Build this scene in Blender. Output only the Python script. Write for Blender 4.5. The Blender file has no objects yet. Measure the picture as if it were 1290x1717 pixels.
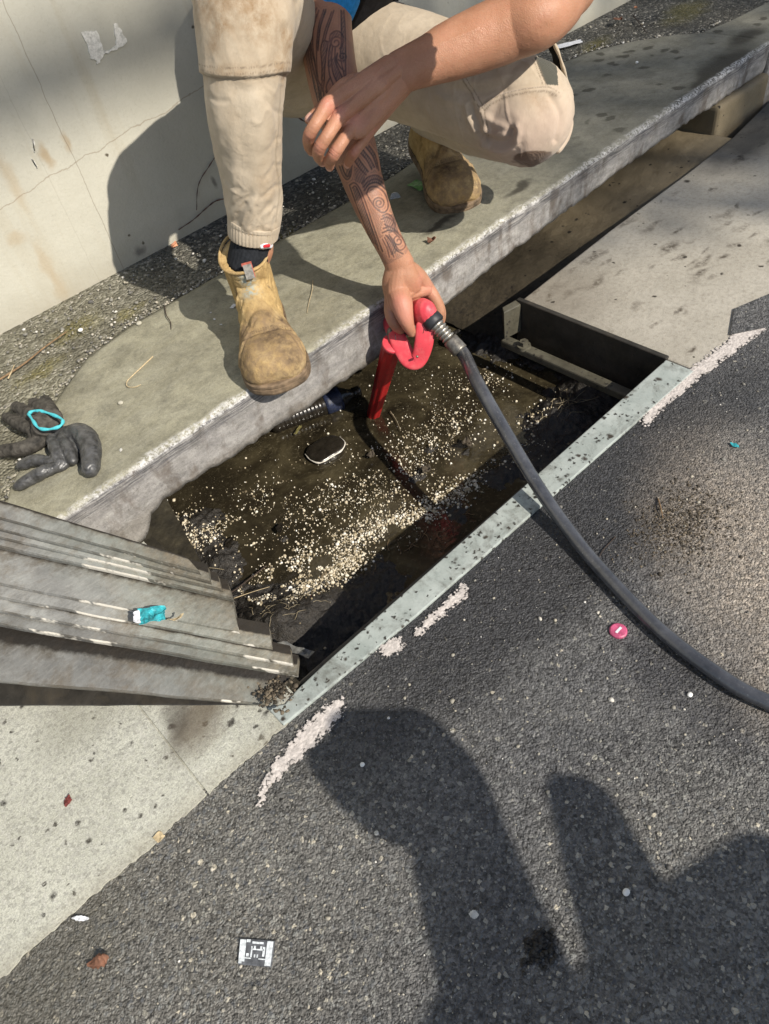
import bpy, math, random
import numpy as np
from mathutils import Vector, Matrix

random.seed(7)
rng = np.random.default_rng(7)
S = bpy.context.scene
COL = S.collection

# ------------------------------------------------------------------ camera
cam = bpy.data.cameras.new('camera')
cam.sensor_fit = 'HORIZONTAL'
cam.sensor_width = 36.0
cam.lens = 34.05
cam.clip_start = 0.02
cam.clip_end = 500.0
cam_o = bpy.data.objects.new('camera', cam)
COL.objects.link(cam_o)
cam_o.matrix_world = Matrix(((0.72084, 0.58058, -0.37857, 0.0),
                             (-0.67719, 0.47359, -0.56314, 0.0),
                             (-0.14766, 0.66230, 0.73455, 0.92),
                             (0, 0, 0, 1)))
S.camera = cam_o

# ------------------------------------------------------------------ light
SUN_EL = math.radians(38.0)
SUN_AZ = math.radians(277.0)          # direction towards the sun
w = bpy.data.worlds.new('World')
S.world = w
w.use_nodes = True
wn = w.node_tree.nodes
bg = wn['Background']
sky = wn.new('ShaderNodeTexSky')
sky.sky_type = 'NISHITA'
sky.sun_disc = False
sky.sun_elevation = SUN_EL
sky.sun_rotation = math.radians(90) - SUN_AZ
w.node_tree.links.new(sky.outputs[0], bg.inputs['Color'])
bg.inputs['Strength'].default_value = 0.10
sl = bpy.data.lights.new('sun', 'SUN')
sl.energy = 4.6
sl.angle = math.radians(0.53)
sl.color = (1.0, 0.93, 0.82)
so = bpy.data.objects.new('sun', sl)
COL.objects.link(so)
sd = Vector((math.cos(SUN_AZ) * math.cos(SUN_EL), math.sin(SUN_AZ) * math.cos(SUN_EL), math.sin(SUN_EL)))
so.rotation_euler = sd.to_track_quat('Z', 'Y').to_euler()
so.location = (0, -3, 5)
S.view_settings.view_transform = 'Standard'
S.view_settings.look = 'None'
S.view_settings.gamma = 1.0
S.view_settings.use_curve_mapping = False
S.view_settings.exposure = 0.36


# ------------------------------------------------------------------ helpers
def A(x):
    return np.asarray(x, dtype=float)


def hashn(i, j, k, seed):
    n = (i * 374761393 + j * 668265263 + k * 2147483647 + seed * 1274126177) & 0xffffffff
    n = ((n ^ (n >> 13)) * 1274126177) & 0xffffffff
    n = n ^ (n >> 16)
    return (n & 0xffff) / 65535.0


def vnoise(P, seed=0):
    P = A(P)
    f = np.floor(P).astype(np.int64)
    u = P - f
    u = u * u * (3 - 2 * u)
    r = 0
    for a in (0, 1):
        for b in (0, 1):
            for c in (0, 1):
                wgt = (u[:, 0] if a else 1 - u[:, 0]) * (u[:, 1] if b else 1 - u[:, 1]) * (u[:, 2] if c else 1 - u[:, 2])
                r = r + wgt * hashn(f[:, 0] + a, f[:, 1] + b, f[:, 2] + c, seed)
    return r * 2 - 1


def fbm(P, octv=4, seed=0, gain=0.5):
    P = A(P)
    s, amp, tot = 0, 1.0, 0
    for o in range(octv):
        s = s + amp * vnoise(P * (2.03 ** o) + o * 7.3, seed + o)
        tot += amp
        amp *= gain
    return s / tot


def crom(P, sub):
    P = A(P)
    n = len(P)
    if n < 2:
        return P
    out = []
    for i in range(n - 1):
        p0 = P[i - 1] if i > 0 else 2 * P[0] - P[1]
        p3 = P[i + 2] if i + 2 < n else 2 * P[-1] - P[-2]
        p1, p2 = P[i], P[i + 1]
        for k in range(sub):
            t = k / sub
            out.append(0.5 * ((2 * p1) + (-p0 + p2) * t + (2 * p0 - 5 * p1 + 4 * p2 - p3) * t * t
                              + (-p0 + 3 * p1 - 3 * p2 + p3) * t ** 3))
    out.append(P[-1])
    return A(out)


def norm(v):
    v = A(v)
    return v / (np.linalg.norm(v, axis=-1, keepdims=True) + 1e-12)


def tube(P, r, n=20, sub=5, up=None, caps=True, mod=None, sq=1.0):
    """swept tube; r scalar or list of scalars or list of (side, normal) pairs"""
    P = A(P)
    r = A(r)
    if r.ndim == 0:
        r = np.full(len(P), float(r))
    if r.ndim == 1:
        r = np.stack([r, r], 1)
    Q = crom(np.concatenate([P, r], 1), sub) if sub > 1 else np.concatenate([P, r], 1)
    P, r = Q[:, :3], np.maximum(Q[:, 3:], 1e-4)
    T = np.gradient(P, axis=0)
    T = norm(T)
    if up is None:
        a = A((0, 0, 1)) if abs(T[0, 2]) < 0.9 else A((1, 0, 0))
        N = [norm(a - T[0] * a.dot(T[0]))]
        for i in range(1, len(P)):
            v = N[-1] - T[i] * N[-1].dot(T[i])
            N.append(norm(v))
        N = A(N)
    else:
        N = A(up)[None] - T * (T @ A(up))[:, None]
        N = norm(N)
    B = np.cross(T, N)
    rings, offs = [], []
    if caps:
        for s in (0.98, 0.85, 0.55):
            rings.append((P[0] - T[0] * r[0].mean() * s, r[0] * math.sqrt(1 - s * s), N[0], B[0], 0))
    for i in range(len(P)):
        rings.append((P[i], r[i], N[i], B[i], i / (len(P) - 1)))
    if caps:
        for s in (0.55, 0.85, 0.98):
            rings.append((P[-1] + T[-1] * r[-1].mean() * s, r[-1] * math.sqrt(1 - s * s), N[-1], B[-1], 1))
    th = np.linspace(0, 2 * math.pi, n, endpoint=False)
    ct, st = np.cos(th), np.sin(th)
    ct, st = np.sign(ct) * np.abs(ct) ** sq, np.sign(st) * np.abs(st) ** sq
    V = []
    for (c, rr, nn, bb, t) in rings:
        k = 1.0 if mod is None else (np.zeros(n) + mod(t, th))[:, None]
        V.append(c + k * (ct[:, None] * bb * rr[0] + st[:, None] * nn * rr[1]))
    m = len(rings)
    V = np.concatenate(V)
    i, j = np.meshgrid(np.arange(m - 1), np.arange(n), indexing='ij')
    j2 = (j + 1) % n
    F = np.stack([i * n + j, i * n + j2, (i + 1) * n + j2, (i + 1) * n + j], -1).reshape(-1, 4)
    F = [list(f) for f in F]
    F.append(list(range(n))[::-1])
    F.append(list(range((m - 1) * n, m * n)))
    return V, F


def ball(c, r, n=16):
    c, r = A(c), (A(r) if np.ndim(r) else A((r, r, r)))
    V, F = [], []
    m = n // 2
    for i in range(1, m):
        p = math.pi * i / m
        for j in range(n):
            q = 2 * math.pi * j / n
            V.append((math.sin(p) * math.cos(q), math.sin(p) * math.sin(q), math.cos(p)))
    for i in range(m - 2):
        for j in range(n):
            F.append([i * n + j, (i + 1) * n + j, (i + 1) * n + (j + 1) % n, i * n + (j + 1) % n])
    t, b = len(V), len(V) + 1
    V += [(0, 0, 1), (0, 0, -1)]
    for j in range(n):
        F.append([t, j, (j + 1) % n])
        F.append([b, (m - 2) * n + (j + 1) % n, (m - 2) * n + j])
    return A(V) * r + c, F


def box(a, b):
    (x0, y0, z0), (x1, y1, z1) = a, b
    V = A([(x0, y0, z0), (x1, y0, z0), (x1, y1, z0), (x0, y1, z0), (x0, y0, z1), (x1, y0, z1), (x1, y1, z1), (x0, y1, z1)])
    return V, [[0, 3, 2, 1], [4, 5, 6, 7], [0, 1, 5, 4], [1, 2, 6, 5], [2, 3, 7, 6], [3, 0, 4, 7]]


def prism(poly, h):
    """poly: list of 3D points (upper face), extruded down by h"""
    P = A(poly)
    n = len(P)
    V = np.concatenate([P, P - A((0, 0, h))])
    # orient
    a = sum(P[i][0] * P[(i + 1) % n][1] - P[(i + 1) % n][0] * P[i][1] for i in range(n))
    idx = list(range(n)) if a > 0 else list(range(n))[::-1]
    F = [idx, [i + n for i in idx[::-1]]]
    for k in range(n):
        i, j = idx[k], idx[(k + 1) % n]
        F.append([i, i + n, j + n, j])
    return V, F


def joined(parts):
    V, F, o = [], [], 0
    for v, f in parts:
        V.append(A(v))
        F += [[int(i) + o for i in q] for q in f]
        o += len(v)
    return np.concatenate(V), F


def grid(x0, x1, y0, y1, nx, ny, z=0.0):
    xs, ys = np.linspace(x0, x1, nx), np.linspace(y0, y1, ny)
    X, Y = np.meshgrid(xs, ys, indexing='ij')
    V = np.stack([X, Y, np.full_like(X, z)], -1).reshape(-1, 3)
    i, j = np.meshgrid(np.arange(nx - 1), np.arange(ny - 1), indexing='ij')
    k = i * ny + j
    F = np.stack([k, k + ny, k + ny + 1, k + 1], -1).reshape(-1, 4)
    return V, F


def vnormals(V, F):
    N = np.zeros_like(V)
    Fq = [f for f in F if len(f) == 4]
    if len(Fq):
        Fq = np.asarray(Fq)
        n = np.cross(V[Fq[:, 2]] - V[Fq[:, 0]], V[Fq[:, 3]] - V[Fq[:, 1]])
        for c in range(4):
            np.add.at(N, Fq[:, c], n)
    Ft = [f for f in F if len(f) == 3]
    if len(Ft):
        Ft = np.asarray(Ft)
        n = np.cross(V[Ft[:, 1]] - V[Ft[:, 0]], V[Ft[:, 2]] - V[Ft[:, 0]])
        for c in range(3):
            np.add.at(N, Ft[:, c], n)
    return norm(N)


def make_mesh(name, V, F):
    me = bpy.data.meshes.new(name)
    if isinstance(F, np.ndarray):
        nF, k = F.shape
        me.vertices.add(len(V))
        me.vertices.foreach_set('co', np.asarray(V, dtype=np.float32).ravel())
        me.loops.add(nF * k)
        me.loops.foreach_set('vertex_index', F.astype(np.int32).ravel())
        me.polygons.add(nF)
        me.polygons.foreach_set('loop_start', np.arange(0, nF * k, k, dtype=np.int32))
        me.polygons.foreach_set('loop_total', np.full(nF, k, dtype=np.int32))
        me.update(calc_edges=True)
    else:
        me.from_pydata([tuple(v) for v in V], [], [tuple(int(i) for i in f) for f in F])
        me.update()
    return me


def union(parts, voxel, smooth=3, fac=0.5):
    V, F = joined(parts)
    me = make_mesh('temp', V, F)
    o = bpy.data.objects.new('temp', me)
    COL.objects.link(o)
    m = o.modifiers.new('r', 'REMESH')
    m.mode = 'VOXEL'
    m.voxel_size = voxel
    if smooth:
        s = o.modifiers.new('s', 'SMOOTH')
        s.iterations = smooth
        s.factor = fac
    dg = bpy.context.evaluated_depsgraph_get()
    ev = o.evaluated_get(dg)
    m2 = ev.to_mesh()
    nv = len(m2.vertices)
    Vo = np.empty(nv * 3, dtype=np.float32)
    m2.vertices.foreach_get('co', Vo)
    nl = len(m2.loops)
    L = np.empty(nl, dtype=np.int32)
    m2.loops.foreach_get('vertex_index', L)
    npoly = len(m2.polygons)
    Vo = Vo.reshape(-1, 3).astype(float)
    if nl == npoly * 4:
        Fo = L.reshape(-1, 4)
    else:
        Fo = [list(p.vertices) for p in m2.polygons]
    ev.to_mesh_clear()
    bpy.data.objects.remove(o)
    bpy.data.meshes.remove(me)
    return Vo, Fo


def wloc(o):
    p = Vector((0, 0, 0))
    while o is not None:
        p += o.location
        o = o.parent
    return A(p)


def obj(name, VF, m, parent=None, smooth=True, attrs=None, base=True):
    V, F = VF
    V = A(V)
    if parent is not None:
        off = wloc(parent)
        loc = A((0, 0, 0))
    else:
        loc = A((V[:, 0].mean(), V[:, 1].mean(), V[:, 2].min())) if base else A((0, 0, 0))
        off = loc
    me = make_mesh(name, V - off, F)
    if m is not None:
        for mm in (m if isinstance(m, (list, tuple)) else [m]):
            me.materials.append(mm)
    if smooth:
        me.polygons.foreach_set('use_smooth', np.ones(len(me.polygons), dtype=bool))
    if attrs:
        for k, v in attrs.items():
            a = me.attributes.new(k, 'FLOAT', 'POINT')
            a.data.foreach_set('value', np.asarray(v, dtype=np.float32))
    o = bpy.data.objects.new(name, me)
    COL.objects.link(o)
    o.location = tuple(loc)
    if parent is not None:
        o.parent = parent
    return o


def tag(o, label, cat, group=None):
    o['label'] = label
    o['category'] = cat
    if group:
        o['group'] = group
    return o


def kind(o, k):
    o['kind'] = k
    return o


def empty(name, loc, label, cat, group=None):
    o = bpy.data.objects.new(name, None)
    o.empty_display_size = 0.05
    COL.objects.link(o)
    o.location = loc
    return tag(o, label, cat, group)


def bevel(o, wd, seg=2):
    m = o.modifiers.new('bevel', 'BEVEL')
    m.width = wd
    m.segments = seg
    m.limit_method = 'ANGLE'
    m.angle_limit = math.radians(35)
    return o


def seg_dist(P2, poly):
    """distance of 2D points to a polyline"""
    d = np.full(len(P2), 1e9)
    poly = A(poly)
    for a, b in zip(poly[:-1], poly[1:]):
        ab = b - a
        L = max(ab.dot(ab), 1e-12)
        t = np.clip(((P2 - a) @ ab) / L, 0, 1)
        q = P2 - (a + t[:, None] * ab)
        d = np.minimum(d, np.sqrt((q * q).sum(1)))
    return d


def inside(P2, poly):
    poly = A(poly)
    r = np.zeros(len(P2), dtype=bool)
    n = len(poly)
    for i in range(n):
        a, b = poly[i], poly[(i + 1) % n]
        if a[1] == b[1]:
            continue
        c = ((a[1] > P2[:, 1]) != (b[1] > P2[:, 1]))
        xx = (b[0] - a[0]) * (P2[:, 1] - a[1]) / (b[1] - a[1]) + a[0]
        r ^= c & (P2[:, 0] < xx)
    return r


class Flat:
    """a plane of drawing laid on one side of a solid: 2D coordinates across a direction d"""
    def __init__(self, d):
        self.d = norm(d)
        self.a = norm(np.cross(self.d, A((0, 0, 1))))
        self.b = np.cross(self.a, self.d)

    def __call__(self, P):
        P = A(P)
        return np.stack([P @ self.a, P @ self.b], -1)


# ------------------------------------------------------------------ material helpers
def lin(h):
    h = h.lstrip('#')
    c = [int(h[i:i + 2], 16) / 255 for i in (0, 2, 4)]
    return tuple(v / 12.92 if v <= 0.04045 else ((v + 0.055) / 1.055) ** 2.4 for v in c) + (1,)


class Mat:
    def __init__(self, name, world=False):
        self.m = bpy.data.materials.new(name)
        self.m.use_nodes = True
        self.t = self.m.node_tree
        self.bs = self.t.nodes['Principled BSDF']
        self.out = self.t.nodes['Material Output']
        if world:
            self.P = self.t.nodes.new('ShaderNodeNewGeometry').outputs['Position']
        else:
            self.P = self.t.nodes.new('ShaderNodeTexCoord').outputs['Object']

    def put(self, sock, v):
        if isinstance(v, bpy.types.NodeSocket):
            self.t.links.new(v, sock)
        elif v is not None:
            if hasattr(sock.default_value, '__len__') and not hasattr(v, '__len__'):
                sock.default_value = (v, v, v, 1) if len(sock.default_value) == 4 else (v, v, v)
            elif hasattr(sock.default_value, '__len__') and len(v) == 3 and len(sock.default_value) == 4:
                sock.default_value = tuple(v) + (1,)
            else:
                sock.default_value = v

    def N(self, typ, **k):
        n = self.t.nodes.new(typ)
        for a, b in k.items():
            setattr(n, a, b)
        return n

    def noise(self, sc, det=4, rough=0.55, dist=0.0, vec=None):
        n = self.N('ShaderNodeTexNoise')
        self.put(n.inputs['Vector'], vec if vec is not None else self.P)
        n.inputs['Scale'].default_value = sc
        n.inputs['Detail'].default_value = det
        n.inputs['Roughness'].default_value = rough
        n.inputs['Distortion'].default_value = dist
        return n.outputs['Fac']

    def vor(self, sc, vec=None, feature='F1', rand=1.0, metric='EUCLIDEAN'):
        n = self.N('ShaderNodeTexVoronoi', feature=feature, distance=metric)
        self.put(n.inputs['Vector'], vec if vec is not None else self.P)
        n.inputs['Scale'].default_value = sc
        n.inputs['Randomness'].default_value = rand
        return n

    def ramp(self, f, stops, interp='LINEAR'):
        n = self.N('ShaderNodeValToRGB')
        cr = n.color_ramp
        cr.interpolation = interp
        while len(cr.elements) < len(stops):
            cr.elements.new(0.5)
        for e, (p, c) in zip(cr.elements, stops):
            e.position = p
            e.color = c if hasattr(c, '__len__') and len(c) == 4 else ((c, c, c, 1) if not hasattr(c, '__len__') else tuple(c) + (1,))
        self.put(n.inputs[0], f)
        return n.outputs[0]

    def mix(self, f, a, b, mode='MIX'):
        n = self.N('ShaderNodeMix', data_type='RGBA', blend_type=mode)
        self.put(n.inputs[0], f)
        self.put(n.inputs[6], a)
        self.put(n.inputs[7], b)
        return n.outputs[2]

    def math(self, op, a, b=None, c=None, clamp=False):
        n = self.N('ShaderNodeMath', operation=op, use_clamp=clamp)
        self.put(n.inputs[0], a)
        self.put(n.inputs[1], b)
        self.put(n.inputs[2], c)
        return n.outputs[0]

    def mr(self, v, a, b, c=0.0, d=1.0, smooth=False):
        n = self.N('ShaderNodeMapRange')
        if smooth:
            n.interpolation_type = 'SMOOTHSTEP'
        self.put(n.inputs[0], v)
        for i, x in enumerate((a, b, c, d)):
            self.put(n.inputs[1 + i], x)
        return n.outputs[0]

    def attr(self, name):
        return self.N('ShaderNodeAttribute', attribute_name=name).outputs['Fac']

    def mapv(self, scale=(1, 1, 1), rot=(0, 0, 0), loc=(0, 0, 0), vec=None):
        n = self.N('ShaderNodeMapping')
        self.put(n.inputs[0], vec if vec is not None else self.P)
        n.inputs['Location'].default_value = loc
        n.inputs['Rotation'].default_value = rot
        n.inputs['Scale'].default_value = scale
        return n.outputs[0]

    def warp(self, sc, amt, vec=None):
        n = self.N('ShaderNodeTexNoise')
        v = vec if vec is not None else self.P
        self.put(n.inputs['Vector'], v)
        n.inputs['Scale'].default_value = sc
        n.inputs['Detail'].default_value = 4
        s = self.N('ShaderNodeVectorMath', operation='SUBTRACT')
        self.t.links.new(n.outputs['Color'], s.inputs[0])
        s.inputs[1].default_value = (0.5, 0.5, 0.5)
        k = self.N('ShaderNodeVectorMath', operation='SCALE')
        self.t.links.new(s.outputs[0], k.inputs[0])
        k.inputs['Scale'].default_value = amt
        a = self.N('ShaderNodeVectorMath', operation='ADD')
        self.put(a.inputs[0], v)
        self.t.links.new(k.outputs[0], a.inputs[1])
        return a.outputs[0]

    def ell(self, c, r, rot=0.0, soft=0.5, vec=None, axes='xy'):
        """1 inside an ellipse round c, 0 outside; soft edge"""
        s = self.N('ShaderNodeVectorMath', operation='SUBTRACT')
        self.put(s.inputs[0], vec if vec is not None else self.P)
        s.inputs[1].default_value = tuple(c)
        q = self.N('ShaderNodeVectorRotate', rotation_type='Z_AXIS')
        self.t.links.new(s.outputs[0], q.inputs[0])
        q.inputs['Angle'].default_value = -rot
        k = self.N('ShaderNodeVectorMath', operation='MULTIPLY')
        self.t.links.new(q.outputs[0], k.inputs[0])
        k.inputs[1].default_value = tuple(0 if x == 0 else 1 / x for x in r)
        l = self.N('ShaderNodeVectorMath', operation='LENGTH')
        self.t.links.new(k.outputs[0], l.inputs[0])
        return self.mr(l.outputs['Value'], 1 + soft, 1 - soft, 0, 1, True)

    def xyz(self, vec=None):
        n = self.N('ShaderNodeSeparateXYZ')
        self.put(n.inputs[0], vec if vec is not None else self.P)
        return n.outputs

    def bump(self, h, strength=0.5, dist=0.002, prev=None):
        n = self.N('ShaderNodeBump')
        n.inputs['Strength'].default_value = strength
        n.inputs['Distance'].default_value = dist
        self.put(n.inputs['Height'], h)
        if prev is not None:
            self.t.links.new(prev, n.inputs['Normal'])
        return n.outputs[0]

    def end(self, base, rough=0.7, normal=None, spec=0.4, metal=0.0, **k):
        b = self.bs
        self.put(b.inputs['Base Color'], base)
        self.put(b.inputs['Roughness'], rough)
        self.put(b.inputs['Specular IOR Level'], spec)
        self.put(b.inputs['Metallic'], metal)
        if normal is not None:
            self.t.links.new(normal, b.inputs['Normal'])
        for a, v in k.items():
            self.put(b.inputs[a.replace('_', ' ')], v)
        return self.m


def plain(name, c, rough=0.6, var=0.25, sc=60, bump=0.0, spec=0.4, metal=0.0):
    M = Mat(name)
    n = M.noise(sc, 5)
    cc = c if len(c) == 4 else tuple(c) + (1,)
    lo = tuple(v * (1 - var) for v in cc[:3]) + (1,)
    hi = tuple(min(1, v * (1 + var)) for v in cc[:3]) + (1,)
    base = M.ramp(n, [(0.3, lo), (0.7, hi)])
    nm = M.bump(M.noise(sc * 2.5, 3), bump, 0.001) if bump else None
    return M.end(base, rough, nm, spec, metal)


# ------------------------------------------------------------------ setting materials
def m_asphalt():
    M = Mat('asphalt', True)
    wv = M.warp(70, 0.009, M.mapv((1, 1, 1), (0.3, 0.4, 0.6)))
    v0 = M.vor(85, wv)
    wv2 = M.warp(160, 0.0035)
    v3 = M.vor(250, wv2)
    v4 = M.vor(560, wv2)
    v1 = M.vor(150, wv, metric='MANHATTAN')
    v2 = M.vor(330, wv)
    c0, c1, c2 = M.xyz(v0.outputs['Color']), M.xyz(v1.outputs['Color']), M.xyz(v2.outputs['Color'])
    big = M.noise(2.2, 4, 0.6)
    worn = M.ell((-0.1858,0.428,0), (0.40, 0.27, 9), 0.3, 0.7, M.warp(7, 0.15))
    worn = M.math('MAXIMUM', worn, M.math('MULTIPLY', M.ell((0.2617,-0.0166,0), (0.22, 0.16, 9), 0.3, 0.6, M.warp(9, 0.1)), 0.7))

    def stones(v, c, base, gain, a, b):
        t = M.math('SUBTRACT', base, M.math('MULTIPLY', worn, gain))
        return M.math('MULTIPLY', M.math('GREATER_THAN', c[0], t), M.mr(v.outputs['Distance'], a, b))

    s0 = stones(v0, c0, 0.985, 0.16, 0.36, 0.28)
    s1 = stones(v1, c1, 0.92, 0.38, 0.66, 0.54)
    s2 = stones(v2, c2, 0.95, 0.25, 0.58, 0.46)
    cols = [(0.0, (0.06, 0.062, 0.066)), (0.35, (0.12, 0.122, 0.122)), (0.7, (0.21, 0.21, 0.195)), (0.9, (0.30, 0.285, 0.24)), (1.0, (0.50, 0.45, 0.35))]
    tar = M.ramp(M.noise(75, 6, 0.75), [(0.3, (0.030, 0.0305, 0.033)), (0.5, (0.068, 0.068, 0.070)), (0.7, (0.135, 0.132, 0.128))])
    tar = M.mix(M.math('MULTIPLY', worn, 0.62), tar, M.ramp(M.noise(110, 5, 0.75), [(0.3, (0.075, 0.070, 0.058)), (0.7, (0.190, 0.178, 0.150))]))
    tar = M.mix(M.mr(big, 0.42, 0.66, 0, 0.55), tar, (0.14, 0.137, 0.13, 1))
    gr = M.math('ADD', M.math('MULTIPLY', M.xyz(v3.outputs['Color'])[0], 0.75), M.math('MULTIPLY', M.xyz(v4.outputs['Color'])[1], 0.55))
    gr = M.mr(gr, 0.15, 1.15, 0.42, 1.75)
    tar = M.mix(1.0, tar, gr, 'MULTIPLY')
    c = M.mix(s0, tar, M.ramp(c0[1], cols))
    c = M.mix(s1, c, M.ramp(c1[1], cols))
    c = M.mix(M.math('MULTIPLY', s2, 0.8), c, M.ramp(c2[1], cols[2:]))
    w2 = M.warp(18, 0.09)
    grain = M.mr(M.noise(95, 5, 0.75), 0.38, 0.62)
    dust = M.ell((0.7646,0.1635,0), (0.25, 0.13, 9), 0.9, 0.7, w2)
    dust = M.math('MULTIPLY', dust, M.mr(grain, 0, 1, 0.40, 1.0))
    DUST = (M.math('MULTIPLY', dust, 0.92), M.mix(0.8, M.ramp(M.noise(170, 5, 0.7), [(0.3, (0.17, 0.135, 0.10)), (0.7, (0.46, 0.40, 0.33))]), gr, 'MULTIPLY'))
    g2 = M.ell((0.9289,0.289,0), (0.16, 0.05, 9), 1.1, 0.7, w2)
    c = M.mix(M.math('MULTIPLY', M.math('MULTIPLY', g2, grain), 0.55), c, (0.17, 0.17, 0.165, 1))
    mud = M.ell((0.7485,0.3264,0), (0.085, 0.06, 9), 0.6, 0.7, w2)
    c = M.mix(M.math('MULTIPLY', M.math('MULTIPLY', mud, grain), 0.8), c, (0.075, 0.06, 0.042, 1))
    mud2 = M.ell((0.7491,0.3856,0), (0.02, 0.012, 9), 0.4, 0.7, w2)
    c = M.mix(M.math('MULTIPLY', mud2, 0.6), c, (0.14, 0.125, 0.09, 1))
    rim = M.ell((0.8229,0.2948,0), (0.03, 0.04, 9), 0.7, 0.6, w2)
    c = M.mix(M.math('MULTIPLY', M.math('MULTIPLY', rim, grain), 0.8), c, (0.03, 0.027, 0.022, 1))
    olive = M.ell((-0.2866,0.4942,0), (0.20, 0.08, 9), 0.6, 0.6, w2)
    c = M.mix(M.math('MULTIPLY', olive, 0.45), c, (0.075, 0.068, 0.048, 1))
    wet = M.ell((0.6128,0.4519,0), (0.50, 0.125, 9), 0.0, 0.35, w2)
    wet = M.math('MAXIMUM', wet, M.math('MULTIPLY', M.ell((0.9993,0.4148,0), (0.22, 0.06, 9), 0.0, 0.5, w2), 0.8))
    c = M.mix(M.math('MULTIPLY', wet, 0.82), c, M.mix(1.0, (0.022, 0.0225, 0.025, 1), gr, 'MULTIPLY'))
    c = M.mix(DUST[0], c, DUST[1])
    damp = M.ell((0.5224, 0.1636, 0), (0.045, 0.105, 9), -3.279, 0.35, w2)
    c = M.mix(M.math('MULTIPLY', damp, 0.6), c, M.mix(1.0, (0.026, 0.0265, 0.031, 1), gr, 'MULTIPLY'))
    pale = M.ell((0.4444,0.1946,0), (0.035, 0.12, 9), 0.75, 0.5, w2)
    c = M.mix(M.math('MULTIPLY', M.math('MULTIPLY', pale, grain), 0.35), c, (0.17, 0.165, 0.155, 1))
    lime = M.math('MULTIPLY', M.math('GREATER_THAN', M.noise(28, 4, 0.7), 0.675), M.mr(M.noise(180, 4, 0.75), 0.45, 0.55))
    c = M.mix(M.math('MULTIPLY', lime, 0.5), c, (0.40, 0.39, 0.36, 1))
    h = M.math('ADD', M.math('MULTIPLY', M.mr(v1.outputs['Distance'], 0.8, 0.3), 0.6), M.math('MULTIPLY', M.mr(v2.outputs['Distance'], 0.6, 0.2), 0.7))
    h = M.math('ADD', h, M.math('MULTIPLY', M.mr(v3.outputs['Distance'], 0.7, 0.1), 0.8))
    h = M.math('ADD', h, M.math('MULTIPLY', M.mr(v4.outputs['Distance'], 0.7, 0.1), 0.4))
    h = M.math('ADD', h, M.math('MULTIPLY', M.noise(60, 4, 0.7), 0.9))
    nm = M.bump(h, 0.72, 0.0022)
    rg = M.math('SUBTRACT', M.mr(M.noise(70, 4), 0.3, 0.7, 0.48, 0.8), M.math('MULTIPLY', wet, 0.10))
    return M.end(c, rg, nm, 0.4)


def concrete_base(M, lo, hi, sc=4.0):
    n1 = M.noise(sc, 6, 0.6)
    n2 = M.noise(sc * 12, 5, 0.7)
    n3 = M.noise(sc * 90, 3, 0.7)
    c = M.ramp(n1, [(0.3, lo), (0.7, hi)])
    c = M.mix(M.mr(n2, 0.35, 0.7, 0.0, 0.45), c, M.mix(0.5, c, (0.09, 0.085, 0.07, 1)))
    c = M.mix(M.mr(n3, 0.3, 0.75, 0.0, 0.35), c, tuple(min(1, v * 1.5) for v in hi[:3]) + (1,))
    return c, n2, n3


def pits(M, c, sc=55, thr=0.82, dark=(0.03, 0.028, 0.024, 1), size=0.35):
    v = M.vor(sc, M.warp(sc * 1.5, 0.012))
    r = M.xyz(v.outputs['Color'])
    k = M.math('MULTIPLY', M.math('GREATER_THAN', r[0], thr), M.mr(v.outputs['Distance'], M.math('MULTIPLY', r[1], size), M.math('MULTIPLY', r[1], size * 0.5)))
    return M.mix(k, c, dark), k


def m_gutter_left():
    M = Mat('gutter_concrete', True)
    c, n2, n3 = concrete_base(M, (0.36, 0.36, 0.30, 1), (0.56, 0.56, 0.48, 1), 7)
    v = M.vor(240)
    c = M.mix(M.math('MULTIPLY', M.math('GREATER_THAN', M.xyz(v.outputs['Color'])[0], 0.6), 0.45), c, M.ramp(M.xyz(v.outputs['Color'])[1], [(0, (0.16, 0.155, 0.14)), (1, (0.5, 0.49, 0.44))]))
    c, k = pits(M, c, 48, 0.84, (0.035, 0.032, 0.028, 1), 0.40)
    c, k2 = pits(M, c, 19, 0.86, (0.03, 0.027, 0.024, 1), 0.20)
    c, k4 = pits(M, c, 90, 0.86, (0.06, 0.055, 0.045, 1), 0.5)
    c = M.mix(M.mr(M.noise(420, 4, 0.8), 0.46, 0.62, 0, 0.55), c, (0.17, 0.165, 0.14, 1))
    c = M.mix(M.mr(M.noise(330, 4, 0.8, vec=M.mapv((1, 1, 1), (0, 0, 0), (4, 2, 1))), 0.52, 0.68, 0, 0.5), c, (0.66, 0.655, 0.59, 1))
    wv = M.warp(14, 0.07)
    br = M.ell((0.0236,0.6198,0), (0.055, 0.035, 9), 0.2, 0.55, wv)
    c = M.mix(M.math('MULTIPLY', br, 0.8), c, (0.12, 0.095, 0.065, 1))
    dk = M.ell((0.0205,0.664,0), (0.07, 0.02, 9), 0.9, 0.6, wv)
    c = M.mix(M.math('MULTIPLY', dk, 0.6), c, (0.06, 0.05, 0.04, 1))
    ol = M.ell((-0.11,0.7577,0), (0.05, 0.05, 9), 0.2, 0.8, wv)
    c = M.mix(M.math('MULTIPLY', ol, 0.35), c, (0.2, 0.19, 0.14, 1))
    edge = M.mr(M.math('ADD', M.xyz()[1], M.math('MULTIPLY', M.noise(30, 4), 0.03)), 0.565, 0.540)
    c = M.mix(M.math('MULTIPLY', edge, 0.35), c, (0.30, 0.27, 0.20, 1))
    nm = M.bump(M.math('ADD', n3, M.math('MULTIPLY', n2, 2)), 0.5, 0.002)
    return M.end(c, 0.85, nm, 0.3)


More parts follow.
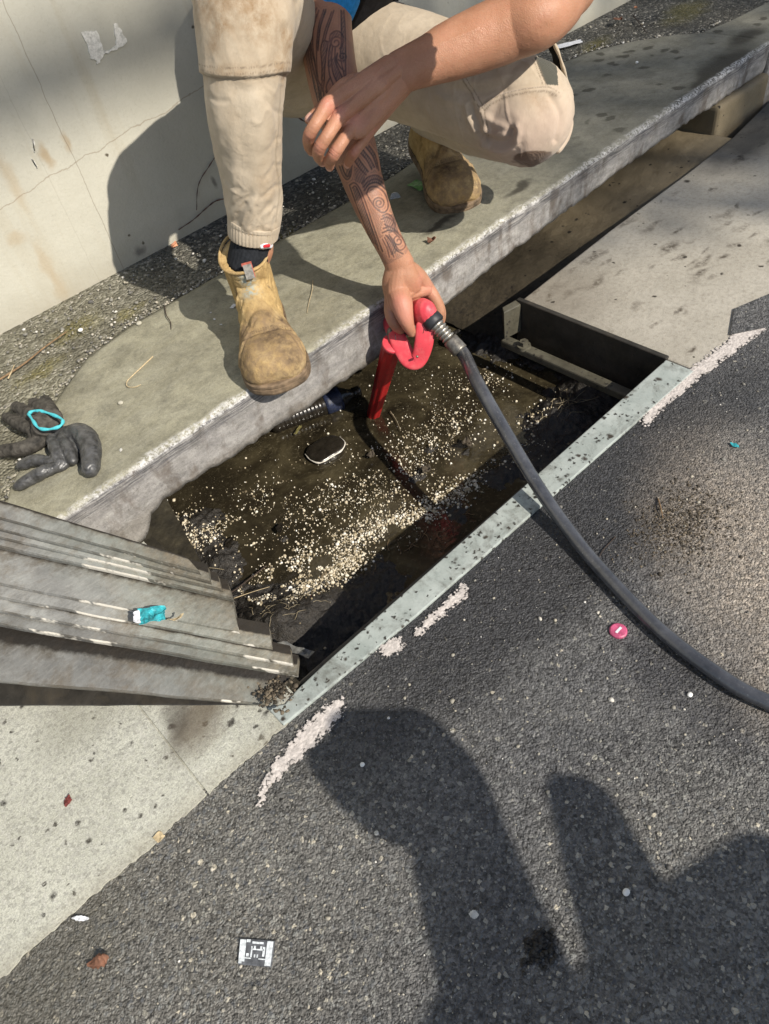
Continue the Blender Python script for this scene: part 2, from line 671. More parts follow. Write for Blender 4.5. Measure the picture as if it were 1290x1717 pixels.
def m_gutter_right():
    M = Mat('stained_gutter_concrete', True)
    c, n2, n3 = concrete_base(M, (0.30, 0.275, 0.225, 1), (0.43, 0.40, 0.34, 1), 5)
    wv = M.warp(16, 0.06)
    # muddy drip stains, drawn out along the gutter
    for sc, th_, loc, mx in (((7, 24, 1), 0.62, (0, 0, 0), 0.36), ((15, 42, 1), 0.66, (3.3, 1.7, 0), 0.36), ((5, 15, 1), 0.74, (7.1, 4.2, 0), 0.26)):
        mv = M.mapv(sc, (0, 0, 0.12), loc, vec=wv)
        sp = M.vor(1.0, mv)
        r = M.xyz(sp.outputs['Color'])
        k = M.math('MULTIPLY', M.math('GREATER_THAN', r[0], th_), M.mr(sp.outputs['Distance'], mx, 0.05))
        k = M.math('MULTIPLY', k, M.mr(M.noise(75, 5, 0.75), 0.36, 0.56))
        c = M.mix(M.math('MULTIPLY', k, 0.95), c, (0.060, 0.046, 0.032, 1))
    c = M.mix(M.mr(M.noise(120, 5, 0.8), 0.5, 0.68, 0, 0.35), c, (0.15, 0.125, 0.09, 1))
    wet = M.ell((1.13, 0.93, 0), (0.16, 0.16, 9), 0.3, 0.6, wv)
    c = M.mix(M.math('MULTIPLY', wet, 0.55), c, (0.10, 0.08, 0.055, 1))
    c, k2 = pits(M, c, 60, 0.90, (0.04, 0.034, 0.026, 1), 0.4)
    c, k3 = pits(M, c, 28, 0.93, (0.045, 0.036, 0.026, 1), 0.35)
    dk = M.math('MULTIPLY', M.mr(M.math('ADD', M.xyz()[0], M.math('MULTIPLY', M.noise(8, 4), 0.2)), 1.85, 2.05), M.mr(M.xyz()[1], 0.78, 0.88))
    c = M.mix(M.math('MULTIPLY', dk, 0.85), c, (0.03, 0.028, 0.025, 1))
    nm = M.bump(M.math('ADD', n3, M.math('MULTIPLY', n2, 2)), 0.5, 0.002)
    return M.end(c, 0.8, nm, 0.3)


def m_slab():
    M = Mat('slab_concrete', True)
    c, n2, n3 = concrete_base(M, (0.16, 0.150, 0.105, 1), (0.39, 0.372, 0.275, 1), 9)
    x, y, z = M.xyz()
    # browsed streaks along the trowel direction
    st = M.noise(1.0, 5, 0.65, vec=M.mapv((18, 60, 30), (0, 0, 0.25)))
    c = M.mix(M.mr(st, 0.4, 0.75, 0, 0.35), c, (0.42, 0.41, 0.34, 1))
    right = M.mr(x, 1.0, 1.6)
    c = M.mix(M.math('MULTIPLY', right, 0.6), c, M.ramp(M.noise(14, 5), [(0.3, (0.115, 0.112, 0.10)), (0.7, (0.20, 0.197, 0.18))]))
    wv = M.warp(22, 0.05)
    sp = M.vor(22, wv)
    kk = M.math('MULTIPLY', M.math('GREATER_THAN', M.xyz(sp.outputs['Color'])[0], 0.72), M.mr(sp.outputs['Distance'], 0.4, 0.25))
    kk = M.math('MULTIPLY', kk, M.mr(M.math('ADD', x, M.math('MULTIPLY', y, 0.0)), 1.35, 1.7))
    c = M.mix(M.math('MULTIPLY', kk, 0.8), c, (0.055, 0.05, 0.036, 1))
    for ctr, rr, ro in (((1.1844,0.7995,0.15), (0.03, 0.012, 9), 0.2), ((2.0998,1.0427,0.15), (0.13, 0.055, 9), 0.1), ((1.9573,1.0298,0.15), (0.07, 0.03, 9), 0.3), ((1.8307,1.0105,0.15), (0.05, 0.02, 9), 0.3), ((2.2873,1.1005,0.15), (0.08, 0.03, 9), 0.1), ((1.2706,1.0711,0.15), (0.04, 0.012, 9), 0.1), ((1.0586,1.1116,0.15), (0.05, 0.012, 9), 0.1)):
        c = M.mix(M.math('MULTIPLY', M.ell(ctr, rr, ro, 0.5, wv), 0.9), c, (0.050, 0.045, 0.034, 1))
    # face: pale, streaky, with dark scrapes along the edge
    up = M.xyz(M.N('ShaderNodeNewGeometry').outputs['Normal'])[2]
    face = M.mr(up, 0.75, 0.35)
    fs = M.noise(1.0, 5, 0.6, vec=M.mapv((24, 1, 70), (0, 0.05, 0)))
    fc = M.ramp(fs, [(0.25, (0.22, 0.212, 0.208)), (0.5, (0.34, 0.325, 0.31)), (0.75, (0.44, 0.425, 0.40))])
    fst = M.noise(26, 4, 0.6, vec=M.mapv((1, 1, 0.45)))
    fc = M.mix(M.mr(fst, 0.50, 0.64, 0, 0.85), fc, (0.15, 0.125, 0.105, 1))
    fc = M.mix(M.mr(M.noise(95, 6, 0.8), 0.56, 0.70, 0, 0.7), fc, (0.10, 0.085, 0.075, 1))
    low = M.mr(M.math('ADD', z, M.math('MULTIPLY', M.noise(40, 4), 0.03)), 0.085, 0.065)
    fc = M.mix(M.math('MULTIPLY', low, 0.4), fc, (0.20, 0.175, 0.14, 1))
    scr = M.math('MULTIPLY', M.mr(z, 0.112, 0.128), M.mr(M.noise(1.0, 5, 0.7, vec=M.mapv((16, 1, 330), (0, 0.04, 0))), 0.42, 0.58))
    fc = M.mix(M.math('MULTIPLY', scr, 0.9), fc, (0.07, 0.07, 0.08, 1))
    c = M.mix(face, c, fc)
    # white worn arris
    e = M.attr('edge')
    en = M.math('ADD', e, M.math('MULTIPLY', M.math('SUBTRACT', M.noise(75, 5, 0.75), 0.5), 0.05))
    en = M.math('ADD', en, M.math('MULTIPLY', M.math('SUBTRACT', M.noise(9, 3), 0.5), 0.03))
    wh = M.math('MULTIPLY', M.math('MULTIPLY', M.mr(en, 0.016, 0.003), M.mr(M.noise(150, 5, 0.8), 0.44, 0.57)), M.mr(M.noise(10, 5, 0.7), 0.36, 0.54, 0.12, 1.0))
    c = M.mix(wh, c, (0.68, 0.67, 0.65, 1))
    m3 = M.noise(17, 6, 0.75, 0.4)
    c = M.mix(M.mr(m3, 0.48, 0.66, 0, 0.55), c, M.mix(0.62, c, (0.045, 0.043, 0.033, 1)))
    m4 = M.noise(330, 4, 0.8)
    c = M.mix(M.mr(m4, 0.45, 0.66, 0, 0.5), c, M.mix(0.55, c, (0.04, 0.038, 0.03, 1)))
    mott = M.noise(50, 6, 0.75)
    c = M.mix(M.mr(mott, 0.48, 0.68, 0, 0.55), c, M.mix(0.5, c, (0.05, 0.047, 0.038, 1)))
    nm = M.bump(M.math('ADD', M.math('ADD', n3, M.math('MULTIPLY', n2, 2)), M.math('MULTIPLY', fs, face)), 0.55, 0.0025)
    return M.end(c, 0.85, nm, 0.3)


def m_verge():
    M = Mat('old_asphalt', True)
    v1 = M.vor(150, M.warp(50, 0.005))
    r = M.xyz(v1.outputs['Color'])
    dirt = M.noise(5, 5, 0.65)
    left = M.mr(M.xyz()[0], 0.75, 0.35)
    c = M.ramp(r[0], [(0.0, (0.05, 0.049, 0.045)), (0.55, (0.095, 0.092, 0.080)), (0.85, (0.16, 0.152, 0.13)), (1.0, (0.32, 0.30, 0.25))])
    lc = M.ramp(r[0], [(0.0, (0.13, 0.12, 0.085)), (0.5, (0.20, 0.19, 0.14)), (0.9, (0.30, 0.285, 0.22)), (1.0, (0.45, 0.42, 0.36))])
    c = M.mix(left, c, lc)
    c = M.mix(M.mr(dirt, 0.4, 0.65, 0, 0.5), c, (0.05, 0.045, 0.035, 1))
    wv = M.warp(25, 0.06)
    for ctr, rr in (((0.3386,1.4949,0.15), (0.05, 0.03, 9)), ((0.4409,1.4408,0.15), (0.03, 0.02, 9)), ((0.211,1.413,0.15), (0.05, 0.02, 9)), ((0.9749,1.3384,0.15), (0.06, 0.03, 9)), ((2.4584,1.3912,0.15), (0.10, 0.05, 9)), ((2.1231,1.4811,0.15), (0.07, 0.03, 9)), ((0.8267,1.4011,0.15), (0.05, 0.02, 9))):
        c = M.mix(M.math('MULTIPLY', M.ell(ctr, rr, 0.2, 0.7, wv), 0.5), c, M.ramp(M.noise(150, 3), [(0.3, (0.09, 0.085, 0.018)), (0.7, (0.24, 0.20, 0.05))]))
    h = M.math('ADD', M.mr(v1.outputs['Distance'], 0.7, 0.1), M.math('MULTIPLY', M.noise(40, 4), 1.5))
    return M.end(c, 0.85, M.bump(h, 0.9, 0.004), 0.25)


def m_wall():
    M = Mat('painted_wall', True)
    n1 = M.noise(2.5, 5, 0.6)
    c = M.ramp(n1, [(0.3, (0.40, 0.385, 0.325)), (0.7, (0.50, 0.485, 0.415))])
    c = M.mix(M.mr(M.noise(40, 5, 0.7), 0.35, 0.7, 0, 0.25), c, (0.36, 0.345, 0.28, 1))
    x, y, z = M.xyz()
    # rain streaks and grime near the foot
    st = M.noise(1.0, 5, 0.6, vec=M.mapv((26, 1, 1.6)))
    c = M.mix(M.math('MULTIPLY', M.mr(st, 0.55, 0.75), 0.28), c, (0.33, 0.27, 0.17, 1))
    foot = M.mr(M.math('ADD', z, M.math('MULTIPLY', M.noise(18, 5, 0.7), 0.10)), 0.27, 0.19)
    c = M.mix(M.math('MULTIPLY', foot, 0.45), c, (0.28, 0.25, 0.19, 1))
    wv = M.warp(30, 0.03)
    for ctr, rr, a in (((0.4777,1.615,0.4239), (0.008, 9, 0.022), 0.6), ((0.526,1.615,0.4288), (0.007, 9, 0.018), 0.5), ((0.3942,1.615,0.4102), (0.012, 9, 0.05), 0.3), ((0.3734,1.615,0.2406), (0.012, 9, 0.04), 0.35), ((0.3482,1.615,0.3065), (0.02, 9, 0.012), 0.3), ((0.3775,1.615,0.1814), (0.012, 9, 0.03), 0.3)):
        c = M.mix(M.math('MULTIPLY', M.ell(ctr, rr, 0, 0.7, wv), a), c, (0.33, 0.22, 0.10, 1))
    for ctr, rr, a in (((0.5795,1.615,0.1647), (0.012, 9, 0.010), 0.7), ((0.8155,1.615,0.227), (0.007, 9, 0.013), 0.7), ((0.6091,1.615,0.1244), (0.05, 9, 0.02), 0.35)):
        c = M.mix(M.math('MULTIPLY', M.ell(ctr, rr, 0, 0.7, wv), a), c, (0.10, 0.09, 0.08, 1))
    c, k = pits(M, c, 42, 0.955, (0.10, 0.085, 0.06, 1), 0.2)
    # hairline cracks
    cn = M.noise(3.2, 4, 0.6, 0.4)
    zz = M.math('ADD', M.math('SUBTRACT', z, M.math('MULTIPLY', M.math('SUBTRACT', x, 0.42), 0.10)), M.math('MULTIPLY', M.math('SUBTRACT', M.noise(16, 4), 0.5), 0.03))
    ck = M.mr(M.math('ABSOLUTE', M.math('SUBTRACT', zz, 0.378)), 0.0016, 0.0004)
    c = M.mix(M.math('MULTIPLY', ck, 0.5), c, (0.20, 0.15, 0.10, 1))
    xx = M.math('ADD', x, M.math('MULTIPLY', M.math('SUBTRACT', M.noise(20, 3), 0.5), 0.01))
    for q, a in ((0.527, 0.5), (0.463, 0.16)):
        ck = M.mr(M.math('ABSOLUTE', M.math('SUBTRACT', xx, q)), 0.0014, 0.0004)
        c = M.mix(M.math('MULTIPLY', ck, a), c, (0.17, 0.14, 0.10, 1))
    c = M.mix(M.mr(M.noise(210, 4, 0.75), 0.55, 0.70, 0, 0.22), c, (0.24, 0.22, 0.17, 1))
    nm = M.bump(M.math('ADD', M.noise(160, 4, 0.7), M.math('MULTIPLY', M.noise(14, 4), 2)), 0.35, 0.0025)
    return M.end(c, 0.75, nm, 0.3)


def m_pit():
    M = Mat('wet_pit_wall', True)
    c = M.ramp(M.noise(30, 6, 0.7), [(0.3, (0.010, 0.009, 0.007)), (0.6, (0.035, 0.03, 0.02)), (0.8, (0.08, 0.07, 0.045))])
    nm = M.bump(M.noise(70, 5), 0.8, 0.004)
    return M.end(c, 0.5, nm, 0.4)


def m_throat():
    M = Mat('silted_inlet', True)
    c, n2, n3 = concrete_base(M, (0.13, 0.10, 0.058, 1), (0.235, 0.19, 0.12, 1), 8)
    x, y, z = M.xyz()
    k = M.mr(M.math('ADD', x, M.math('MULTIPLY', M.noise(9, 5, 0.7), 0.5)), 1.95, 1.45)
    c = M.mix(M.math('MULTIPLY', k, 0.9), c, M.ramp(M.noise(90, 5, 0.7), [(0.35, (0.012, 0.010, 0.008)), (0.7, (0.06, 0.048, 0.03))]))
    c, kk = pits(M, c, 60, 0.85, (0.02, 0.016, 0.012, 1), 0.4)
    return M.end(c, 0.75, M.bump(M.math('ADD', n3, M.math('MULTIPLY', n2, 2)), 0.6, 0.003), 0.3)


def m_water():
    M = Mat('silty_water', True)
    n = M.noise(9, 5, 0.65, 0.6)
    c = M.ramp(n, [(0.3, (0.012, 0.0095, 0.006)), (0.5, (0.031, 0.025, 0.014)), (0.72, (0.080, 0.066, 0.037))])
    c = M.mix(M.mr(M.noise(120, 4, 0.7), 0.55, 0.7, 0, 0.5), c, (0.14, 0.12, 0.075, 1))
    silt = M.mr(M.math('ADD', M.xyz()[0], M.math('MULTIPLY', M.noise(6, 4, 0.6), 0.35)), 0.70, 0.42)
    c = M.mix(M.math('MULTIPLY', silt, 0.75), c, (0.014, 0.0115, 0.008, 1))
    fo = M.math('MULTIPLY', M.mr(M.noise(260, 3, 0.8), 0.62, 0.70), M.mr(M.noise(11, 4, 0.6), 0.45, 0.62))
    c = M.mix(M.math('MULTIPLY', fo, 0.55), c, (0.34, 0.30, 0.21, 1))
    h = M.math('ADD', M.noise(26, 3), M.math('MULTIPLY', M.noise(90, 3), 0.4))
    return M.end(c, 0.11, M.bump(h, 0.3, 0.004), 0.5)


def m_sludge():
    M = Mat('black_sludge', True)
    c = M.ramp(M.noise(140, 5, 0.75), [(0.3, (0.008, 0.0075, 0.007)), (0.6, (0.035, 0.03, 0.024)), (0.8, (0.10, 0.085, 0.06))])
    return M.end(c, 0.45, M.bump(M.noise(160, 5, 0.7), 0.9, 0.005), 0.5)


def m_steel(name, lo, hi, spots=0.5, rough=0.55, dirt=(0.06, 0.05, 0.035, 1)):
    M = Mat(name, True)
    c = M.ramp(M.noise(16, 5, 0.6), [(0.3, lo), (0.7, hi)])
    c = M.mix(M.mr(M.noise(90, 4, 0.7), 0.5, 0.75, 0, 0.5), c, tuple(v * 0.6 for v in lo[:3]) + (1,))
    c, k = pits(M, c, 110, 1 - 0.40 * spots, (0.03, 0.028, 0.024, 1), 0.5)
    c, k2 = pits(M, c, 50, 1 - 0.22 * spots, (0.045, 0.038, 0.03, 1), 0.42)
    d = M.mr(M.noise(15, 6, 0.75, 0.5), 0.50, 0.66)
    c = M.mix(M.math('MULTIPLY', d, 0.55), c, dirt)
    nm = M.bump(M.math('ADD', M.noise(120, 4), M.math('MULTIPLY', k, 2)), 0.35, 0.0015)
    return M.end(c, rough, nm, 0.4, 0.0)


def m_plate():
    M = Mat('plate_steel', True)
    x, y, z = M.xyz()
    c = M.ramp(M.noise(12, 6, 0.65), [(0.3, (0.135, 0.135, 0.13)), (0.5, (0.205, 0.205, 0.195)), (0.72, (0.29, 0.295, 0.28))])
    g = M.mr(M.math('ADD', x, M.math('MULTIPLY', M.noise(7, 4), 0.1)), 0.05, 0.16)
    c = M.mix(M.math('MULTIPLY', g, 0.65), c, M.ramp(M.noise(20, 5, 0.7), [(0.3, (0.17, 0.185, 0.155)), (0.7, (0.32, 0.35, 0.31))]))
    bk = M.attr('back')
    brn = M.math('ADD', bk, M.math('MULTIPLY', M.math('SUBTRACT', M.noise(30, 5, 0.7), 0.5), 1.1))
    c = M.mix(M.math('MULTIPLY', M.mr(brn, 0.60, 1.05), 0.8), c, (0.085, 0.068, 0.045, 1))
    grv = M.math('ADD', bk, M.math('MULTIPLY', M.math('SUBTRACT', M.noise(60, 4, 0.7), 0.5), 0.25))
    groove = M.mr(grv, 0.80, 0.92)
    c = M.mix(M.mr(M.noise(9, 6, 0.75, 0.6), 0.48, 0.68, 0, 0.75), c, (0.135, 0.105, 0.070, 1))
    rt_ = M.mr(M.math('ADD', x, M.math('MULTIPLY', M.noise(24, 6, 0.75), 0.22)), 0.17, 0.29)
    c = M.mix(M.math('MULTIPLY', rt_, 0.75), c, M.ramp(M.noise(90, 5, 0.75), [(0.3, (0.05, 0.038, 0.025)), (0.7, (0.22, 0.175, 0.115))]))
    fine = M.noise(1.0, 5, 0.7, vec=M.mapv((60, 200, 60), (0, 0, 0.1)))
    c = M.mix(M.mr(fine, 0.5, 0.8, 0, 0.4), c, (0.40, 0.39, 0.36, 1))
    lip = M.attr('lip')
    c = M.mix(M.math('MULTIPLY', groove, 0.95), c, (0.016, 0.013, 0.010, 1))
    c = M.mix(1.0, c, M.attr('tone'), 'MULTIPLY')
    c = M.mix(M.mr(M.noise(34, 6, 0.8), 0.50, 0.66, 0, 0.5), c, M.mix(0.65, c, (0.04, 0.03, 0.02, 1)))
    lipn = M.math('MULTIPLY', M.mr(lip, 0.4, 0.9), M.mr(M.noise(6, 5, 0.7), 0.55, 0.58))
    LIPN = lipn
    c = M.mix(M.math('MULTIPLY', M.mr(lip, 0.5, 1.0), M.mr(M.noise(22, 5, 0.75), 0.40, 0.60, 0.05, 0.65)), c, (0.07, 0.058, 0.042, 1))
    c = M.mix(LIPN, c, (0.66, 0.62, 0.54, 1))
    nm = M.bump(M.math('ADD', M.noise(140, 4, 0.7), M.math('MULTIPLY', M.noise(35, 4), 1.5)), 0.4, 0.0018)
    return M.end(c, 0.6, nm, 0.35)


def m_paint(name='road_paint', thr=0.18, col=(0.70, 0.64, 0.595, 1)):
    M = Mat(name, True)
    M.m.blend_method = 'HASHED' if hasattr(M.m, 'blend_method') else M.m.blend_method
    v = M.vor(170, M.warp(60, 0.006), metric='MANHATTAN')
    c = M.ramp(M.noise(120, 5, 0.8), [(0.35, tuple(x * 0.55 for x in col[:3])), (0.7, col)])
    e = M.attr('edge')
    a = M.math('ADD', M.noise(95, 6, 0.8), M.math('MULTIPLY', M.math('SUBTRACT', e, 0.75), 0.28))
    a = M.math('SUBTRACT', a, M.math('MULTIPLY', M.mr(v.outputs['Distance'], 0.4, 0.8), 0.2))
    a = M.mr(a, thr, thr + 0.06)
    nm = M.bump(M.math('ADD', M.math('SUBTRACT', 1.0, v.outputs['Distance']), M.noise(150, 4)), 0.45, 0.0018)
    return M.end(c, 0.7, nm, 0.3, Alpha=a)


MAT = {}
MAT['asphalt'] = m_asphalt()
MAT['gutter_l'] = m_gutter_left()
MAT['gutter_r'] = m_gutter_right()
MAT['slab'] = m_slab()
MAT['verge'] = m_verge()
MAT['wall'] = m_wall()
MAT['pit'] = m_pit()
MAT['throat'] = m_throat()
MAT['water'] = m_water()
MAT['sludge'] = m_sludge()
MAT['rail'] = m_steel('grey_green_painted_steel', (0.27, 0.305, 0.285, 1), (0.42, 0.455, 0.43, 1), 1.6)
MAT['dark_steel'] = m_steel('shadow_sheet_dark', (0.016, 0.015, 0.013, 1), (0.05, 0.045, 0.038, 1), 0.5, 0.4)
MAT['olive_steel'] = m_steel('silted_steel', (0.055, 0.05, 0.036, 1), (0.12, 0.112, 0.082, 1), 0.8, 0.5)
MAT['plate'] = m_plate()
MAT['paint'] = m_paint()

# ------------------------------------------------------------------ setting: ground sheets
kind(obj('road', joined([grid(-40, 40, -40, 0.533, 2, 2, 0.0)]), MAT['asphalt'], smooth=False, base=False), 'structure')
kind(obj('ground', joined([grid(-40, 40, 2.2, 60, 2, 2, 0.10), grid(-40, -0.3, 0.50, 1.02, 2, 2, -0.02)]), MAT['verge'], smooth=False, base=False), 'structure')


def slab_sheet(x0, x1, y0, y1, z=0.0, h=0.06):
    return prism([(x0, y0, z), (x1, y0, z), (x1, y1, z), (x0, y1, z)], h)




def ragged_sheet(x0, x1, y0, y1, z, step, amp, seed):
    xs = np.arange(x0, x1, step)
    n = vnoise(np.stack([xs * 55, xs * 0 + seed, xs * 0], 1), seed) * 0.6 + vnoise(np.stack([xs * 190, xs * 0 + seed, xs * 0], 1), seed + 1) * 0.4
    n2 = vnoise(np.stack([xs * 9, xs * 0 + seed, xs * 0], 1), seed + 2)
    front = [(x, y0 + amp * (q + 0.8 * r), z) for x, q, r in zip(xs, n, n2)]
    return prism(front + [(x1, y0, z), (x1, y1, z), (x0, y1, z)], 0.06)


kind(obj('gutter', joined([ragged_sheet(-0.75, -0.0222, 0.524, 0.99, 0.002, 0.003, 0.0040, 3), slab_sheet(-9, -0.7502, 0.527, 0.99, 0.002)]), MAT['gutter_l'], smooth=False), 'structure')
kind(obj('gutter', ragged_sheet(-0.0196, 0.150, 0.524, 0.99, 0.002, 0.003, 0.0040, 9), MAT['gutter_l'], smooth=False), 'structure')
kind(obj('joint_filler', box((-0.0222, 0.528, -0.05), (-0.0196, 0.989, -0.0015)), MAT['gutter_l'], smooth=False), 'structure')
g = kind(obj('gutter', prism([(1.098, 0.5035, 0.002), (9, 0.5035, 0.002), (9, 0.99, 0.002), (2.28, 0.99, 0.002), (2.02, 0.955, 0.002), (1.80, 0.945, 0.002), (1.45, 0.94, 0.002), (1.105, 0.925, 0.002)], 0.06), MAT['gutter_r'], smooth=False), 'structure')
bevel(g, 0.004)
# asphalt running over the gutter joint beside the concrete
kind(obj('asphalt_lip', prism([(1.3085,0.5451,0.006), (1.4329,0.5019,0.006), (1.6407,0.4798,0.006), (1.6642,0.3942,0.006), (1.4145,0.3748,0.006), (1.299,0.4562,0.006), (1.2277,0.5078,0.006)], 0.004), MAT['asphalt'], smooth=False), 'structure')

# footpath strip between the slab and the wall (uneven old asphalt)
V, F = grid(-2.0, 5.0, 1.02, 1.66, 560, 52, 0.143)
V[:, 2] += 0.004 * fbm(V * 18, 4, 3) + 0.0025 * fbm(V * 70, 2, 9) + np.clip((V[:, 1] - 1.55) / 0.06, 0, 1) * 0.006
V[:, 2] = np.minimum(V[:, 2], 0.1478)
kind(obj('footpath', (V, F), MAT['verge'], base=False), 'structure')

# ------------------------------------------------------------------ wall
wall = empty('concrete_wall', (1.0, 1.615, 0.14), 'pale grey rendered concrete wall with a long diagonal shadow and hairline cracks', 'wall')
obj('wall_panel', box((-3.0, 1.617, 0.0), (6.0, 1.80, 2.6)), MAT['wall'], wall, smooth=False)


def ragged(pts, z_of, h, seed, amp=0.0015, sub=5, axis=2):
    """outline with a torn edge"""
    P = A(pts)
    n = len(P)
    out = []
    r = np.random.default_rng(seed)
    for i in range(n):
        a, b = P[i], P[(i + 1) % n]
        for k in range(sub):
            out.append(a + (b - a) * k / sub + r.normal(0, amp, 3))
    return A(out)


def wall_patch(name, pts, mat, label=None):
    P = ragged(pts, None, 0, 5, 0.0012, 6)
    P[:, 1] = 1.6145
    n = len(P)
    Q = P.copy()
    Q[:, 1] = 1.6172
    V = np.concatenate([P, Q])
    F = [list(range(n))] + [[i, i + n, (i + 1) % n + n, (i + 1) % n] for i in range(n)]
    return obj(name, (V, F), mat, wall, smooth=False)


Mw = Mat('scraped_filler')
cw = Mw.ramp(Mw.noise(120, 5, 0.7), [(0.3, (0.42, 0.41, 0.36)), (0.6, (0.78, 0.76, 0.70))])
MAT['filler'] = Mw.end(cw, 0.8, Mw.bump(Mw.noise(200, 4), 0.5, 0.002))
wall_patch('filler_patch', [(0.6436,1.615,0.5902), (0.6741,1.615,0.5855), (0.6745,1.615,0.5568), (0.6747,1.615,0.5463), (0.7027,1.615,0.5504), (0.7126,1.615,0.5846), (0.7182,1.615,0.585), (0.724,1.615,0.5629), (0.7264,1.615,0.5476), (0.7001,1.615,0.5449), (0.6745,1.615,0.5432), (0.6512,1.615,0.5346), (0.6492,1.615,0.5415), (0.6409,1.615,0.5462), (0.6447,1.615,0.5616)], MAT['filler'])
wall_patch('filler_patch', [(0.4474,1.615,0.4287), (0.4496,1.615,0.4255), (0.4523,1.615,0.4116), (0.4486,1.615,0.4119)], MAT['filler'])
wall_patch('filler_patch', [(0.4663,1.615,0.4603), (0.4685,1.615,0.4572), (0.4612,1.615,0.4395), (0.4585,1.615,0.4394)], MAT['filler'])

# ------------------------------------------------------------------ kerb lid over the drain inlet
bx = A([-0.025, 0.00, 0.03, 0.10, 0.20, 0.30, 0.41, 0.52, 0.70, 1.154, 1.55, 1.937, 2.05, 2.15, 2.25, 2.285])
by = A([1.03, 1.07, 1.12, 1.20, 1.290, 1.362, 1.386, 1.388, 1.389, 1.388, 1.43, 1.480, 1.455, 1.40, 1.30, 1.235])
zb_x = A([-0.03, 0.155, 0.17, 0.185, 0.22, 0.30, 0.45, 0.774, 1.2, 1.71, 2.03, 2.30])
zb_z = A([0.004, 0.004, 0.022, 0.046, 0.052, 0.050, 0.040, 0.034, 0.062, 0.078, 0.074, 0.074])
nx = 1100
xs = np.linspace(-0.025, 2.283, nx)
prof = []
for x in xs:
    yf = 0.982 + 0.0172 * x
    yb = np.interp(x, bx, by)
    zb = np.interp(x, zb_x, zb_z)
    ch = 0.006 * vnoise(A([[x * 60, 1, 2]]), 4)[0] + 0.006 * vnoise(A([[x * 13, 5, 2]]), 8)[0]
    zb = zb + (ch * 0.5 if x > 0.16 else 0)
    pts = [(yb - 0.002, 0.085), (yf + 0.05, zb + 0.004), (yf + 0.006, zb)]
    lab = [9, 9, 9]
    for t in np.linspace(0.05, 1, 13):
        pts.append((yf + 0.010 * (1 - t) * 0.5, zb + 0.006 + (0.138 - zb - 0.006) * t))
        lab.append(0.02 + 0.15 * (1 - t))
    rr = 0.010 + 0.004 * vnoise(A([[x * 35, 3, 7]]), 2)[0]
    for a in (25, 50, 75):
        a = math.radians(a)
        pts.append((yf + rr * (1 - math.cos(a)), 0.138 + 0.012 * math.sin(a)))
        lab.append(0.0)
    for t in (0.02, 0.045, 0.07, 0.1, 0.15, 0.2, 0.27, 0.34, 0.42, 0.5, 0.6, 0.7, 0.8, 0.9, 0.96, 1.0):
        d = rr + (yb - yf - rr) * t
        pts.append((yf + d, 0.150 - (0.003 if t == 1.0 else 0)))
        lab.append(d)
    pts.append((yb + 0.002, 0.130))
    lab.append(9)
    prof.append([(x, p[0], p[1], l) for p, l in zip(pts, lab)])
prof = A(prof)
npf = prof.shape[1]
V = prof[:, :, :3].reshape(-1, 3)
edge = prof[:, :, 3].reshape(-1)
i, j = np.meshgrid(np.arange(nx - 1), np.arange(npf), indexing='ij')
j2 = (j + 1) % npf
F = np.stack([i * npf + j, i * npf + j2, (i + 1) * npf + j2, (i + 1) * npf + j], -1).reshape(-1, 4)
F = F[:, ::-1]
caps = [list(range(npf)), [(nx - 1) * npf + k for k in range(npf)][::-1]]
Nn = fbm(V * 45, 4, 11) * 0.0012 + fbm(V * A((20, 20, 60)), 3, 15) * 0.0012
V[:, 1] += np.where(edge < 0.2, Nn * 1.6, 0)
V[:, 2] += Nn * 0.5
lid = obj('inlet_cover_slab', (V, [list(f) for f in F] + caps), MAT['slab'], attrs={'edge': edge})
tag(lid, 'long grey concrete slab spanning the drain inlet with a worn white front edge', 'kerb slab')

# kerbs continuing on either side
k1 = obj('kerb', prism([(-9, 0.984, 0.149), (-0.0255, 0.984, 0.149), (-0.0255, 1.17, 0.149), (-9, 1.17, 0.149)], 0.2), MAT['slab'], smooth=False, attrs={'edge': [0.05] * 8})
kind(bevel(k1, 0.008), 'structure')
k2 = obj('kerb', prism([(2.291, 1.018, 0.149), (9, 1.04, 0.149), (9, 1.20, 0.149), (2.60, 1.196, 0.149), (2.40, 1.215, 0.149), (2.291, 1.24, 0.149)], 0.2), MAT['slab'], smooth=False, attrs={'edge': [0.05] * 12})
kind(bevel(k2, 0.008), 'structure')

# ------------------------------------------------------------------ drain pit
ZW = -0.155
def quadw(a, b, c, d):
    return A([a, b, c, d]), [[0, 1, 2, 3]]
pit = joined([
    box((0.10, 0.535, -0.60), (1.16, 0.557, -0.004)),                  # front wall
    box((0.13, 0.558, -0.60), (0.168, 0.992, -0.002)),                 # left wall
    box((0.13, 0.993, -0.60), (0.222, 1.36, 0.060)),                   # left wall under the slab
    box((0.223, 1.325, -0.60), (2.02, 1.36, 0.080)),                   # back wall
    box((1.105, 0.558, -0.60), (1.16, 0.924, -0.004)),                 # right wall
    box((0.10, 0.53, -0.64), (1.20, 1.37, -0.601)),                    # floor
])
kind(obj('drain_pit', pit, MAT['pit'], smooth=False), 'structure')
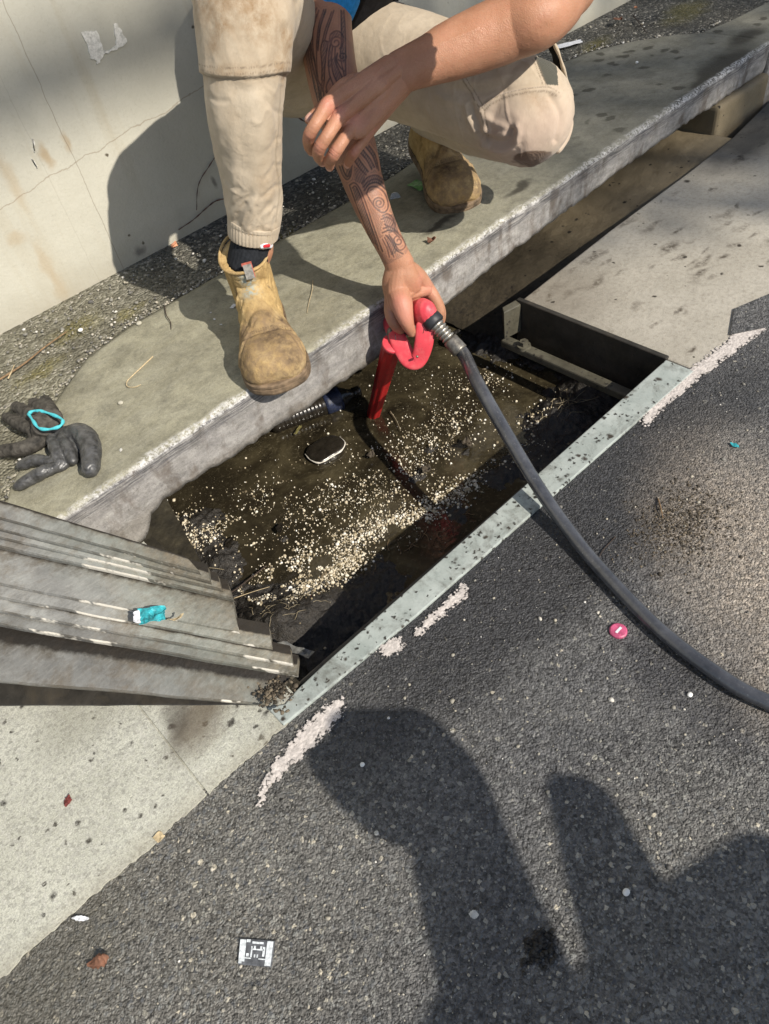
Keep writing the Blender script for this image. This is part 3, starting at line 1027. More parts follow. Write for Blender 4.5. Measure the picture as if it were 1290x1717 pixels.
# inlet throat: silted floor running down into the pit, and its end wall
V, F = grid(1.10, 2.03, 0.926, 1.326, 90, 50)
tx = np.clip((V[:, 0] - 1.10) / 0.92, 0, 1)
ty = np.clip((V[:, 1] - 0.93) / 0.03, 0, 1)
V[:, 2] = -0.012 + (-0.135 + 0.145 * tx ** 0.6) * np.clip(ty, 0.0, 1) * (1 - 0.2 * tx) + 0.004 * fbm(V * 40, 4, 21)
V[:, 2] = np.minimum(V[:, 2], -0.004)
kind(obj('inlet_throat', (V, F), MAT['throat'], base=False), 'structure')
e = obj('inlet_end_wall', joined([box((2.025, 1.006, -0.1), (2.288, 1.34, 0.071))]), MAT['throat'], smooth=False)
kind(bevel(e, 0.012, 3), 'structure')
kind(obj('throat_skirt', box((1.106, 0.90, -0.60), (1.125, 1.36, -0.15)), MAT['pit'], smooth=False), 'structure')

# water
V, F = grid(0.168, 1.112, 0.557, 1.326, 120, 100, ZW)
kind(obj('water', (V, F), MAT['water'], base=False), 'structure')

# sludge banks rising out of the water
V, F = grid(0.168, 1.108, 0.557, 1.324, 300, 250, ZW)
bank = [((0.1924,0.7657,-0.13), 0.09, 0.045), ((0.2542,0.7232,-0.13), 0.09, 0.045), ((0.3294,0.7131,-0.13), 0.07, 0.035), ((0.4397,0.7073,-0.14), 0.05, 0.016),
        ((0.2711,1.0444,-0.14), 0.035, 0.016), ((0.6421,0.7162,-0.14), 0.06, 0.012), ((0.8578,0.6846,-0.14), 0.09, 0.014), ((1.0035,0.706,-0.14), 0.08, 0.018), ((0.7412,0.879,-0.14), 0.02, 0.014),
        ((0.3855,0.9308,-0.14), 0.04, 0.010), ((0.668,0.842,-0.14), 0.03, 0.012), ((0.6295,0.9482,-0.14), 0.012, 0.009), ((0.7812,0.8124,-0.14), 0.02, 0.012), ((1.1137,0.7254,-0.14), 0.07, 0.045), ((0.9659,0.724,-0.14), 0.07, 0.022), ((0.2821,1.1065,-0.14), 0.05, 0.018), ((0.2608,0.9854,-0.14), 0.05, 0.02), ((0.7665,0.7173,-0.14), 0.05, 0.014), ((1.1307,1.015,-0.14), 0.08, 0.03)]
h = np.full(len(V), -0.0095)
for c, r, a in bank:
    d2 = (V[:, 0] - c[0]) ** 2 + (V[:, 1] - c[1]) ** 2
    h += a * np.exp(-d2 / (2 * (r * 0.6) ** 2))
h += 0.010 * np.exp(-((V[:, 1] - 0.56) / 0.08) ** 2) + 0.008 * np.exp(-((V[:, 0] - 1.1) / 0.05) ** 2)
h += 0.013 * fbm(V * 30, 5, 31, 0.6) + 0.005 * fbm(V * 130, 3, 33)
h += 0.014 * np.exp(-((V[:, 0] - 0.225) / 0.05) ** 2)
V[:, 2] = ZW + h
kind(obj('sludge', (V, F), MAT['sludge'], base=False), 'stuff')
SL = h.reshape(300, 250)

def ground_pit(x, y):
    i = np.clip(((x - 0.168) / (1.108 - 0.168) * 299).astype(int), 0, 299)
    j = np.clip(((y - 0.557) / (1.324 - 0.557) * 249).astype(int), 0, 249)
    return ZW + np.maximum(SL[i, j], 0.0)

# ------------------------------------------------------------------ steel edge frame
fr = empty('steel_edge_frame', (0.6, 0.53, 0.0), 'grey green painted steel angle edging the open pit with dark chips and mud spots', 'steel frame')
o = obj('front_rail', prism([(0.1095,0.563,0.005), (0.1088,0.5227,0.005), (0.3613,0.5111,0.005), (1.092, 0.502, 0.005), (1.092, 0.561, 0.005), (0.2116,0.5535,0.005), (0.1552,0.5513,0.005), (0.1306,0.5466,0.005)], 0.008), MAT['rail'], fr, smooth=False)
bevel(o, 0.002)
obj('rail_leg', box((0.13, 0.5575, -0.075), (1.10, 0.5635, -0.0035)), MAT['dark_steel'], fr, smooth=False)
o = obj('end_plate', box((1.0925, 0.5615, -0.115), (1.1045, 0.932, 0.0065)), MAT['dark_steel'], fr, smooth=False)
bevel(o, 0.002)
o = obj('corner_plate', prism([(1.046, 0.928, -0.001), (1.0915, 0.918, -0.001), (1.1045, 0.933, 0.004), (1.058, 0.943, 0.001)], 0.07), MAT['olive_steel'], fr, smooth=False)
bevel(o, 0.002)
o = obj('ledge_bar', box((1.034, 0.5645, -0.085), (1.058, 0.930, -0.066)), MAT['olive_steel'], fr, smooth=False)
bevel(o, 0.004)
V, F = tube([(1.046, 0.872, -0.070), (1.046, 0.872, -0.052)], [0.010, 0.010], 6, 1, caps=False)
V2, F2 = tube([(1.046, 0.872, -0.070), (1.046, 0.872, -0.062)], [0.016, 0.015], 20, 1, caps=False)
obj('bolt', joined([(V, F), (V2, F2)]), MAT['olive_steel'], fr, smooth=False)

# ------------------------------------------------------------------ worn line paint on the road
def paint(pts):
    P = ragged(pts, None, 0, 3, 0.0015, 6)[:, :2]
    st = 0.0025
    x0, y0 = P.min(0)
    x1, y1 = P.max(0)
    V, F = grid(x0, x1, y0, y1, int((x1 - x0) / st) + 2, int((y1 - y0) / st) + 2, 0.004)
    ins = inside(V[:, :2], P)
    F = F[ins[F].all(1)]
    used = np.unique(F)
    remap = np.full(len(V), -1)
    remap[used] = np.arange(len(used))
    V, F = V[used], remap[F]
    ed = np.clip(seg_dist(V[:, :2], np.concatenate([P, P[:1]])) / 0.014, 0, 1)
    return kind(obj('road_marking', (V, F), MAT['paint'], smooth=False, attrs={'edge': ed}), 'structure')


paint([(0.0078,0.4491,0), (0.0155,0.4649,0), (0.041,0.4834,0), (0.082,0.4969,0), (0.1303,0.5042,0), (0.1725,0.5046,0), (0.1954,0.4958,0), (0.1945,0.4805,0), (0.174,0.4698,0), (0.1309,0.4655,0), (0.0802,0.4652,0), (0.0423,0.4649,0), (0.025,0.4551,0)])
paint([(0.3335,0.4967,0), (0.3752,0.5002,0), (0.4197,0.4988,0), (0.4523,0.5041,0), (0.4529,0.486,0), (0.4369,0.4739,0), (0.396,0.4764,0), (0.3527,0.4781,0), (0.3293,0.4798,0)])
paint([(0.9175,0.5072,0), (0.9579,0.5132,0), (1.0249,0.5137,0), (1.1416,0.5117,0), (1.2571,0.5047,0), (1.3814,0.4982,0), (1.6289,0.4725,0), (1.5752,0.4236,0), (1.3058,0.4583,0), (1.1944,0.4693,0), (1.087,0.4789,0), (0.998,0.4843,0), (0.9385,0.4822,0), (0.9043,0.4777,0)])
paint([(0.2697,0.5136,0), (0.291,0.5169,0), (0.3114,0.5124,0), (0.3221,0.5003,0), (0.3135,0.484,0), (0.296,0.4811,0), (0.2791,0.4912,0)])


# ------------------------------------------------------------------ stacked steel cover plates
def plate(fl, fr_, br, bl, t, seed, label, vis=0.7, bend=0.0004, mat='plate'):
    r = np.random.default_rng(seed)
    n, m = 90, 14
    fl, fr_, br, bl = A(fl), A(fr_), A(br), A(bl)
    u = np.linspace(0, 1, n)
    wob = 0.0016 * fbm(np.stack([u * 9 + seed, u * 0, u * 0], 1), 4, seed)
    wob2 = 0.002 * fbm(np.stack([u * 6 + seed, u * 0 + 3, u * 0], 1), 3, seed + 3)
    rows, lips, backs = [], [], []
    dn = A((0, 0, -1))
    fwd = norm((fl + fr_) / 2 - (bl + br) / 2)
    front = fl + (fr_ - fl) * u[:, None] + fwd * wob[:, None] + A((0, 0, 1)) * (wob2 * 0.5)[:, None]
    back = bl + (br - bl) * u[:, None]
    rows.append(front + dn * t)
    lips.append(np.full(n, 0.7)); backs.append(np.zeros(n))
    rows.append(front + dn * t * 0.35 + fwd * 0.0008)
    lips.append(np.full(n, 1.0)); backs.append(np.zeros(n))
    rows.append(front + dn * 0.0006 - fwd * 0.0004)
    lips.append(np.full(n, 1.0)); backs.append(np.zeros(n))
    for k in range(m):
        s = (k + 0.04) / (m - 1 + 0.04)
        rows.append(front * (1 - s) + back * s + A((0, 0, 1)) * (bend * math.sin(math.pi * s) + 0.0008 * vnoise(np.stack([u * 12, u * 0 + s * 4 + seed, u * 0], 1), seed))[:, None])
        lips.append(np.full(n, 0.35 if k == 0 else 0.0)); backs.append(np.full(n, min(1.0, s / vis)))
    rows.append(back + dn * t)
    lips.append(np.zeros(n)); backs.append(np.ones(n))
    Rn = len(rows)
    V = np.concatenate(rows)
    i, j = np.meshgrid(np.arange(Rn), np.arange(n - 1), indexing='ij')
    i2 = (i + 1) % Rn
    F = [list(q) for q in np.stack([i * n + j, i * n + j + 1, i2 * n + j + 1, i2 * n + j], -1).reshape(-1, 4)]
    F.append([k * n for k in range(Rn)])
    F.append([k * n + n - 1 for k in range(Rn)][::-1])
    o = obj('cover_plate', (V, F), MAT[mat], smooth=False, attrs={'lip': np.concatenate(lips), 'back': np.concatenate(backs), 'tone': np.full(len(V), r.uniform(0.68, 1.18))})
    return tag(o, label, 'steel plate', 'steel cover plates piled beside the pit')


plate((-0.2811,0.9902,0.01), (0.1105,0.5636,0.01), (0.1474,0.5609,0.016), (-0.2418,1.0736,0.03), 0.004, 3, 'dark sheet laid flat in place of the shadow under the piled plates on the pale gutter', 1.0, 0.0, 'dark_steel')  # dark sheet standing in for the shadow under the pile's front edge
plate((-0.2251,0.9092,0.135), (0.1071,0.5639,0.018), (0.1714,0.5562,0.034), (-0.1792,1.0241,0.15), 0.008, 11, 'widest steel plate of the pile, nearest the gutter, muddy at its right end', 0.68)
plate((-0.1804,0.9891,0.165), (0.164,0.5456,0.048), (0.1838,0.5656,0.05), (-0.1637,1.0359,0.168), 0.012, 12, 'narrow plate step directly above the widest lowest plate', 0.52)
plate((-0.1693,1.0036,0.175), (0.1676,0.555,0.06), (0.1828,0.5791,0.062), (-0.1519,1.0528,0.178), 0.011, 13, 'second narrow plate step above the widest lowest plate', 0.52)
plate((-0.1584,1.0198,0.184), (0.1611,0.5886,0.072), (0.1808,0.6216,0.076), (-0.1399,1.0701,0.188), 0.011, 14, 'plate step under the teal wrapper, just below the broad grey plate', 0.55)
plate((-0.1463,1.0375,0.194), (0.1418,0.6353,0.086), (0.1742,0.7011,0.092), (-0.1112,1.1364,0.2), 0.012, 15, 'broad grey plate with a rounded stained end in the middle of the pile', 0.80)
plate((-0.1169,1.1019,0.208), (0.1666,0.6776,0.104), (0.1785,0.7079,0.108), (-0.1005,1.1456,0.212), 0.011, 16, 'thin plate step lying on the broad grey plate, chipped white along its edge', 0.45)
plate((-0.1086,1.1096,0.217), (0.1622,0.6937,0.116), (0.1739,0.7196,0.12), (-0.0921,1.1539,0.221), 0.011, 17, 'thin rust flecked plate step third from the top of the pile', 0.45)
plate((-0.1003,1.1173,0.226), (0.1565,0.7079,0.128), (0.1705,0.733,0.132), (-0.0826,1.1652,0.23), 0.011, 18, 'thin dark plate step second from the top of the pile', 0.55)
plate((-0.0883,1.1348,0.236), (0.153,0.7232,0.141), (0.1534,0.7519,0.15), (-0.0726,1.168,0.244), 0.012, 19, 'topmost dark plate of the pile, lying against the kerb slab', 1.0)

# clods of mud at the right end of the lowest plate
def pebbles(n, pos, rad, seed, sub=1, squash=0.7):
    r = np.random.default_rng(seed)
    import bmesh
    bm = bmesh.new()
    bmesh.ops.create_icosphere(bm, subdivisions=sub, radius=1.0)
    bv = A([v.co[:] for v in bm.verts])
    bf = np.array([[v.index for v in f.verts] for f in bm.faces])
    bm.free()
    Vs, Fs = [], []
    for k in range(n):
        p, rr = pos(r), rad(r)
        if p is None:
            continue
        s = rr * r.uniform(0.7, 1.2, 3) * A((1, 1, squash))
        a = r.uniform(0, 6.28)
        v = bv * s * (1 + 0.18 * r.normal(0, 1, (len(bv), 1)) * (sub < 3 and squash < 0.95))
        c, q = math.cos(a), math.sin(a)
        v = np.stack([v[:, 0] * c - v[:, 1] * q, v[:, 0] * q + v[:, 1] * c, v[:, 2]], 1) + A(p)
        Fs.append(bf + len(bv) * len(Vs))
        Vs.append(v)
    return np.concatenate(Vs), np.concatenate(Fs)


def m_rand(name, stops, rough=0.7, sc=500, spec=0.3, **k):
    M = Mat(name)
    g = M.N('ShaderNodeNewGeometry')
    c = M.ramp(g.outputs['Random Per Island'], stops)
    c = M.mix(M.mr(M.noise(sc, 3), 0.3, 0.7, 0, 0.35), c, M.mix(0.5, c, (0.02, 0.018, 0.015, 1)))
    return M.end(c, rough, None, spec, **k)


MAT['mudclod'] = m_rand('mud_crumbs', [(0.0, (0.03, 0.025, 0.018)), (0.6, (0.075, 0.06, 0.042)), (1.0, (0.18, 0.145, 0.10))])
MAT['gravel'] = m_rand('road_grit', [(0.0, (0.10, 0.095, 0.09)), (0.5, (0.24, 0.23, 0.20)), (0.85, (0.42, 0.38, 0.30)), (1.0, (0.72, 0.70, 0.66))])
MAT['bead'] = m_rand('polystyrene_beads', [(0.0, (0.13, 0.10, 0.06)), (0.25, (0.36, 0.30, 0.19)), (0.6, (0.62, 0.54, 0.40)), (0.9, (0.76, 0.71, 0.58)), (1.0, (0.86, 0.84, 0.78))], 0.45)

c0, c1 = A((0.132,0.556,0.04)), A((0.1453,0.5597,0.046))
kind(obj('mud_crumbs', pebbles(260, lambda r: c0 + (r.normal(0, 0.013), r.normal(0, 0.015), r.uniform(-0.010, -0.006)), lambda r: float(np.clip(r.lognormal(-6.4, 0.5), 0.0006, 0.004)), 4), MAT['mudclod'], smooth=False), 'stuff')
cm = A((0.7542,0.3196,0))
kind(obj('dry_mud_crumbs', pebbles(1500, lambda r: cm + (r.normal(0, 0.045), r.normal(0, 0.03), r.uniform(-0.0004, 0.0008)), lambda r: abs(r.normal(0, 0.0010)) + 0.0005, 5), MAT['mudclod'], smooth=False), 'stuff')
ct = A((0.1456,0.1067,0))
kind(obj('tar_crumbs', pebbles(130, lambda r: ct + (r.normal(0, 0.009), r.normal(0, 0.007), r.uniform(0, 0.003)), lambda r: r.uniform(0.0012, 0.0035), 6), MAT['sludge'], smooth=False), 'stuff')


def road_pos(r):
    x, y = r.uniform(-0.25, 1.3), r.uniform(0.0, 0.50)
    return (x, y, 0.0008)


kind(obj('road_grit', pebbles(1300, road_pos, lambda r: float(np.clip(r.lognormal(-6.9, 0.6), 0.0005, 0.0042)), 7, 1, 0.6), MAT['gravel'], smooth=False), 'stuff')


def verge_pos(r):
    x = r.uniform(-0.1, 2.4)
    y = r.uniform(1.02, 1.60) if x < 0.22 else r.uniform(1.385, 1.605)
    if x > 0.02 and y < np.interp(x, bx, by):
        return None
    if r.random() < 0.35:
        y = (np.interp(x, bx, by) if x > 0 else 1.07) + abs(r.normal(0, 0.012))
    return (x, y, 0.148)


kind(obj('footpath_grit', pebbles(2600, verge_pos, lambda r: 0.0008 + abs(r.normal(0, 0.0018)), 8, 1, 0.65), MAT['gravel'], smooth=False), 'stuff')

# polystyrene beads washed into drifts on the silty water
band = [A((0.2876,1.1939,-0.15))[:2], A((0.2058,1.0631,-0.15))[:2]]
drifts = [
    ([(0.2172,0.9694,-0.15), (0.2198,0.8704,-0.15), (0.2788,0.854,-0.15), (0.3915,0.8651,-0.15)], 0.030, 1500, 1.05),
    ([(0.3078,0.7892,-0.15), (0.3807,0.7882,-0.15), (0.443,0.7808,-0.15)], 0.022, 900, 1.1),
    ([(0.4273,0.8339,-0.15), (0.5244,0.8001,-0.15), (0.6181,0.7599,-0.15), (0.7385,0.7412,-0.15)], 0.026, 1500, 0.95),
    ([(0.5639,0.8788,-0.15), (0.7125,0.8881,-0.15), (0.8738,0.8983,-0.15)], 0.060, 1100, 0.7),
    ([(0.9192,0.9773,-0.15), (0.976,0.9362,-0.15), (1.0336,0.9318,-0.15)], 0.030, 190, 0.9),
    ([(0.7385,0.7412,-0.15), (0.8713,0.7429,-0.15), (0.9599,0.7508,-0.15)], 0.035, 230, 1.0),
    ([(0.2823,1.1731,-0.15), (0.2314,1.0806,-0.15), (0.2654,1.0643,-0.15), (0.3701,1.0387,-0.15)], 0.026, 650, 0.85),
    ([(0.3839,1.1022,-0.15), (0.4516,0.9388,-0.15), (0.5828,0.9372,-0.15)], 0.070, 800, 0.65),
    ([(0.5649,1.0777,-0.15), (0.7449,1.0362,-0.15), (1.0021,1.0551,-0.15)], 0.100, 240, 0.6),
    ([(0.2095,0.8123,-0.14), (0.2382,0.7417,-0.14)], 0.060, 60, 1.0),
    ([(1.1359,1.1362,-0.12), (1.2762,1.0604,-0.1)], 0.090, 50, 0.8),
]
bp = []
for line, sig, n, sz in drifts:
    L = crom([p[:2] for p in line], 20) if len(line) > 2 else A([A(line[0])[:2] + (A(line[1])[:2] - A(line[0])[:2]) * t for t in np.linspace(0, 1, 20)])
    for k in range(int(n * 1.35)):
        q = L[rng.integers(len(L))] + rng.normal(0, sig * 1.15, 2) * (0.3 + 0.9 * rng.random())
        bp.append((q[0], q[1], sz))
bp = A(bp)
cl = fbm(np.stack([bp[:, 0] * 28, bp[:, 1] * 28, bp[:, 0] * 0], 1), 3, 51)
keep = (bp[:, 0] > 0.235) & (bp[:, 0] < 1.08) & (bp[:, 1] > 0.575) & (bp[:, 1] < 1.30) & (cl > -0.22)
bp = bp[keep]
it = iter(range(len(bp)))
bz = ground_pit(bp[:, 0], bp[:, 1])


def bead_pos(r):
    bead_pos.k += 1
    return (bp[bead_pos.k, 0], bp[bead_pos.k, 1], bz[bead_pos.k] + 0.0008)


bead_pos.k = -1
kind(obj('polystyrene_beads', pebbles(len(bp), bead_pos, lambda r: float(np.clip(r.lognormal(-6.80, 0.48), 0.0005, 0.0036)) * (0.6 + 0.5 * bp[bead_pos.k, 2]), 9, 2, 0.97), MAT['bead']), 'stuff')

# ------------------------------------------------------------------ things in the pit
MAT['dark_plastic'] = plain('murky_bottle_plastic', (0.018, 0.015, 0.011), 0.25, 0.4, 80, 0.2, 0.5)
MAT['blue_label'] = plain('faded_blue_label', (0.018, 0.024, 0.050), 0.4, 0.98, 420, 0.4)
MAT['white_rim'] = plain('pale_edge_white', (0.62, 0.58, 0.5), 0.4, 0.3, 150, 0.2)
MAT['red_scrap'] = plain('red_plastic', (0.40, 0.02, 0.02), 0.4, 0.3, 200)
MAT['root'] = plain('pale_root', (0.24, 0.20, 0.13), 0.7, 0.4, 200)
MAT['twig'] = plain('dry_twig', (0.20, 0.13, 0.07), 0.8, 0.4, 200)
MAT['darktwig'] = plain('dark_twig', (0.045, 0.03, 0.022), 0.8, 0.4, 200)
MAT['straw'] = plain('dry_straw', (0.45, 0.36, 0.22), 0.8, 0.3, 200)
MAT['moss'] = plain('olive_scrap', (0.16, 0.14, 0.05), 0.7, 0.4, 200)

b0, b1 = A((0.5609,1.2202,-0.14)), A((0.7725,1.1384,-0.14))
bt = empty('drink_bottle', tuple(b0), 'dirty ribbed plastic bottle with a blue label floating under the slab edge', 'bottle')
ax = norm(b1 - b0)
LN = np.linalg.norm(b1 - b0)
ss = np.linspace(0, 1, 90)
rad = np.interp(ss, [0, 0.02, 0.05, 0.60, 0.66, 0.78, 0.88, 0.90, 0.97, 1.0], [0.016, 0.022, 0.026, 0.026, 0.027, 0.027, 0.014, 0.012, 0.012, 0.010])
rad = rad - np.where((ss > 0.06) & (ss < 0.56), 0.0018 * (0.5 + 0.5 * np.sin(ss * 150)), 0)
obj('bottle_body', tube(b0 + ax * LN * ss[:, None], rad, 28, 1, caps=False), MAT['dark_plastic'], bt)
s2 = np.linspace(0.60, 0.78, 6)
obj('bottle_label', tube(b0 + ax * LN * s2[:, None], 0.0278, 28, 1, caps=False), MAT['blue_label'], bt)
s2 = np.linspace(0.92, 1.0, 4)
obj('bottle_cap', tube(b0 + ax * LN * s2[:, None], 0.0135, 20, 1, caps=False), MAT['dark_plastic'], bt)

# rounded lump in the water with a pale raised edge on one side
lp = [(0.5557,1.0834,-0.15), (0.5708,1.0932,-0.149), (0.5965,1.0946,-0.149), (0.6281,1.0856,-0.149), (0.6407,1.0627,-0.149), (0.6353,1.038,-0.149), (0.6138,1.0255,-0.149), (0.586,1.0277,-0.149), (0.5581,1.0335,-0.149), (0.5507,1.0578,-0.149)]
lc = A(lp).mean(0)
lt = empty('wet_lump', tuple(lc), 'dark rounded wet lump with a pale lower edge standing in the murky water', 'lump')
ring = crom(lp + [lp[0]], 8)[:-1]
n = len(ring)
rows = []
for s_, z_ in ((1.0, -0.006), (1.0, -0.001), (0.97, 0.0025), (0.90, 0.0048), (0.75, 0.0060), (0.5, 0.0064), (0.2, 0.0066)):
    q = lc + (ring - lc) * s_
    q[:, 2] = lc[2] + z_ + 0.0016 * fbm(q * 70, 3, 19)
    rows.append(q)
V = np.concatenate(rows + [[lc + A((0, 0, 0.0068))]])
F = []
for k in range(len(rows) - 1):
    for i in range(n):
        j = (i + 1) % n
        F.append([k * n + i, k * n + j, (k + 1) * n + j, (k + 1) * n + i][::-1])
F += [[(len(rows) - 1) * n + i, len(rows) * n, (len(rows) - 1) * n + (i + 1) % n] for i in range(n)]
obj('lump_body', (V, F), MAT['dark_plastic'], lt)
arc = crom(lp[4:] + [lp[0]], 8) + A((0, 0, 0.0016))
obj('pale_edge', tube(arc, list(np.abs(0.0004 + 0.0022 * np.sin(np.linspace(0.1, 3.0, len(arc))) * (0.65 + 0.5 * vnoise(arc * 160, 7)))), 8, 1), MAT['white_rim'], lt)  # pale tube along part of the lump's outline


def crumple(name, pts, mat, label, cat, amp=0.003, seed=0, t=0.0006, up=0.001, attrs=None, group=None):
    """small crumpled sheet with real thickness; pts: outline corners (4) on the ground"""
    P = A(pts)
    n = 12
    u, v = np.meshgrid(np.linspace(0, 1, n), np.linspace(0, 1, n), indexing='ij')
    G = ((1 - u) * (1 - v))[..., None] * P[0] + (u * (1 - v))[..., None] * P[1] + (u * v)[..., None] * P[2] + ((1 - u) * v)[..., None] * P[3]
    G = G.reshape(-1, 3)
    sz = np.linalg.norm(P[2] - P[0])
    if 'leaf' in name or 'feather' in name or 'clod' in name or 'splash' in name:
        e1, e2 = P[1] - P[0], P[3] - P[0]
        long_u = np.linalg.norm(e1) > np.linalg.norm(e2)
        s_ = (u if long_u else v).reshape(-1)
        m_ = (v if long_u else u).reshape(-1)
        wd_ = np.clip(np.sin(math.pi * np.clip(s_, 0.02, 0.98)), 0.05, 1) ** 0.7 * (1 + 0.18 * np.sin(s_ * 31 + seed))
        G = P[0] + (s_[:, None] * e1 + (0.5 + (m_ - 0.5) * wd_)[:, None] * e2 if long_u else s_[:, None] * e2 + (0.5 + (m_ - 0.5) * wd_)[:, None] * e1)
    G[:, 2] += up + amp * (fbm(G * (3.0 / sz) + seed, 3, seed + 60) + 0.55) * 1.2
    G[:, :2] += 0.08 * sz * fbm(G * (4.0 / sz) + seed, 2, seed + 61)[:, None] * A((1, -0.6))
    G[:, 2] = np.maximum(G[:, 2], P[:, 2].min() + 0.0005)
    i, j = np.meshgrid(np.arange(n - 1), np.arange(n - 1), indexing='ij')
    k = i * n + j
    F = np.stack([k, k + n, k + n + 1, k + 1], -1).reshape(-1, 4)
    N = vnormals(G, F)
    H = G - N * t
    bnd = [i * n for i in range(n)] + [(n - 1) * n + j for j in range(1, n)] + [i * n + n - 1 for i in range(n - 2, -1, -1)] + [j for j in range(n - 2, 0, -1)]
    F = [list(q) for q in F] + [list(q + n * n)[::-1] for q in F] + [[bnd[a], bnd[a] + n * n, bnd[(a + 1) % len(bnd)] + n * n, bnd[(a + 1) % len(bnd)]] for a in range(len(bnd))]
    o = obj(name, (np.concatenate([G, H]), F), mat, smooth=False)
    if label:
        tag(o, label, cat, group)
    return o


def q4(c, w, h, a):
    c = A(c)
    ca, sa = math.cos(a), math.sin(a)
    return [c + A((x * ca - y * sa, x * sa + y * ca, 0)) for x, y in ((-w / 2, -h / 2), (w / 2, -h / 2), (w / 2, h / 2), (-w / 2, h / 2))]


crumple('red_scrap', q4((0.3052,0.746,-0.118), 0.016, 0.009, 0.3), MAT['red_scrap'], 'red plastic scrap on the black sludge beside the bead drift', 'litter', 0.003, 1)
crumple('red_scrap', q4((0.2418,0.7161,-0.108), 0.014, 0.007, 0.5), MAT['red_scrap'], 'small dull red scrap half sunk in the black sludge near the plate ends', 'litter', 0.003, 2)
MAT['clear'] = Mat('clear_plastic').end((0.55, 0.55, 0.52, 1), 0.08, None, 0.6, Transmission_Weight=0.75)
MAT['greyplastic'] = plain('grey_plastic', (0.12, 0.12, 0.115), 0.2, 0.6, 120, 0.3, 0.6)
crumple('plastic_shard', [(0.1948,0.6863,-0.07), (0.2097,0.6763,-0.07), (0.229,0.6247,-0.07), (0.2168,0.622,-0.07)], MAT['greyplastic'], 'crushed smoky plastic shard wedged beside the steel frame corner', 'litter', 0.006, 3)
crumple('dark_leaf', q4((0.3817,0.9483,-0.146), 0.030, 0.014, 0.8), MAT['dark_plastic'], 'soaked black leaf floating among the beads near the slab edge', 'leaf', 0.004, 4)
crumple('dark_leaf', q4((0.2905,0.9998,-0.146), 0.036, 0.013, 0.55), MAT['dark_plastic'], 'long soaked black leaf floating beside the bead drift at the left', 'leaf', 0.004, 5)
crumple('olive_scrap', q4((0.5945,1.1572,-0.148), 0.030, 0.007, 0.5), MAT['moss'], 'olive green weed strand lying along the dirty bottle', 'weed', 0.003, 6)
crumple('floating_clod', q4((0.686,0.8351,-0.15), 0.020, 0.018, 0.2), MAT['mudclod'], 'brown clump of silt standing out of the bead covered water', 'silt clump', 0.012, 7, 0.003)
crumple('floating_clod', q4((0.7936,0.8195,-0.15), 0.026, 0.022, 0.9), MAT['mudclod'], 'larger brown silt clump close beside the black hose', 'silt clump', 0.016, 8, 0.003)
crumple('floating_clod', q4((0.6434,0.9619,-0.15), 0.016, 0.012, 0.4), MAT['mudclod'], 'small brown silt clump below the red lance tip', 'silt clump', 0.010, 9, 0.003)


def strand(name, pts, r, mat, label, cat='twig', group=None, n=6, sub=6):
    P = A(pts)
    o = obj(name, tube(P, list(np.linspace(r, r * 0.55, len(P))), n, sub), mat)
    return tag(o, label, cat, group) if label else o


def roots(cx, n, spread, ln, seed, z, name, mat, r0=0.0007):
    r = np.random.default_rng(seed)
    parts = []
    for k in range(n):
        p = A(cx) + A((r.normal(0, spread), r.normal(0, spread * 0.6), 0))
        a = r.normal(0.3, 0.5)
        pts = []
        for s in range(5):
            pts.append((p[0], p[1], float(ground_pit(p[0:1], p[1:2])[0]) + z + r.normal(0, 0.0015)))
            a += r.normal(0, 0.45)
            p = p + A((math.cos(a), math.sin(a), 0)) * ln / 4
        parts.append(tube(pts, [r0, r0, r0, r0 * 0.8, r0 * 0.4], 5, 4))
    return kind(obj(name, joined(parts), mat), 'stuff')


roots((0.9811,0.7358,-0.14), 16, 0.035, 0.06, 71, 0.002, 'pale_roots', MAT['root'])
roots((0.9204,0.6734,-0.13), 16, 0.04, 0.06, 72, 0.002, 'dark_roots', MAT['darktwig'])
roots((0.2514,0.7545,-0.13), 26, 0.03, 0.028, 73, 0.003, 'fine_litter_fibres', MAT['root'], 0.0005)
roots((0.538,0.7101,-0.13), 14, 0.05, 0.03, 74, 0.002, 'sludge_fibres', MAT['twig'], 0.0005)
strand('straw', [(0.2149,0.864,-0.125), (0.2466,0.8441,-0.12), (0.2733,0.8295,-0.12)], 0.0009, MAT['straw'], 'pale straw lying across the black sludge beside the plate ends', 'straw')
strand('twig', [(0.7717,1.0346,-0.15), (0.7579,1.0003,-0.149), (0.7401,0.9682,-0.149)], 0.0012, MAT['root'], 'short bent pale twig in the water right of the red lance tip')
strand('twig', [(0.2064,0.987,-0.135), (0.2238,0.9673,-0.13), (0.2415,0.9422,-0.132)], 0.0012, MAT['root'], 'straight pale twig in the bead drift touching the plates')
strand('twig', [(0.3042,0.8958,-0.146), (0.2379,0.8907,-0.14), (0.2073,0.8864,-0.132)], 0.0016, MAT['darktwig'], 'dark wet twig across the bead drift at the left of the pit')

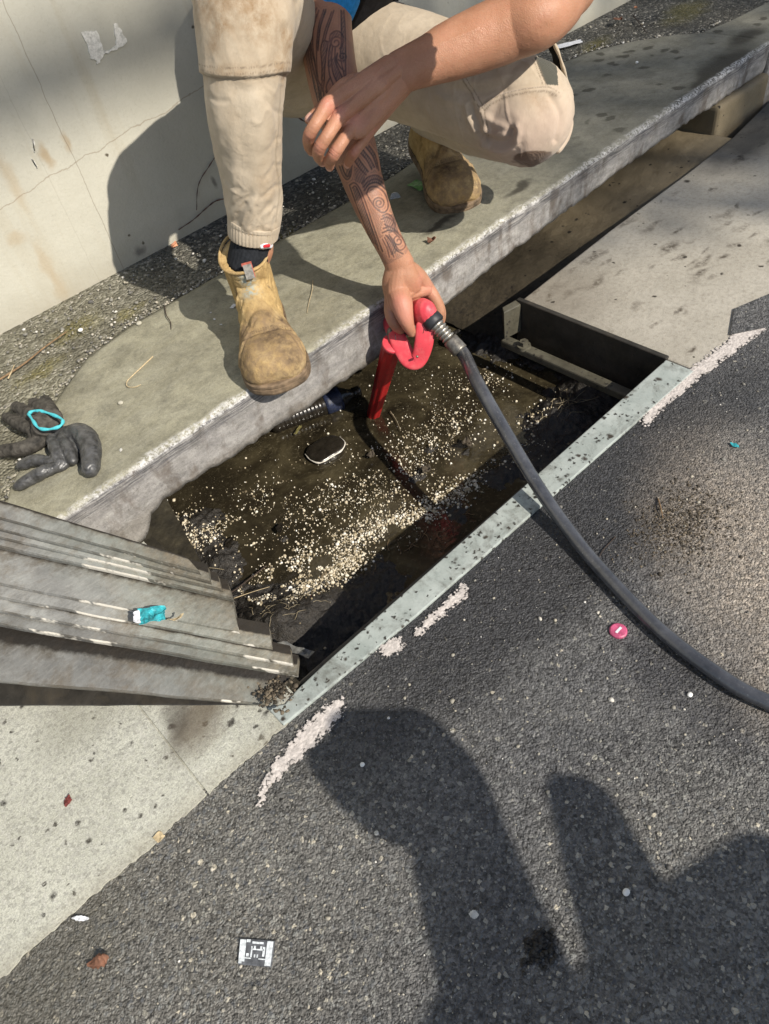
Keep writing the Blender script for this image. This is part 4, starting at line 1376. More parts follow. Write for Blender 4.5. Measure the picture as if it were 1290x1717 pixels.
# ------------------------------------------------------------------ litter on slab, path, plates and road
MAT['teal'] = plain('teal_wrapper', (0.03, 0.30, 0.34), 0.45, 0.6, 110, 0.4)
MAT['green'] = plain('green_wrapper', (0.10, 0.30, 0.07), 0.4, 0.4, 150, 0.2)
MAT['leaf'] = plain('dead_leaf', (0.16, 0.075, 0.045), 0.8, 0.45, 120, 0.4)
MAT['orangeleaf'] = plain('orange_leaf', (0.55, 0.25, 0.14), 0.8, 0.3, 120, 0.3)
MAT['paper'] = plain('white_paper', (0.66, 0.67, 0.70), 0.7, 0.12, 250)
MAT['pink'] = plain('pink_foil', (0.46, 0.085, 0.17), 0.45, 0.4, 130, 0.3)
MAT['stone'] = plain('pale_pebble', (0.42, 0.40, 0.33), 0.8, 0.3, 150, 0.3)
MAT['whitestone'] = plain('white_pebble', (0.78, 0.77, 0.73), 0.7, 0.1, 150)
MAT['dropping'] = plain('dried_white_splash', (0.50, 0.49, 0.45), 0.8, 0.2, 250, 0.2)

tw = crumple('snack_wrapper', [(0.0591,0.7373,0.133), (0.0455,0.7113,0.136), (0.0761,0.6894,0.136), (0.0848,0.7151,0.136)], MAT['teal'], 'crumpled teal wrapper lying on the stepped plates', 'wrapper', 0.012, 12, 0.0006)
crumple('torn_paper', [(0.0487,0.7371,0.136), (0.0415,0.7245,0.136), (0.0481,0.7141,0.136), (0.0572,0.7333,0.136)], MAT['paper'], 'torn white paper scrap at the left end of the teal wrapper', 'litter', 0.004, 14)
crumple('dry_leaf', [(0.0786,0.696,0.128), (0.076,0.6902,0.128), (0.1032,0.6797,0.128), (0.1002,0.6846,0.128)], MAT['straw'], 'narrow dry curled leaf at the right end of the teal wrapper', 'leaf', 0.006, 15)
crumple('sweet_wrapper', [(1.1482,1.3077,0.152), (1.1416,1.2568,0.152), (1.1735,1.2606,0.152), (1.1822,1.3094,0.152)], MAT['green'], 'small green wrapper on the slab beside the left boot', 'wrapper', 0.003, 16)
V, F = tube([(1.0918,1.2928,0.1505), (1.0904,1.2911,0.1515)], [0.013, 0.0125], 24, 1, caps=False)
tag(obj('plastic_disc', (V, F), MAT['clear'], smooth=False), 'clear plastic disc on the slab between the forearm and the green wrapper', 'disc')
crumple('dead_leaf', q4((0.9889,1.071,0.151), 0.022, 0.018, 0.5), MAT['leaf'], 'curled brown leaf on the slab right of the tattooed wrist', 'leaf', 0.009, 17)
crumple('dead_leaf', q4((0.6537,1.5914,0.151), 0.024, 0.014, 0.7), MAT['orangeleaf'], 'pale orange leaf on the path at the foot of the wall', 'leaf', 0.005, 18)
crumple('dead_leaf', q4((2.2858,1.5191,0.151), 0.045, 0.026, 0.4), MAT['leaf'], 'broad dead brown leaf on the mossy path at top right', 'leaf', 0.012, 19)
crumple('dead_leaf', q4((2.42,1.5455,0.151), 0.010, 0.010, 0.4), MAT['orangeleaf'], 'tiny orange leaf scrap behind the broad dead brown leaf', 'leaf', 0.005, 20)
crumple('paper_label', [(2.0433,1.5818,0.151), (2.0191,1.5583,0.151), (2.098,1.5146,0.151), (2.1186,1.5344,0.151)], MAT['paper'], 'narrow strip of white paper on the path behind the trouser knee', 'paper strip', 0.002, 21)
crumple('dead_leaf', q4((-0.2219,0.4526,0.001), 0.014, 0.026, 1.1), MAT['leaf'], 'dark brown curled leaf on the road at bottom left', 'leaf', 0.008, 22)
crumple('red_leaf', q4((-0.1626,0.6567,0.003), 0.017, 0.009, 0.9), plain('dark_red_leaf', (0.14, 0.03, 0.025), 0.7, 0.4, 150), 'dark red leaf scrap on the pale gutter concrete', 'leaf', 0.003, 23)
crumple('grey_feather', q4((-0.2175,0.5115,0.001), 0.006, 0.022, 0.75), MAT['paper'], 'slim grey white feather on the road beside the gutter edge', 'feather', 0.002, 24)
crumple('tan_chip', q4((-0.0973,0.5231,0.002), 0.011, 0.012, 0.2), MAT['straw'], 'square tan chip on the seam between gutter and road', 'litter', 0.002, 25)
crumple('teal_shard', [(0.9608,0.355,0.001), (0.9535,0.3476,0.001), (0.9584,0.3366,0.001), (0.9664,0.3453,0.001)], MAT['teal'], 'tiny bright teal plastic shard on the dark road', 'litter', 0.002, 26)
crumple('white_splash', q4((0.1198,0.1789,0), 0.009, 0.011, 0.7), MAT['dropping'], 'flattened white blob in the middle of the road shadow', 'litter', 0.001, 27)
crumple('white_splash', q4((0.1024,0.3237,0), 0.006, 0.006, 0.4), MAT['dropping'], 'small white chip on the road near the head of the shadow', 'litter', 0.002, 28)
crumple('white_splash', q4((0.2052,1.0451,0.1505), 0.009, 0.005, 0.9), MAT['dropping'], 'dried white splash on the slab right of the gloves', 'litter', 0.0006, 29)
for k, (p, s, lab) in enumerate((((0.5847,1.2456,0.151), 0.014, 'largest white paint flake on the slab left of the tan boot'), ((0.5327,1.24,0.151), 0.006, 'white paint flake left of the largest flake near the boot'), ((0.5297,1.2116,0.151), 0.005, 'lowest small white paint flake near the boot'), ((0.5421,1.2673,0.151), 0.004, 'smallest white paint flake farthest from the boot'))):
    crumple('paint_flake', q4(p, s, s * 0.6, 0.4 + k), MAT['paper'], lab, 'paint flake', 0.0012, 30 + k, group='white paint flakes beside the boot')

cap = empty('bottle_cap', (0.5316,0.2765,0), 'round pink foil bottle cap lying on the road beside the hose', 'bottle cap')
c = A((0.5316,0.2765,0))
V, F = tube([c + A((0, 0, 0.0005)), c + A((0, 0, 0.003)), c + A((0, 0, 0.0042))], [0.0125, 0.0122, 0.0105], 28, 1, caps=False, mod=lambda t, th: 1 + 0.02 * np.sin(th * 14))
obj('cap_crown', (V, F), MAT['pink'], cap, smooth=False)
obj('cap_print', box(c + A((-0.006, -0.002, 0.0040)), c + A((0.006, 0.0015, 0.0047))), MAT['paper'], cap, smooth=False)

# flattened tin plate with its printed emblem
tp = [(-0.1054,0.3333,0.003), (-0.079,0.3031,0.003), (-0.06,0.3214,0.003), (-0.0881,0.3529,0.003)]
tin = empty('printed_plate', tuple(A(tp).mean(0)), 'flattened grey square plate printed with a pale emblem, lying on the road', 'plate')
MAT['tin'] = plain('grey_tin', (0.10, 0.105, 0.115), 0.45, 0.5, 150, 0.3)
MAT['tinprint'] = plain('pale_print', (0.62, 0.66, 0.68), 0.55, 0.35, 300, 0.2)
bevel(obj('plate_body', prism(tp, 0.003), MAT['tin'], tin, smooth=False), 0.001)


def on_tin(u, v):
    a, b, c_, d = [A(q) for q in tp]
    return (a * (1 - u) + b * u) * (1 - v) + (d * (1 - u) + c_ * u) * v


def tin_mark(pts):
    return prism([on_tin(u, v) + A((0, 0, 0.0007)) for u, v in pts], 0.0006)


rects = [(0.03, 0.12, 0.20, 0.95), (0.03, 0.04, 0.12, 0.13), (0.80, 0.03, 0.97, 0.95), (0.38, 0.82, 0.70, 0.90), (0.36, 0.30, 0.40, 0.72), (0.70, 0.36, 0.76, 0.72), (0.38, 0.58, 0.74, 0.63), (0.44, 0.63, 0.49, 0.74), (0.62, 0.63, 0.67, 0.74), (0.20, 0.24, 0.38, 0.28), (0.60, 0.24, 0.80, 0.28), (0.24, 0.32, 0.31, 0.44), (0.46, 0.30, 0.50, 0.42), (0.54, 0.30, 0.58, 0.42), (0.22, 0.86, 0.32, 0.97)]
obj('printed_emblem', joined([tin_mark([(a, b), (c_, b), (c_, d), (a, d)]) for a, b, c_, d in rects]), MAT['tinprint'], tin, smooth=False)


def pebble(c, r, mat, label, seed):
    V, F = ball((0, 0, 0), (r, r * 0.85, r * 0.65), 14)
    V = V * (1 + 0.12 * fbm(V / r * 1.3 + seed, 2, seed))[:, None] + A(c) + A((0, 0, r * 0.5))
    return tag(obj('pebble', (V, F), mat), label, 'pebble')


pebble((0.2694,1.1618,0.15), 0.005, MAT['stone'], 'small tan pebble on the slab right of the gloves', 1)
pebble((2.0138,1.2664,0.15), 0.005, MAT['whitestone'], 'small white pebble alone on the right half of the slab', 2)
pebble((0.4275,1.3681,0.15), 0.006, MAT['stone'], 'dark grey pebble at the curved back edge of the slab', 3)
pebble((0.3368,1.4599,0.15), 0.0055, MAT['whitestone'], 'round white pebble on the mossy path at left', 4)
pebble((0.2556,0.0736,0), 0.0045, MAT['whitestone'], 'white pebble on the road in the narrow shadow', 5)
pebble((0.1482,0.4012,0), 0.0035, MAT['whitestone'], 'round white pebble on the road near the lower paint stripe', 6)
pebble((0.5106,0.1524,0), 0.004, MAT['whitestone'], 'pale pebble on the road below the hose', 7)

strand('twig', [(0.1482,1.4445,0.152), (0.2028,1.4484,0.154), (0.257,1.4627,0.156), (0.3144,1.4787,0.154)], 0.0022, MAT['twig'], 'long thin reddish twig lying on the path at far left')
strand('twig', [(0.1612,1.4328,0.152), (0.1759,1.4466,0.154), (0.1882,1.4645,0.153)], 0.0016, MAT['straw'], 'short pale twig crossing the long reddish twig')
strand('twig', [(0.4968,1.3792,0.152), (0.4786,1.3397,0.155), (0.4701,1.3098,0.154), (0.4579,1.289,0.152)], 0.0012, MAT['darktwig'], 'short dark twig standing over the slab back edge')
strand('twig', [(0.383,1.2363,0.153), (0.3456,1.2184,0.156), (0.3251,1.2143,0.154), (0.3093,1.208,0.153), (0.3025,1.1936,0.153), (0.3108,1.1815,0.152), (0.3219,1.1781,0.152)], 0.0014, MAT['straw'], 'curled dry tendril on the sunlit slab')
strand('twig', [(0.743,1.1775,0.152), (0.7102,1.1406,0.154), (0.6821,1.1162,0.153), (0.659,1.0938,0.152)], 0.0008, MAT['straw'], 'fine straw lying on the slab right of the tan boot')
strand('twig', [(-0.0943,0.8416,0.006), (-0.1011,0.8305,0.007), (-0.1089,0.8194,0.006)], 0.0012, MAT['straw'], 'single straw sticking out under the plate pile')
strand('twig', [(0.6716,0.3798,0.001), (0.6331,0.3767,0.003), (0.6039,0.3665,0.003)], 0.0008, MAT['darktwig'], 'thin black stem curving on the road beside the hose')
strand('twig', [(0.7794,0.3742,0.002), (0.7639,0.3602,0.005), (0.7486,0.3458,0.003)], 0.0014, MAT['twig'], 'reddish twig in the dry mud on the road')
strand('twig', [(2.3594,1.5133,0.152), (2.2813,1.4329,0.153), (2.2299,1.3779,0.152)], 0.0015, MAT['darktwig'], 'dark twig on the mossy path right of the broad brown leaf')
strand('twig', [(1.3877,1.6569,0.152), (1.4237,1.6571,0.158), (1.4815,1.6558,0.16), (1.5315,1.6588,0.155)], 0.0022, MAT['twig'], 'pale brown twig on the path behind the crossed hands')
MAT['creeper'] = plain('reddish_creeper', (0.10, 0.050, 0.038), 0.8, 0.5, 200)
vine = empty('dead_creeper', (0.85,1.605,0.2794), 'dark dead creeper stems clinging to the wall foot behind the leg', 'creeper')
for k, (pts, r) in enumerate((([(0.8662,1.611,0.2883), (0.8372,1.609,0.2836), (0.812,1.611,0.2685), (0.7838,1.612,0.2519), (0.7648,1.611,0.232), (0.7472,1.611,0.1935)], 0.0013), ([(0.8334,1.607,0.1866), (0.8014,1.609,0.1925), (0.7699,1.61,0.1868), (0.7317,1.611,0.1769), (0.6868,1.611,0.172)], 0.0015), ([(1.036,1.6,0.3223), (1.0636,1.596,0.3026), (1.0833,1.594,0.2797), (1.1198,1.59,0.2505)], 0.0024), ([(1.0497,1.6,0.2961), (1.0637,1.59,0.3062), (1.0708,1.585,0.3179)], 0.0014), ([(1.0745,1.598,0.2903), (1.085,1.59,0.2961), (1.0973,1.585,0.3061)], 0.0014))):
    obj('stem', tube(pts, list(np.linspace(r, r * 0.6, len(pts))), 7, 6, mod=lambda t, th: 1 + 0.35 * math.sin(t * 40)), MAT['creeper'], vine)

# ------------------------------------------------------------------ work gloves
MAT['glove'] = plain('dirty_black_glove', (0.052, 0.047, 0.040), 0.75, 0.7, 90, 0.7, 0.3)
MAT['glove2'] = plain('glossy_grey_glove', (0.060, 0.060, 0.060), 0.36, 0.6, 90, 0.6, 0.45)
MAT['tealcuff'] = plain('teal_elastic', (0.07, 0.46, 0.52), 0.6, 0.2, 200, 0.3)
GV, GF = union([
    tube([(0.1475,1.1988,0.172), (0.1559,1.2275,0.176), (0.1572,1.272,0.172)], [0.013, 0.0125, 0.011], 14),
    tube([(0.1585,1.1838,0.175), (0.1665,1.2149,0.178), (0.1738,1.2608,0.172)], [0.013, 0.013, 0.011], 14),
    tube([(0.1387,1.2,0.172), (0.1352,1.2575,0.172), (0.131,1.3022,0.166)], [0.012, 0.0125, 0.011], 14),
    tube([(0.126,1.1948,0.17), (0.1144,1.2394,0.168), (0.106,1.2937,0.162)], [0.012, 0.0125, 0.010], 14),
    tube([(0.1206,1.1653,0.168), (0.0897,1.1748,0.166), (0.0613,1.2085,0.162)], [0.013, 0.0135, 0.012], 14),
    ball((0.1408,1.1891,0.168), (0.030, 0.028, 0.016), 18),
    tube([(0.1412,1.1828,0.174), (0.1468,1.1712,0.19)], [(0.030, 0.023), (0.031, 0.023)], 20, 4, caps=False),
    ball((0.1284,1.1872,0.164), (0.026, 0.02, 0.013), 18)], 0.0017, 4)
GV = GV + vnormals(GV, GF) * (0.0012 * fbm(GV * 130, 3, 81) - 0.0011 * np.exp(-(np.abs(fbm(GV * 60, 3, 82)) / 0.07) ** 2))[:, None]
GV[:, 2] = np.maximum(GV[:, 2], 0.1505)
gl = tag(obj('work_glove', (GV, GF), MAT['glove']), 'dirty black work glove with a teal cuff opening, lying on top of the other glove', 'glove', 'pair of work gloves on the slab end')
cuff = crom([(0.1306,1.2026,0.201), (0.14,1.2031,0.201), (0.1506,1.1863,0.201), (0.1591,1.1615,0.2), (0.1639,1.1392,0.199), (0.1583,1.1286,0.198), (0.1477,1.1277,0.198), (0.1338,1.1386,0.198), (0.126,1.1545,0.199), (0.1279,1.1775,0.2), (0.1306,1.2026,0.201)], 5)
obj('cuff_band', tube(cuff, list(0.0026 + 0.0007 * np.sin(np.arange(len(cuff)) * 0.9)), 10, 1, caps=False), MAT['tealcuff'], gl)
GV, GF = union([
    tube([(0.1382,1.1708,0.166), (0.1257,1.118,0.172), (0.1161,1.0879,0.164)], [0.009, 0.0105, 0.009], 14),
    tube([(0.1522,1.1589,0.168), (0.1425,1.1058,0.172), (0.1341,1.0742,0.164)], [0.010, 0.0105, 0.009], 14),
    tube([(0.1081,1.1015,0.162), (0.0906,1.1264,0.166), (0.0689,1.1438,0.161)], [0.010, 0.011, 0.009], 14),
    tube([(0.1055,1.0865,0.162), (0.0844,1.0874,0.167), (0.0641,1.0981,0.161)], [0.010, 0.011, 0.0095], 14),
    tube([(0.0832,1.0933,0.16), (0.0614,1.0956,0.162), (0.0443,1.0999,0.159)], [0.010, 0.0105, 0.009], 14),
    tube([(0.1585,1.1462,0.165), (0.1752,1.1117,0.172), (0.1687,1.0673,0.172), (0.1449,1.0289,0.164)], [0.015, 0.019, 0.018, 0.015], 16),
    tube([(0.1566,1.1526,0.16), (0.1561,1.109,0.16), (0.1379,1.0837,0.158)], [0.012, 0.013, 0.010], 14),
    ball((0.1185,1.0902,0.158), (0.020, 0.015, 0.010), 16)], 0.0017, 4)
GV = GV + vnormals(GV, GF) * (0.0012 * fbm(GV * 120, 3, 83) - 0.0009 * np.exp(-(np.abs(fbm(GV * 48, 3, 84)) / 0.07) ** 2))[:, None]
GV[:, 2] = np.maximum(GV[:, 2], 0.1505)
tag(obj('work_glove', (GV, GF), MAT['glove2']), 'shiny grey black glove with folded fingers underneath the teal cuffed glove', 'glove', 'pair of work gloves on the slab end')

# ------------------------------------------------------------------ red wash gun and hose
Mg = Mat('red_gun_plastic')
cg = Mg.mix(Mg.mr(Mg.noise(45, 5, 0.7), 0.45, 0.75, 0, 0.5), (0.62, 0.055, 0.075, 1), (0.68, 0.20, 0.19, 1))
cg = Mg.mix(Mg.mr(Mg.noise(160, 4, 0.7), 0.6, 0.72, 0, 0.6), cg, (0.16, 0.06, 0.05, 1))
MAT['gunred'] = Mg.end(cg, 0.45, Mg.bump(Mg.noise(200, 3), 0.15, 0.001), 0.4)
Mg = Mat('deep_red_plastic')
cg = Mg.mix(Mg.mr(Mg.noise(60, 5, 0.7), 0.5, 0.75, 0, 0.6), (0.42, 0.018, 0.018, 1), (0.13, 0.03, 0.025, 1))
MAT['lancered'] = Mg.end(cg, 0.35, Mg.bump(Mg.noise(150, 3), 0.2, 0.001), 0.45)
MAT['rubber'] = plain('black_rubber', (0.022, 0.023, 0.026), 0.5, 0.4, 60, 0.3, 0.4)
MAT['metal'] = plain('scratched_metal', (0.42, 0.40, 0.36), 0.38, 0.35, 120, 0.3, 0.5, 0.85)
MAT['darkmetal'] = plain('dull_metal', (0.20, 0.185, 0.16), 0.45, 0.5, 120, 0.3, 0.5, 0.7)
Mh = Mat('black_hose_rubber')
ch = Mh.ramp(Mh.noise(35, 5, 0.7), [(0.3, (0.034, 0.036, 0.042)), (0.7, (0.085, 0.088, 0.098))])
hs = Mh.noise(1.0, 5, 0.7, vec=Mh.mapv((20, 20, 300)))
ch = Mh.mix(Mh.mr(Mh.noise(180, 4, 0.8), 0.60, 0.72, 0, 0.6), ch, (0.20, 0.20, 0.20, 1))
MAT['hose'] = Mh.end(ch, 0.24, Mh.bump(Mh.noise(120, 4), 0.15, 0.0008), 0.7)

gun = empty('wash_gun', (0.7697,0.92,0.107), 'red water gun with a looped trigger guard and fluted lance dipped in the pit', 'water gun')
kb = A((0.7876,0.893,0.1552))
kt = A((0.7974,0.985,0.1103))
V, F = union([tube([kb, kb + (kt - kb) * 0.25, kb + (kt - kb) * 0.6, kt], [(0.0215, 0.028), (0.020, 0.025), (0.018, 0.022), (0.019, 0.022)], 24, 5, up=(0, 0, 1)),
              tube([kt, (0.7781,0.985,0.1045), (0.7591,0.965,0.105)], [0.018, 0.017, 0.013], 20)], 0.0016, 3)
obj('grip', (V, F), MAT['gunred'], gun)
gp = [(0.7773,0.884,0.1369), (0.7638,0.88,0.1062), (0.7531,0.883,0.081), (0.7444,0.889,0.0711), (0.7381,0.9,0.0758), (0.7403,0.915,0.0877), (0.7444,0.93,0.1013), (0.7523,0.945,0.1099)]
gv, gf = tube(gp, [(0.0185, 0.007), (0.0180, 0.007), (0.0165, 0.007), (0.0160, 0.008), (0.0170, 0.007), (0.0175, 0.007), (0.0170, 0.007), (0.015, 0.007)], 28, 6, up=norm(A((-0.58, -0.68, 0.45))), sq=0.55)
go = obj('trigger_guard', union([(gv, gf)], 0.0011, 1), MAT['gunred'], gun)
obj('trigger', tube([(0.7655,0.94,0.1015), (0.7629,0.925,0.1144), (0.7601,0.912,0.1158)], [0.005, 0.006, 0.004], 12), MAT['rubber'], gun)
# seams where the two halves of the moulding meet
for sp_ in ([(0.758,0.868,0.1476), (0.7551,0.868,0.1389)], [(0.7369,0.928,0.1229), (0.7313,0.922,0.115)]):
    obj('mould_seam', tube(sp_, 0.0006, 6, 1), MAT['rubber'], gun)
obj('screw', tube([(0.7396,0.876,0.0909), (0.7364,0.873,0.0948)], [0.0026, 0.0022], 12, 1, caps=False), MAT['darkmetal'], gun)
lt0 = A((0.7368,0.94,0.0961))
lt1 = A((0.7439,1.0619,-0.152))
ld = lt1 - lt0
obj('lance_sleeve', tube([lt0, lt0 + ld * 0.04, lt0 + ld * 0.5, lt0 + ld * 0.97, lt1], [0.0200, 0.0205, 0.0178, 0.0158, 0.0150], 48, 6, caps=False, mod=lambda t, th: 1 - (0.13 * (0.5 + 0.5 * np.cos(th * 7)) if 0.04 < t < 0.97 else 0.02)), MAT['lancered'], gun)
obj('lance_collar', tube([lt0 - ld * 0.010, lt0 - ld * 0.006, lt0 + ld * 0.03], [0.0190, 0.0212, 0.0208], 32, 1, caps=False), MAT['gunred'], gun)
obj('lance_tube', tube([(0.7505,0.955,0.1097), lt0 + ld * 0.02], [0.0095, 0.0095], 18, 1), MAT['darkmetal'], gun)
# swivel coupling
d = norm(A((0.7926,0.835,0.1118)) - kb)
q0 = kb + d * 0.012
obj('coupling_nut', tube([q0, q0 + d * 0.004, q0 + d * 0.016, q0 + d * 0.019], [0.0185, 0.0200, 0.0200, 0.0175], 12, 1, caps=False), MAT['rubber'], gun)
V = []
for k in range(5):
    a = q0 + d * (0.019 + 0.0075 * k)
    rr = 0.0150 - 0.0004 * k
    V.append(tube([a, a + d * 0.001, a + d * 0.004, a + d * 0.005, a + d * 0.0075], [rr - 0.0025, rr, rr, rr - 0.0025, rr - 0.003], 24, 1, caps=False))
obj('coupling_ribs', joined(V), MAT['metal'], gun)
q1 = q0 + d * 0.056
obj('ferrule', tube([q1, q1 + d * 0.004, q1 + d * 0.026, q1 + d * 0.030], [0.0140, 0.0152, 0.0154, 0.0156], 24, 1, caps=False), MAT['darkmetal'], gun)
hp = [q1 + d * 0.012, q1 + d * 0.040, (0.7363,0.7207,0.106), (0.6911,0.6151,0.073), (0.654,0.5215,0.042), (0.6265,0.44,0.02), (0.6018,0.3656,0.0118), (0.566,0.2404,0.0108), (0.554,0.1441,0.0118), (0.5596,0.0747,0.0118), (0.60, -0.05, 0.0118), (0.70, -0.40, 0.0118), (0.95, -0.9, 0.0118), (1.7, -1.5, 0.0118)]
tag(obj('hose', tube(hp, [0.0126, 0.0124, 0.0119, 0.0116, 0.0112, 0.0109, 0.0106, 0.0104, 0.0104] + [0.0104] * (len(hp) - 9), 24, 10), MAT['hose']), 'thick black rubber hose running from the red gun across the steel edge and road', 'hose')


# ------------------------------------------------------------------ the crouching worker
def m_skin():
    M = Mat('skin')
    c = M.ramp(M.noise(22, 5, 0.6), [(0.3, (0.37, 0.185, 0.108)), (0.7, (0.47, 0.250, 0.158))])
    c = M.mix(M.mr(M.noise(260, 3, 0.7), 0.4, 0.7, 0, 0.22), c, (0.36, 0.15, 0.085, 1))
    c = M.mix(M.math('MULTIPLY', M.attr('flush'), 0.6), c, (0.56, 0.22, 0.17, 1))
    c = M.mix(M.math('MULTIPLY', M.attr('nail'), 0.75), c, (0.66, 0.42, 0.35, 1))
    c = M.mix(M.math('MULTIPLY', M.attr('shade_ink'), 0.85), c, (0.075, 0.062, 0.060, 1))
    c = M.mix(M.math('MULTIPLY', M.attr('ink'), 0.95), c, (0.028, 0.024, 0.028, 1))
    pores = M.vor(520)
    h = M.math('ADD', M.math('MULTIPLY', pores.outputs['Distance'], 0.8), M.noise(110, 5, 0.75))
    c = M.mix(M.mr(M.noise(48, 5, 0.7), 0.42, 0.7, 0, 0.30), c, (0.44, 0.19, 0.125, 1))
    c = M.mix(M.mr(pores.outputs['Distance'], 0.35, 0.75, 0, 0.16), c, (0.28, 0.125, 0.07, 1))
    M.end(c, M.mr(M.attr('nail'), 0, 1, 0.46, 0.28), M.bump(h, 0.38, 0.0014), 0.35)
    b = M.bs
    b.inputs['Subsurface Weight'].default_value = 0.12
    b.inputs['Subsurface Radius'].default_value = (0.010, 0.004, 0.002)
    b.inputs['Subsurface Scale'].default_value = 0.5
    return M.m


def m_cloth(name, lo, hi, dirt=True):
    M = Mat(name)
    c = M.ramp(M.noise(14, 5, 0.65), [(0.3, lo), (0.7, hi)])
    c = M.mix(M.mr(M.noise(60, 5, 0.7), 0.45, 0.75, 0, 0.35), c, tuple(v * 0.78 for v in lo[:3]) + (1,))
    if dirt:
        c = M.mix(M.math('MULTIPLY', M.attr('dirt'), M.mr(M.noise(45, 5, 0.75), 0.3, 0.65)), c, (0.25, 0.155, 0.075, 1))
        c = M.mix(M.math('MULTIPLY', M.attr('pink'), 0.7), c, (0.50, 0.37, 0.30, 1))
        c = M.mix(M.math('MULTIPLY', M.attr('panel'), 0.96), c, (0.060, 0.062, 0.050, 1))
        c = M.mix(M.math('MULTIPLY', M.attr('wet'), 0.92), c, (0.125, 0.075, 0.048, 1))
        c = M.mix(M.math('MULTIPLY', M.attr('seam'), 0.75), c, (0.17, 0.13, 0.09, 1))
    weave = M.N('ShaderNodeTexWave', wave_type='BANDS', bands_direction='DIAGONAL')
    M.put(weave.inputs['Vector'], M.P)
    weave.inputs['Scale'].default_value = 420
    weave.inputs['Distortion'].default_value = 1.5
    h = M.math('ADD', M.math('MULTIPLY', weave.outputs['Fac'], 0.5), M.math('ADD', M.noise(300, 3), M.math('MULTIPLY', M.noise(36, 4, 0.6), 4)))
    return M.end(c, 0.92, M.bump(h, 0.35, 0.0015), 0.15, Sheen_Weight=0.15)


def m_boot():
    M = Mat('tan_boot_leather')
    c = M.ramp(M.noise(26, 5, 0.65), [(0.3, (0.34, 0.225, 0.095)), (0.5, (0.48, 0.335, 0.150)), (0.75, (0.60, 0.455, 0.24))])
    c = M.mix(M.mr(M.noise(120, 5, 0.75), 0.5, 0.72, 0, 0.6), c, (0.22, 0.14, 0.065, 1))
    c = M.mix(M.math('MULTIPLY', M.attr('worn'), M.mr(M.noise(55, 5, 0.7), 0.25, 0.6)), c, (0.235, 0.165, 0.10, 1))
    c = M.mix(M.math('MULTIPLY', M.attr('dark'), M.mr(M.noise(80, 5, 0.75), 0.3, 0.6)), c, (0.075, 0.052, 0.038, 1))
    c = M.mix(M.math('MULTIPLY', M.attr('blue'), M.mr(M.noise(160, 4, 0.7), 0.4, 0.55)), c, (0.30, 0.37, 0.36, 1))
    h = M.math('ADD', M.noise(80, 6, 0.75), M.math('MULTIPLY', M.noise(420, 4, 0.7), 0.6))
    return M.end(c, 0.9, M.bump(h, 0.85, 0.0028), 0.15)


MAT['skin'] = m_skin()
MAT['trouser'] = m_cloth('beige_work_cotton', (0.41, 0.335, 0.245, 1), (0.53, 0.45, 0.345, 1))
MAT['boot'] = m_boot()
MAT['sole'] = plain('dusty_boot_sole', (0.15, 0.105, 0.065), 0.8, 0.6, 60, 0.6)
MAT['sock'] = plain('charcoal_sock', (0.022, 0.024, 0.028), 0.95, 0.3, 200, 0.6, 0.1)
MAT['shirt'] = plain('black_shirt', (0.010, 0.010, 0.012), 0.9, 0.3, 120, 0.4, 0.15)
MAT['blue'] = plain('bright_blue_cotton', (0.03, 0.26, 0.62), 0.85, 0.2, 120, 0.3, 0.15)
MAT['elastic'] = plain('dark_elastic', (0.10, 0.075, 0.045), 0.9, 0.4, 200, 0.6, 0.1)
MAT['tab'] = plain('grey_pull_tab', (0.22, 0.21, 0.19), 0.8, 0.4, 200, 0.3)
MAT['tabred'] = plain('faded_red_tab', (0.40, 0.10, 0.07), 0.8, 0.3, 200, 0.3)
MAT['redwhite'] = plain('red_sock_mark', (0.55, 0.02, 0.03), 0.8, 0.2, 200)
MAT['lining'] = plain('black_pocket_lining', (0.012, 0.012, 0.011), 0.95, 0.3, 120, 0.3, 0.1)

# --- arms and hands (left arm crosses over the tattooed right forearm)
RA = [(0.93, 1.26, 0.745), (0.9101,1.185,0.6338), (0.8841,1.165,0.5909), (0.8687,1.15,0.5614), (0.84,1.115,0.5197), (0.8226,1.085,0.4732), (0.8065,1.05,0.4262), (0.7916,1.018,0.3771), (0.7847,0.995,0.3374), (0.7822,0.975,0.3029), (0.7853,0.958,0.265), (0.7896,0.948,0.234)]
RR = [(0.056, 0.056), (0.050, 0.050), (0.0475, 0.049), (0.0455, 0.047), (0.0435, 0.044), (0.0430, 0.043), (0.0410, 0.040), (0.0355, 0.034), (0.0315, 0.030), (0.0280, 0.025), (0.0262, 0.021), (0.0270, 0.020)]
LA = [(1.15, 1.07, 0.745), (1.2425,0.935,0.5796), (1.1283,0.86,0.567), (1.0485,0.838,0.5637), (1.0202,0.868,0.5563), (0.9812,0.896,0.5487), (0.9394,0.922,0.5419), (0.901,0.945,0.5352), (0.8797,0.958,0.5319), (0.8595,0.968,0.5285)]
LR = [(0.054, 0.054), (0.047, 0.050), (0.043, 0.047), (0.045, 0.048), (0.047, 0.047), (0.046, 0.044), (0.042, 0.040), (0.0355, 0.034), (0.0325, 0.029), (0.0315, 0.025)]
vr = norm(A((-0.62, -0.70, 0.30)))
vl = norm(A((-0.62, -0.60, 0.45)))
parts = [tube(RA, RR, 72, 18, up=vr), tube(LA, LR, 72, 18, up=vl)]
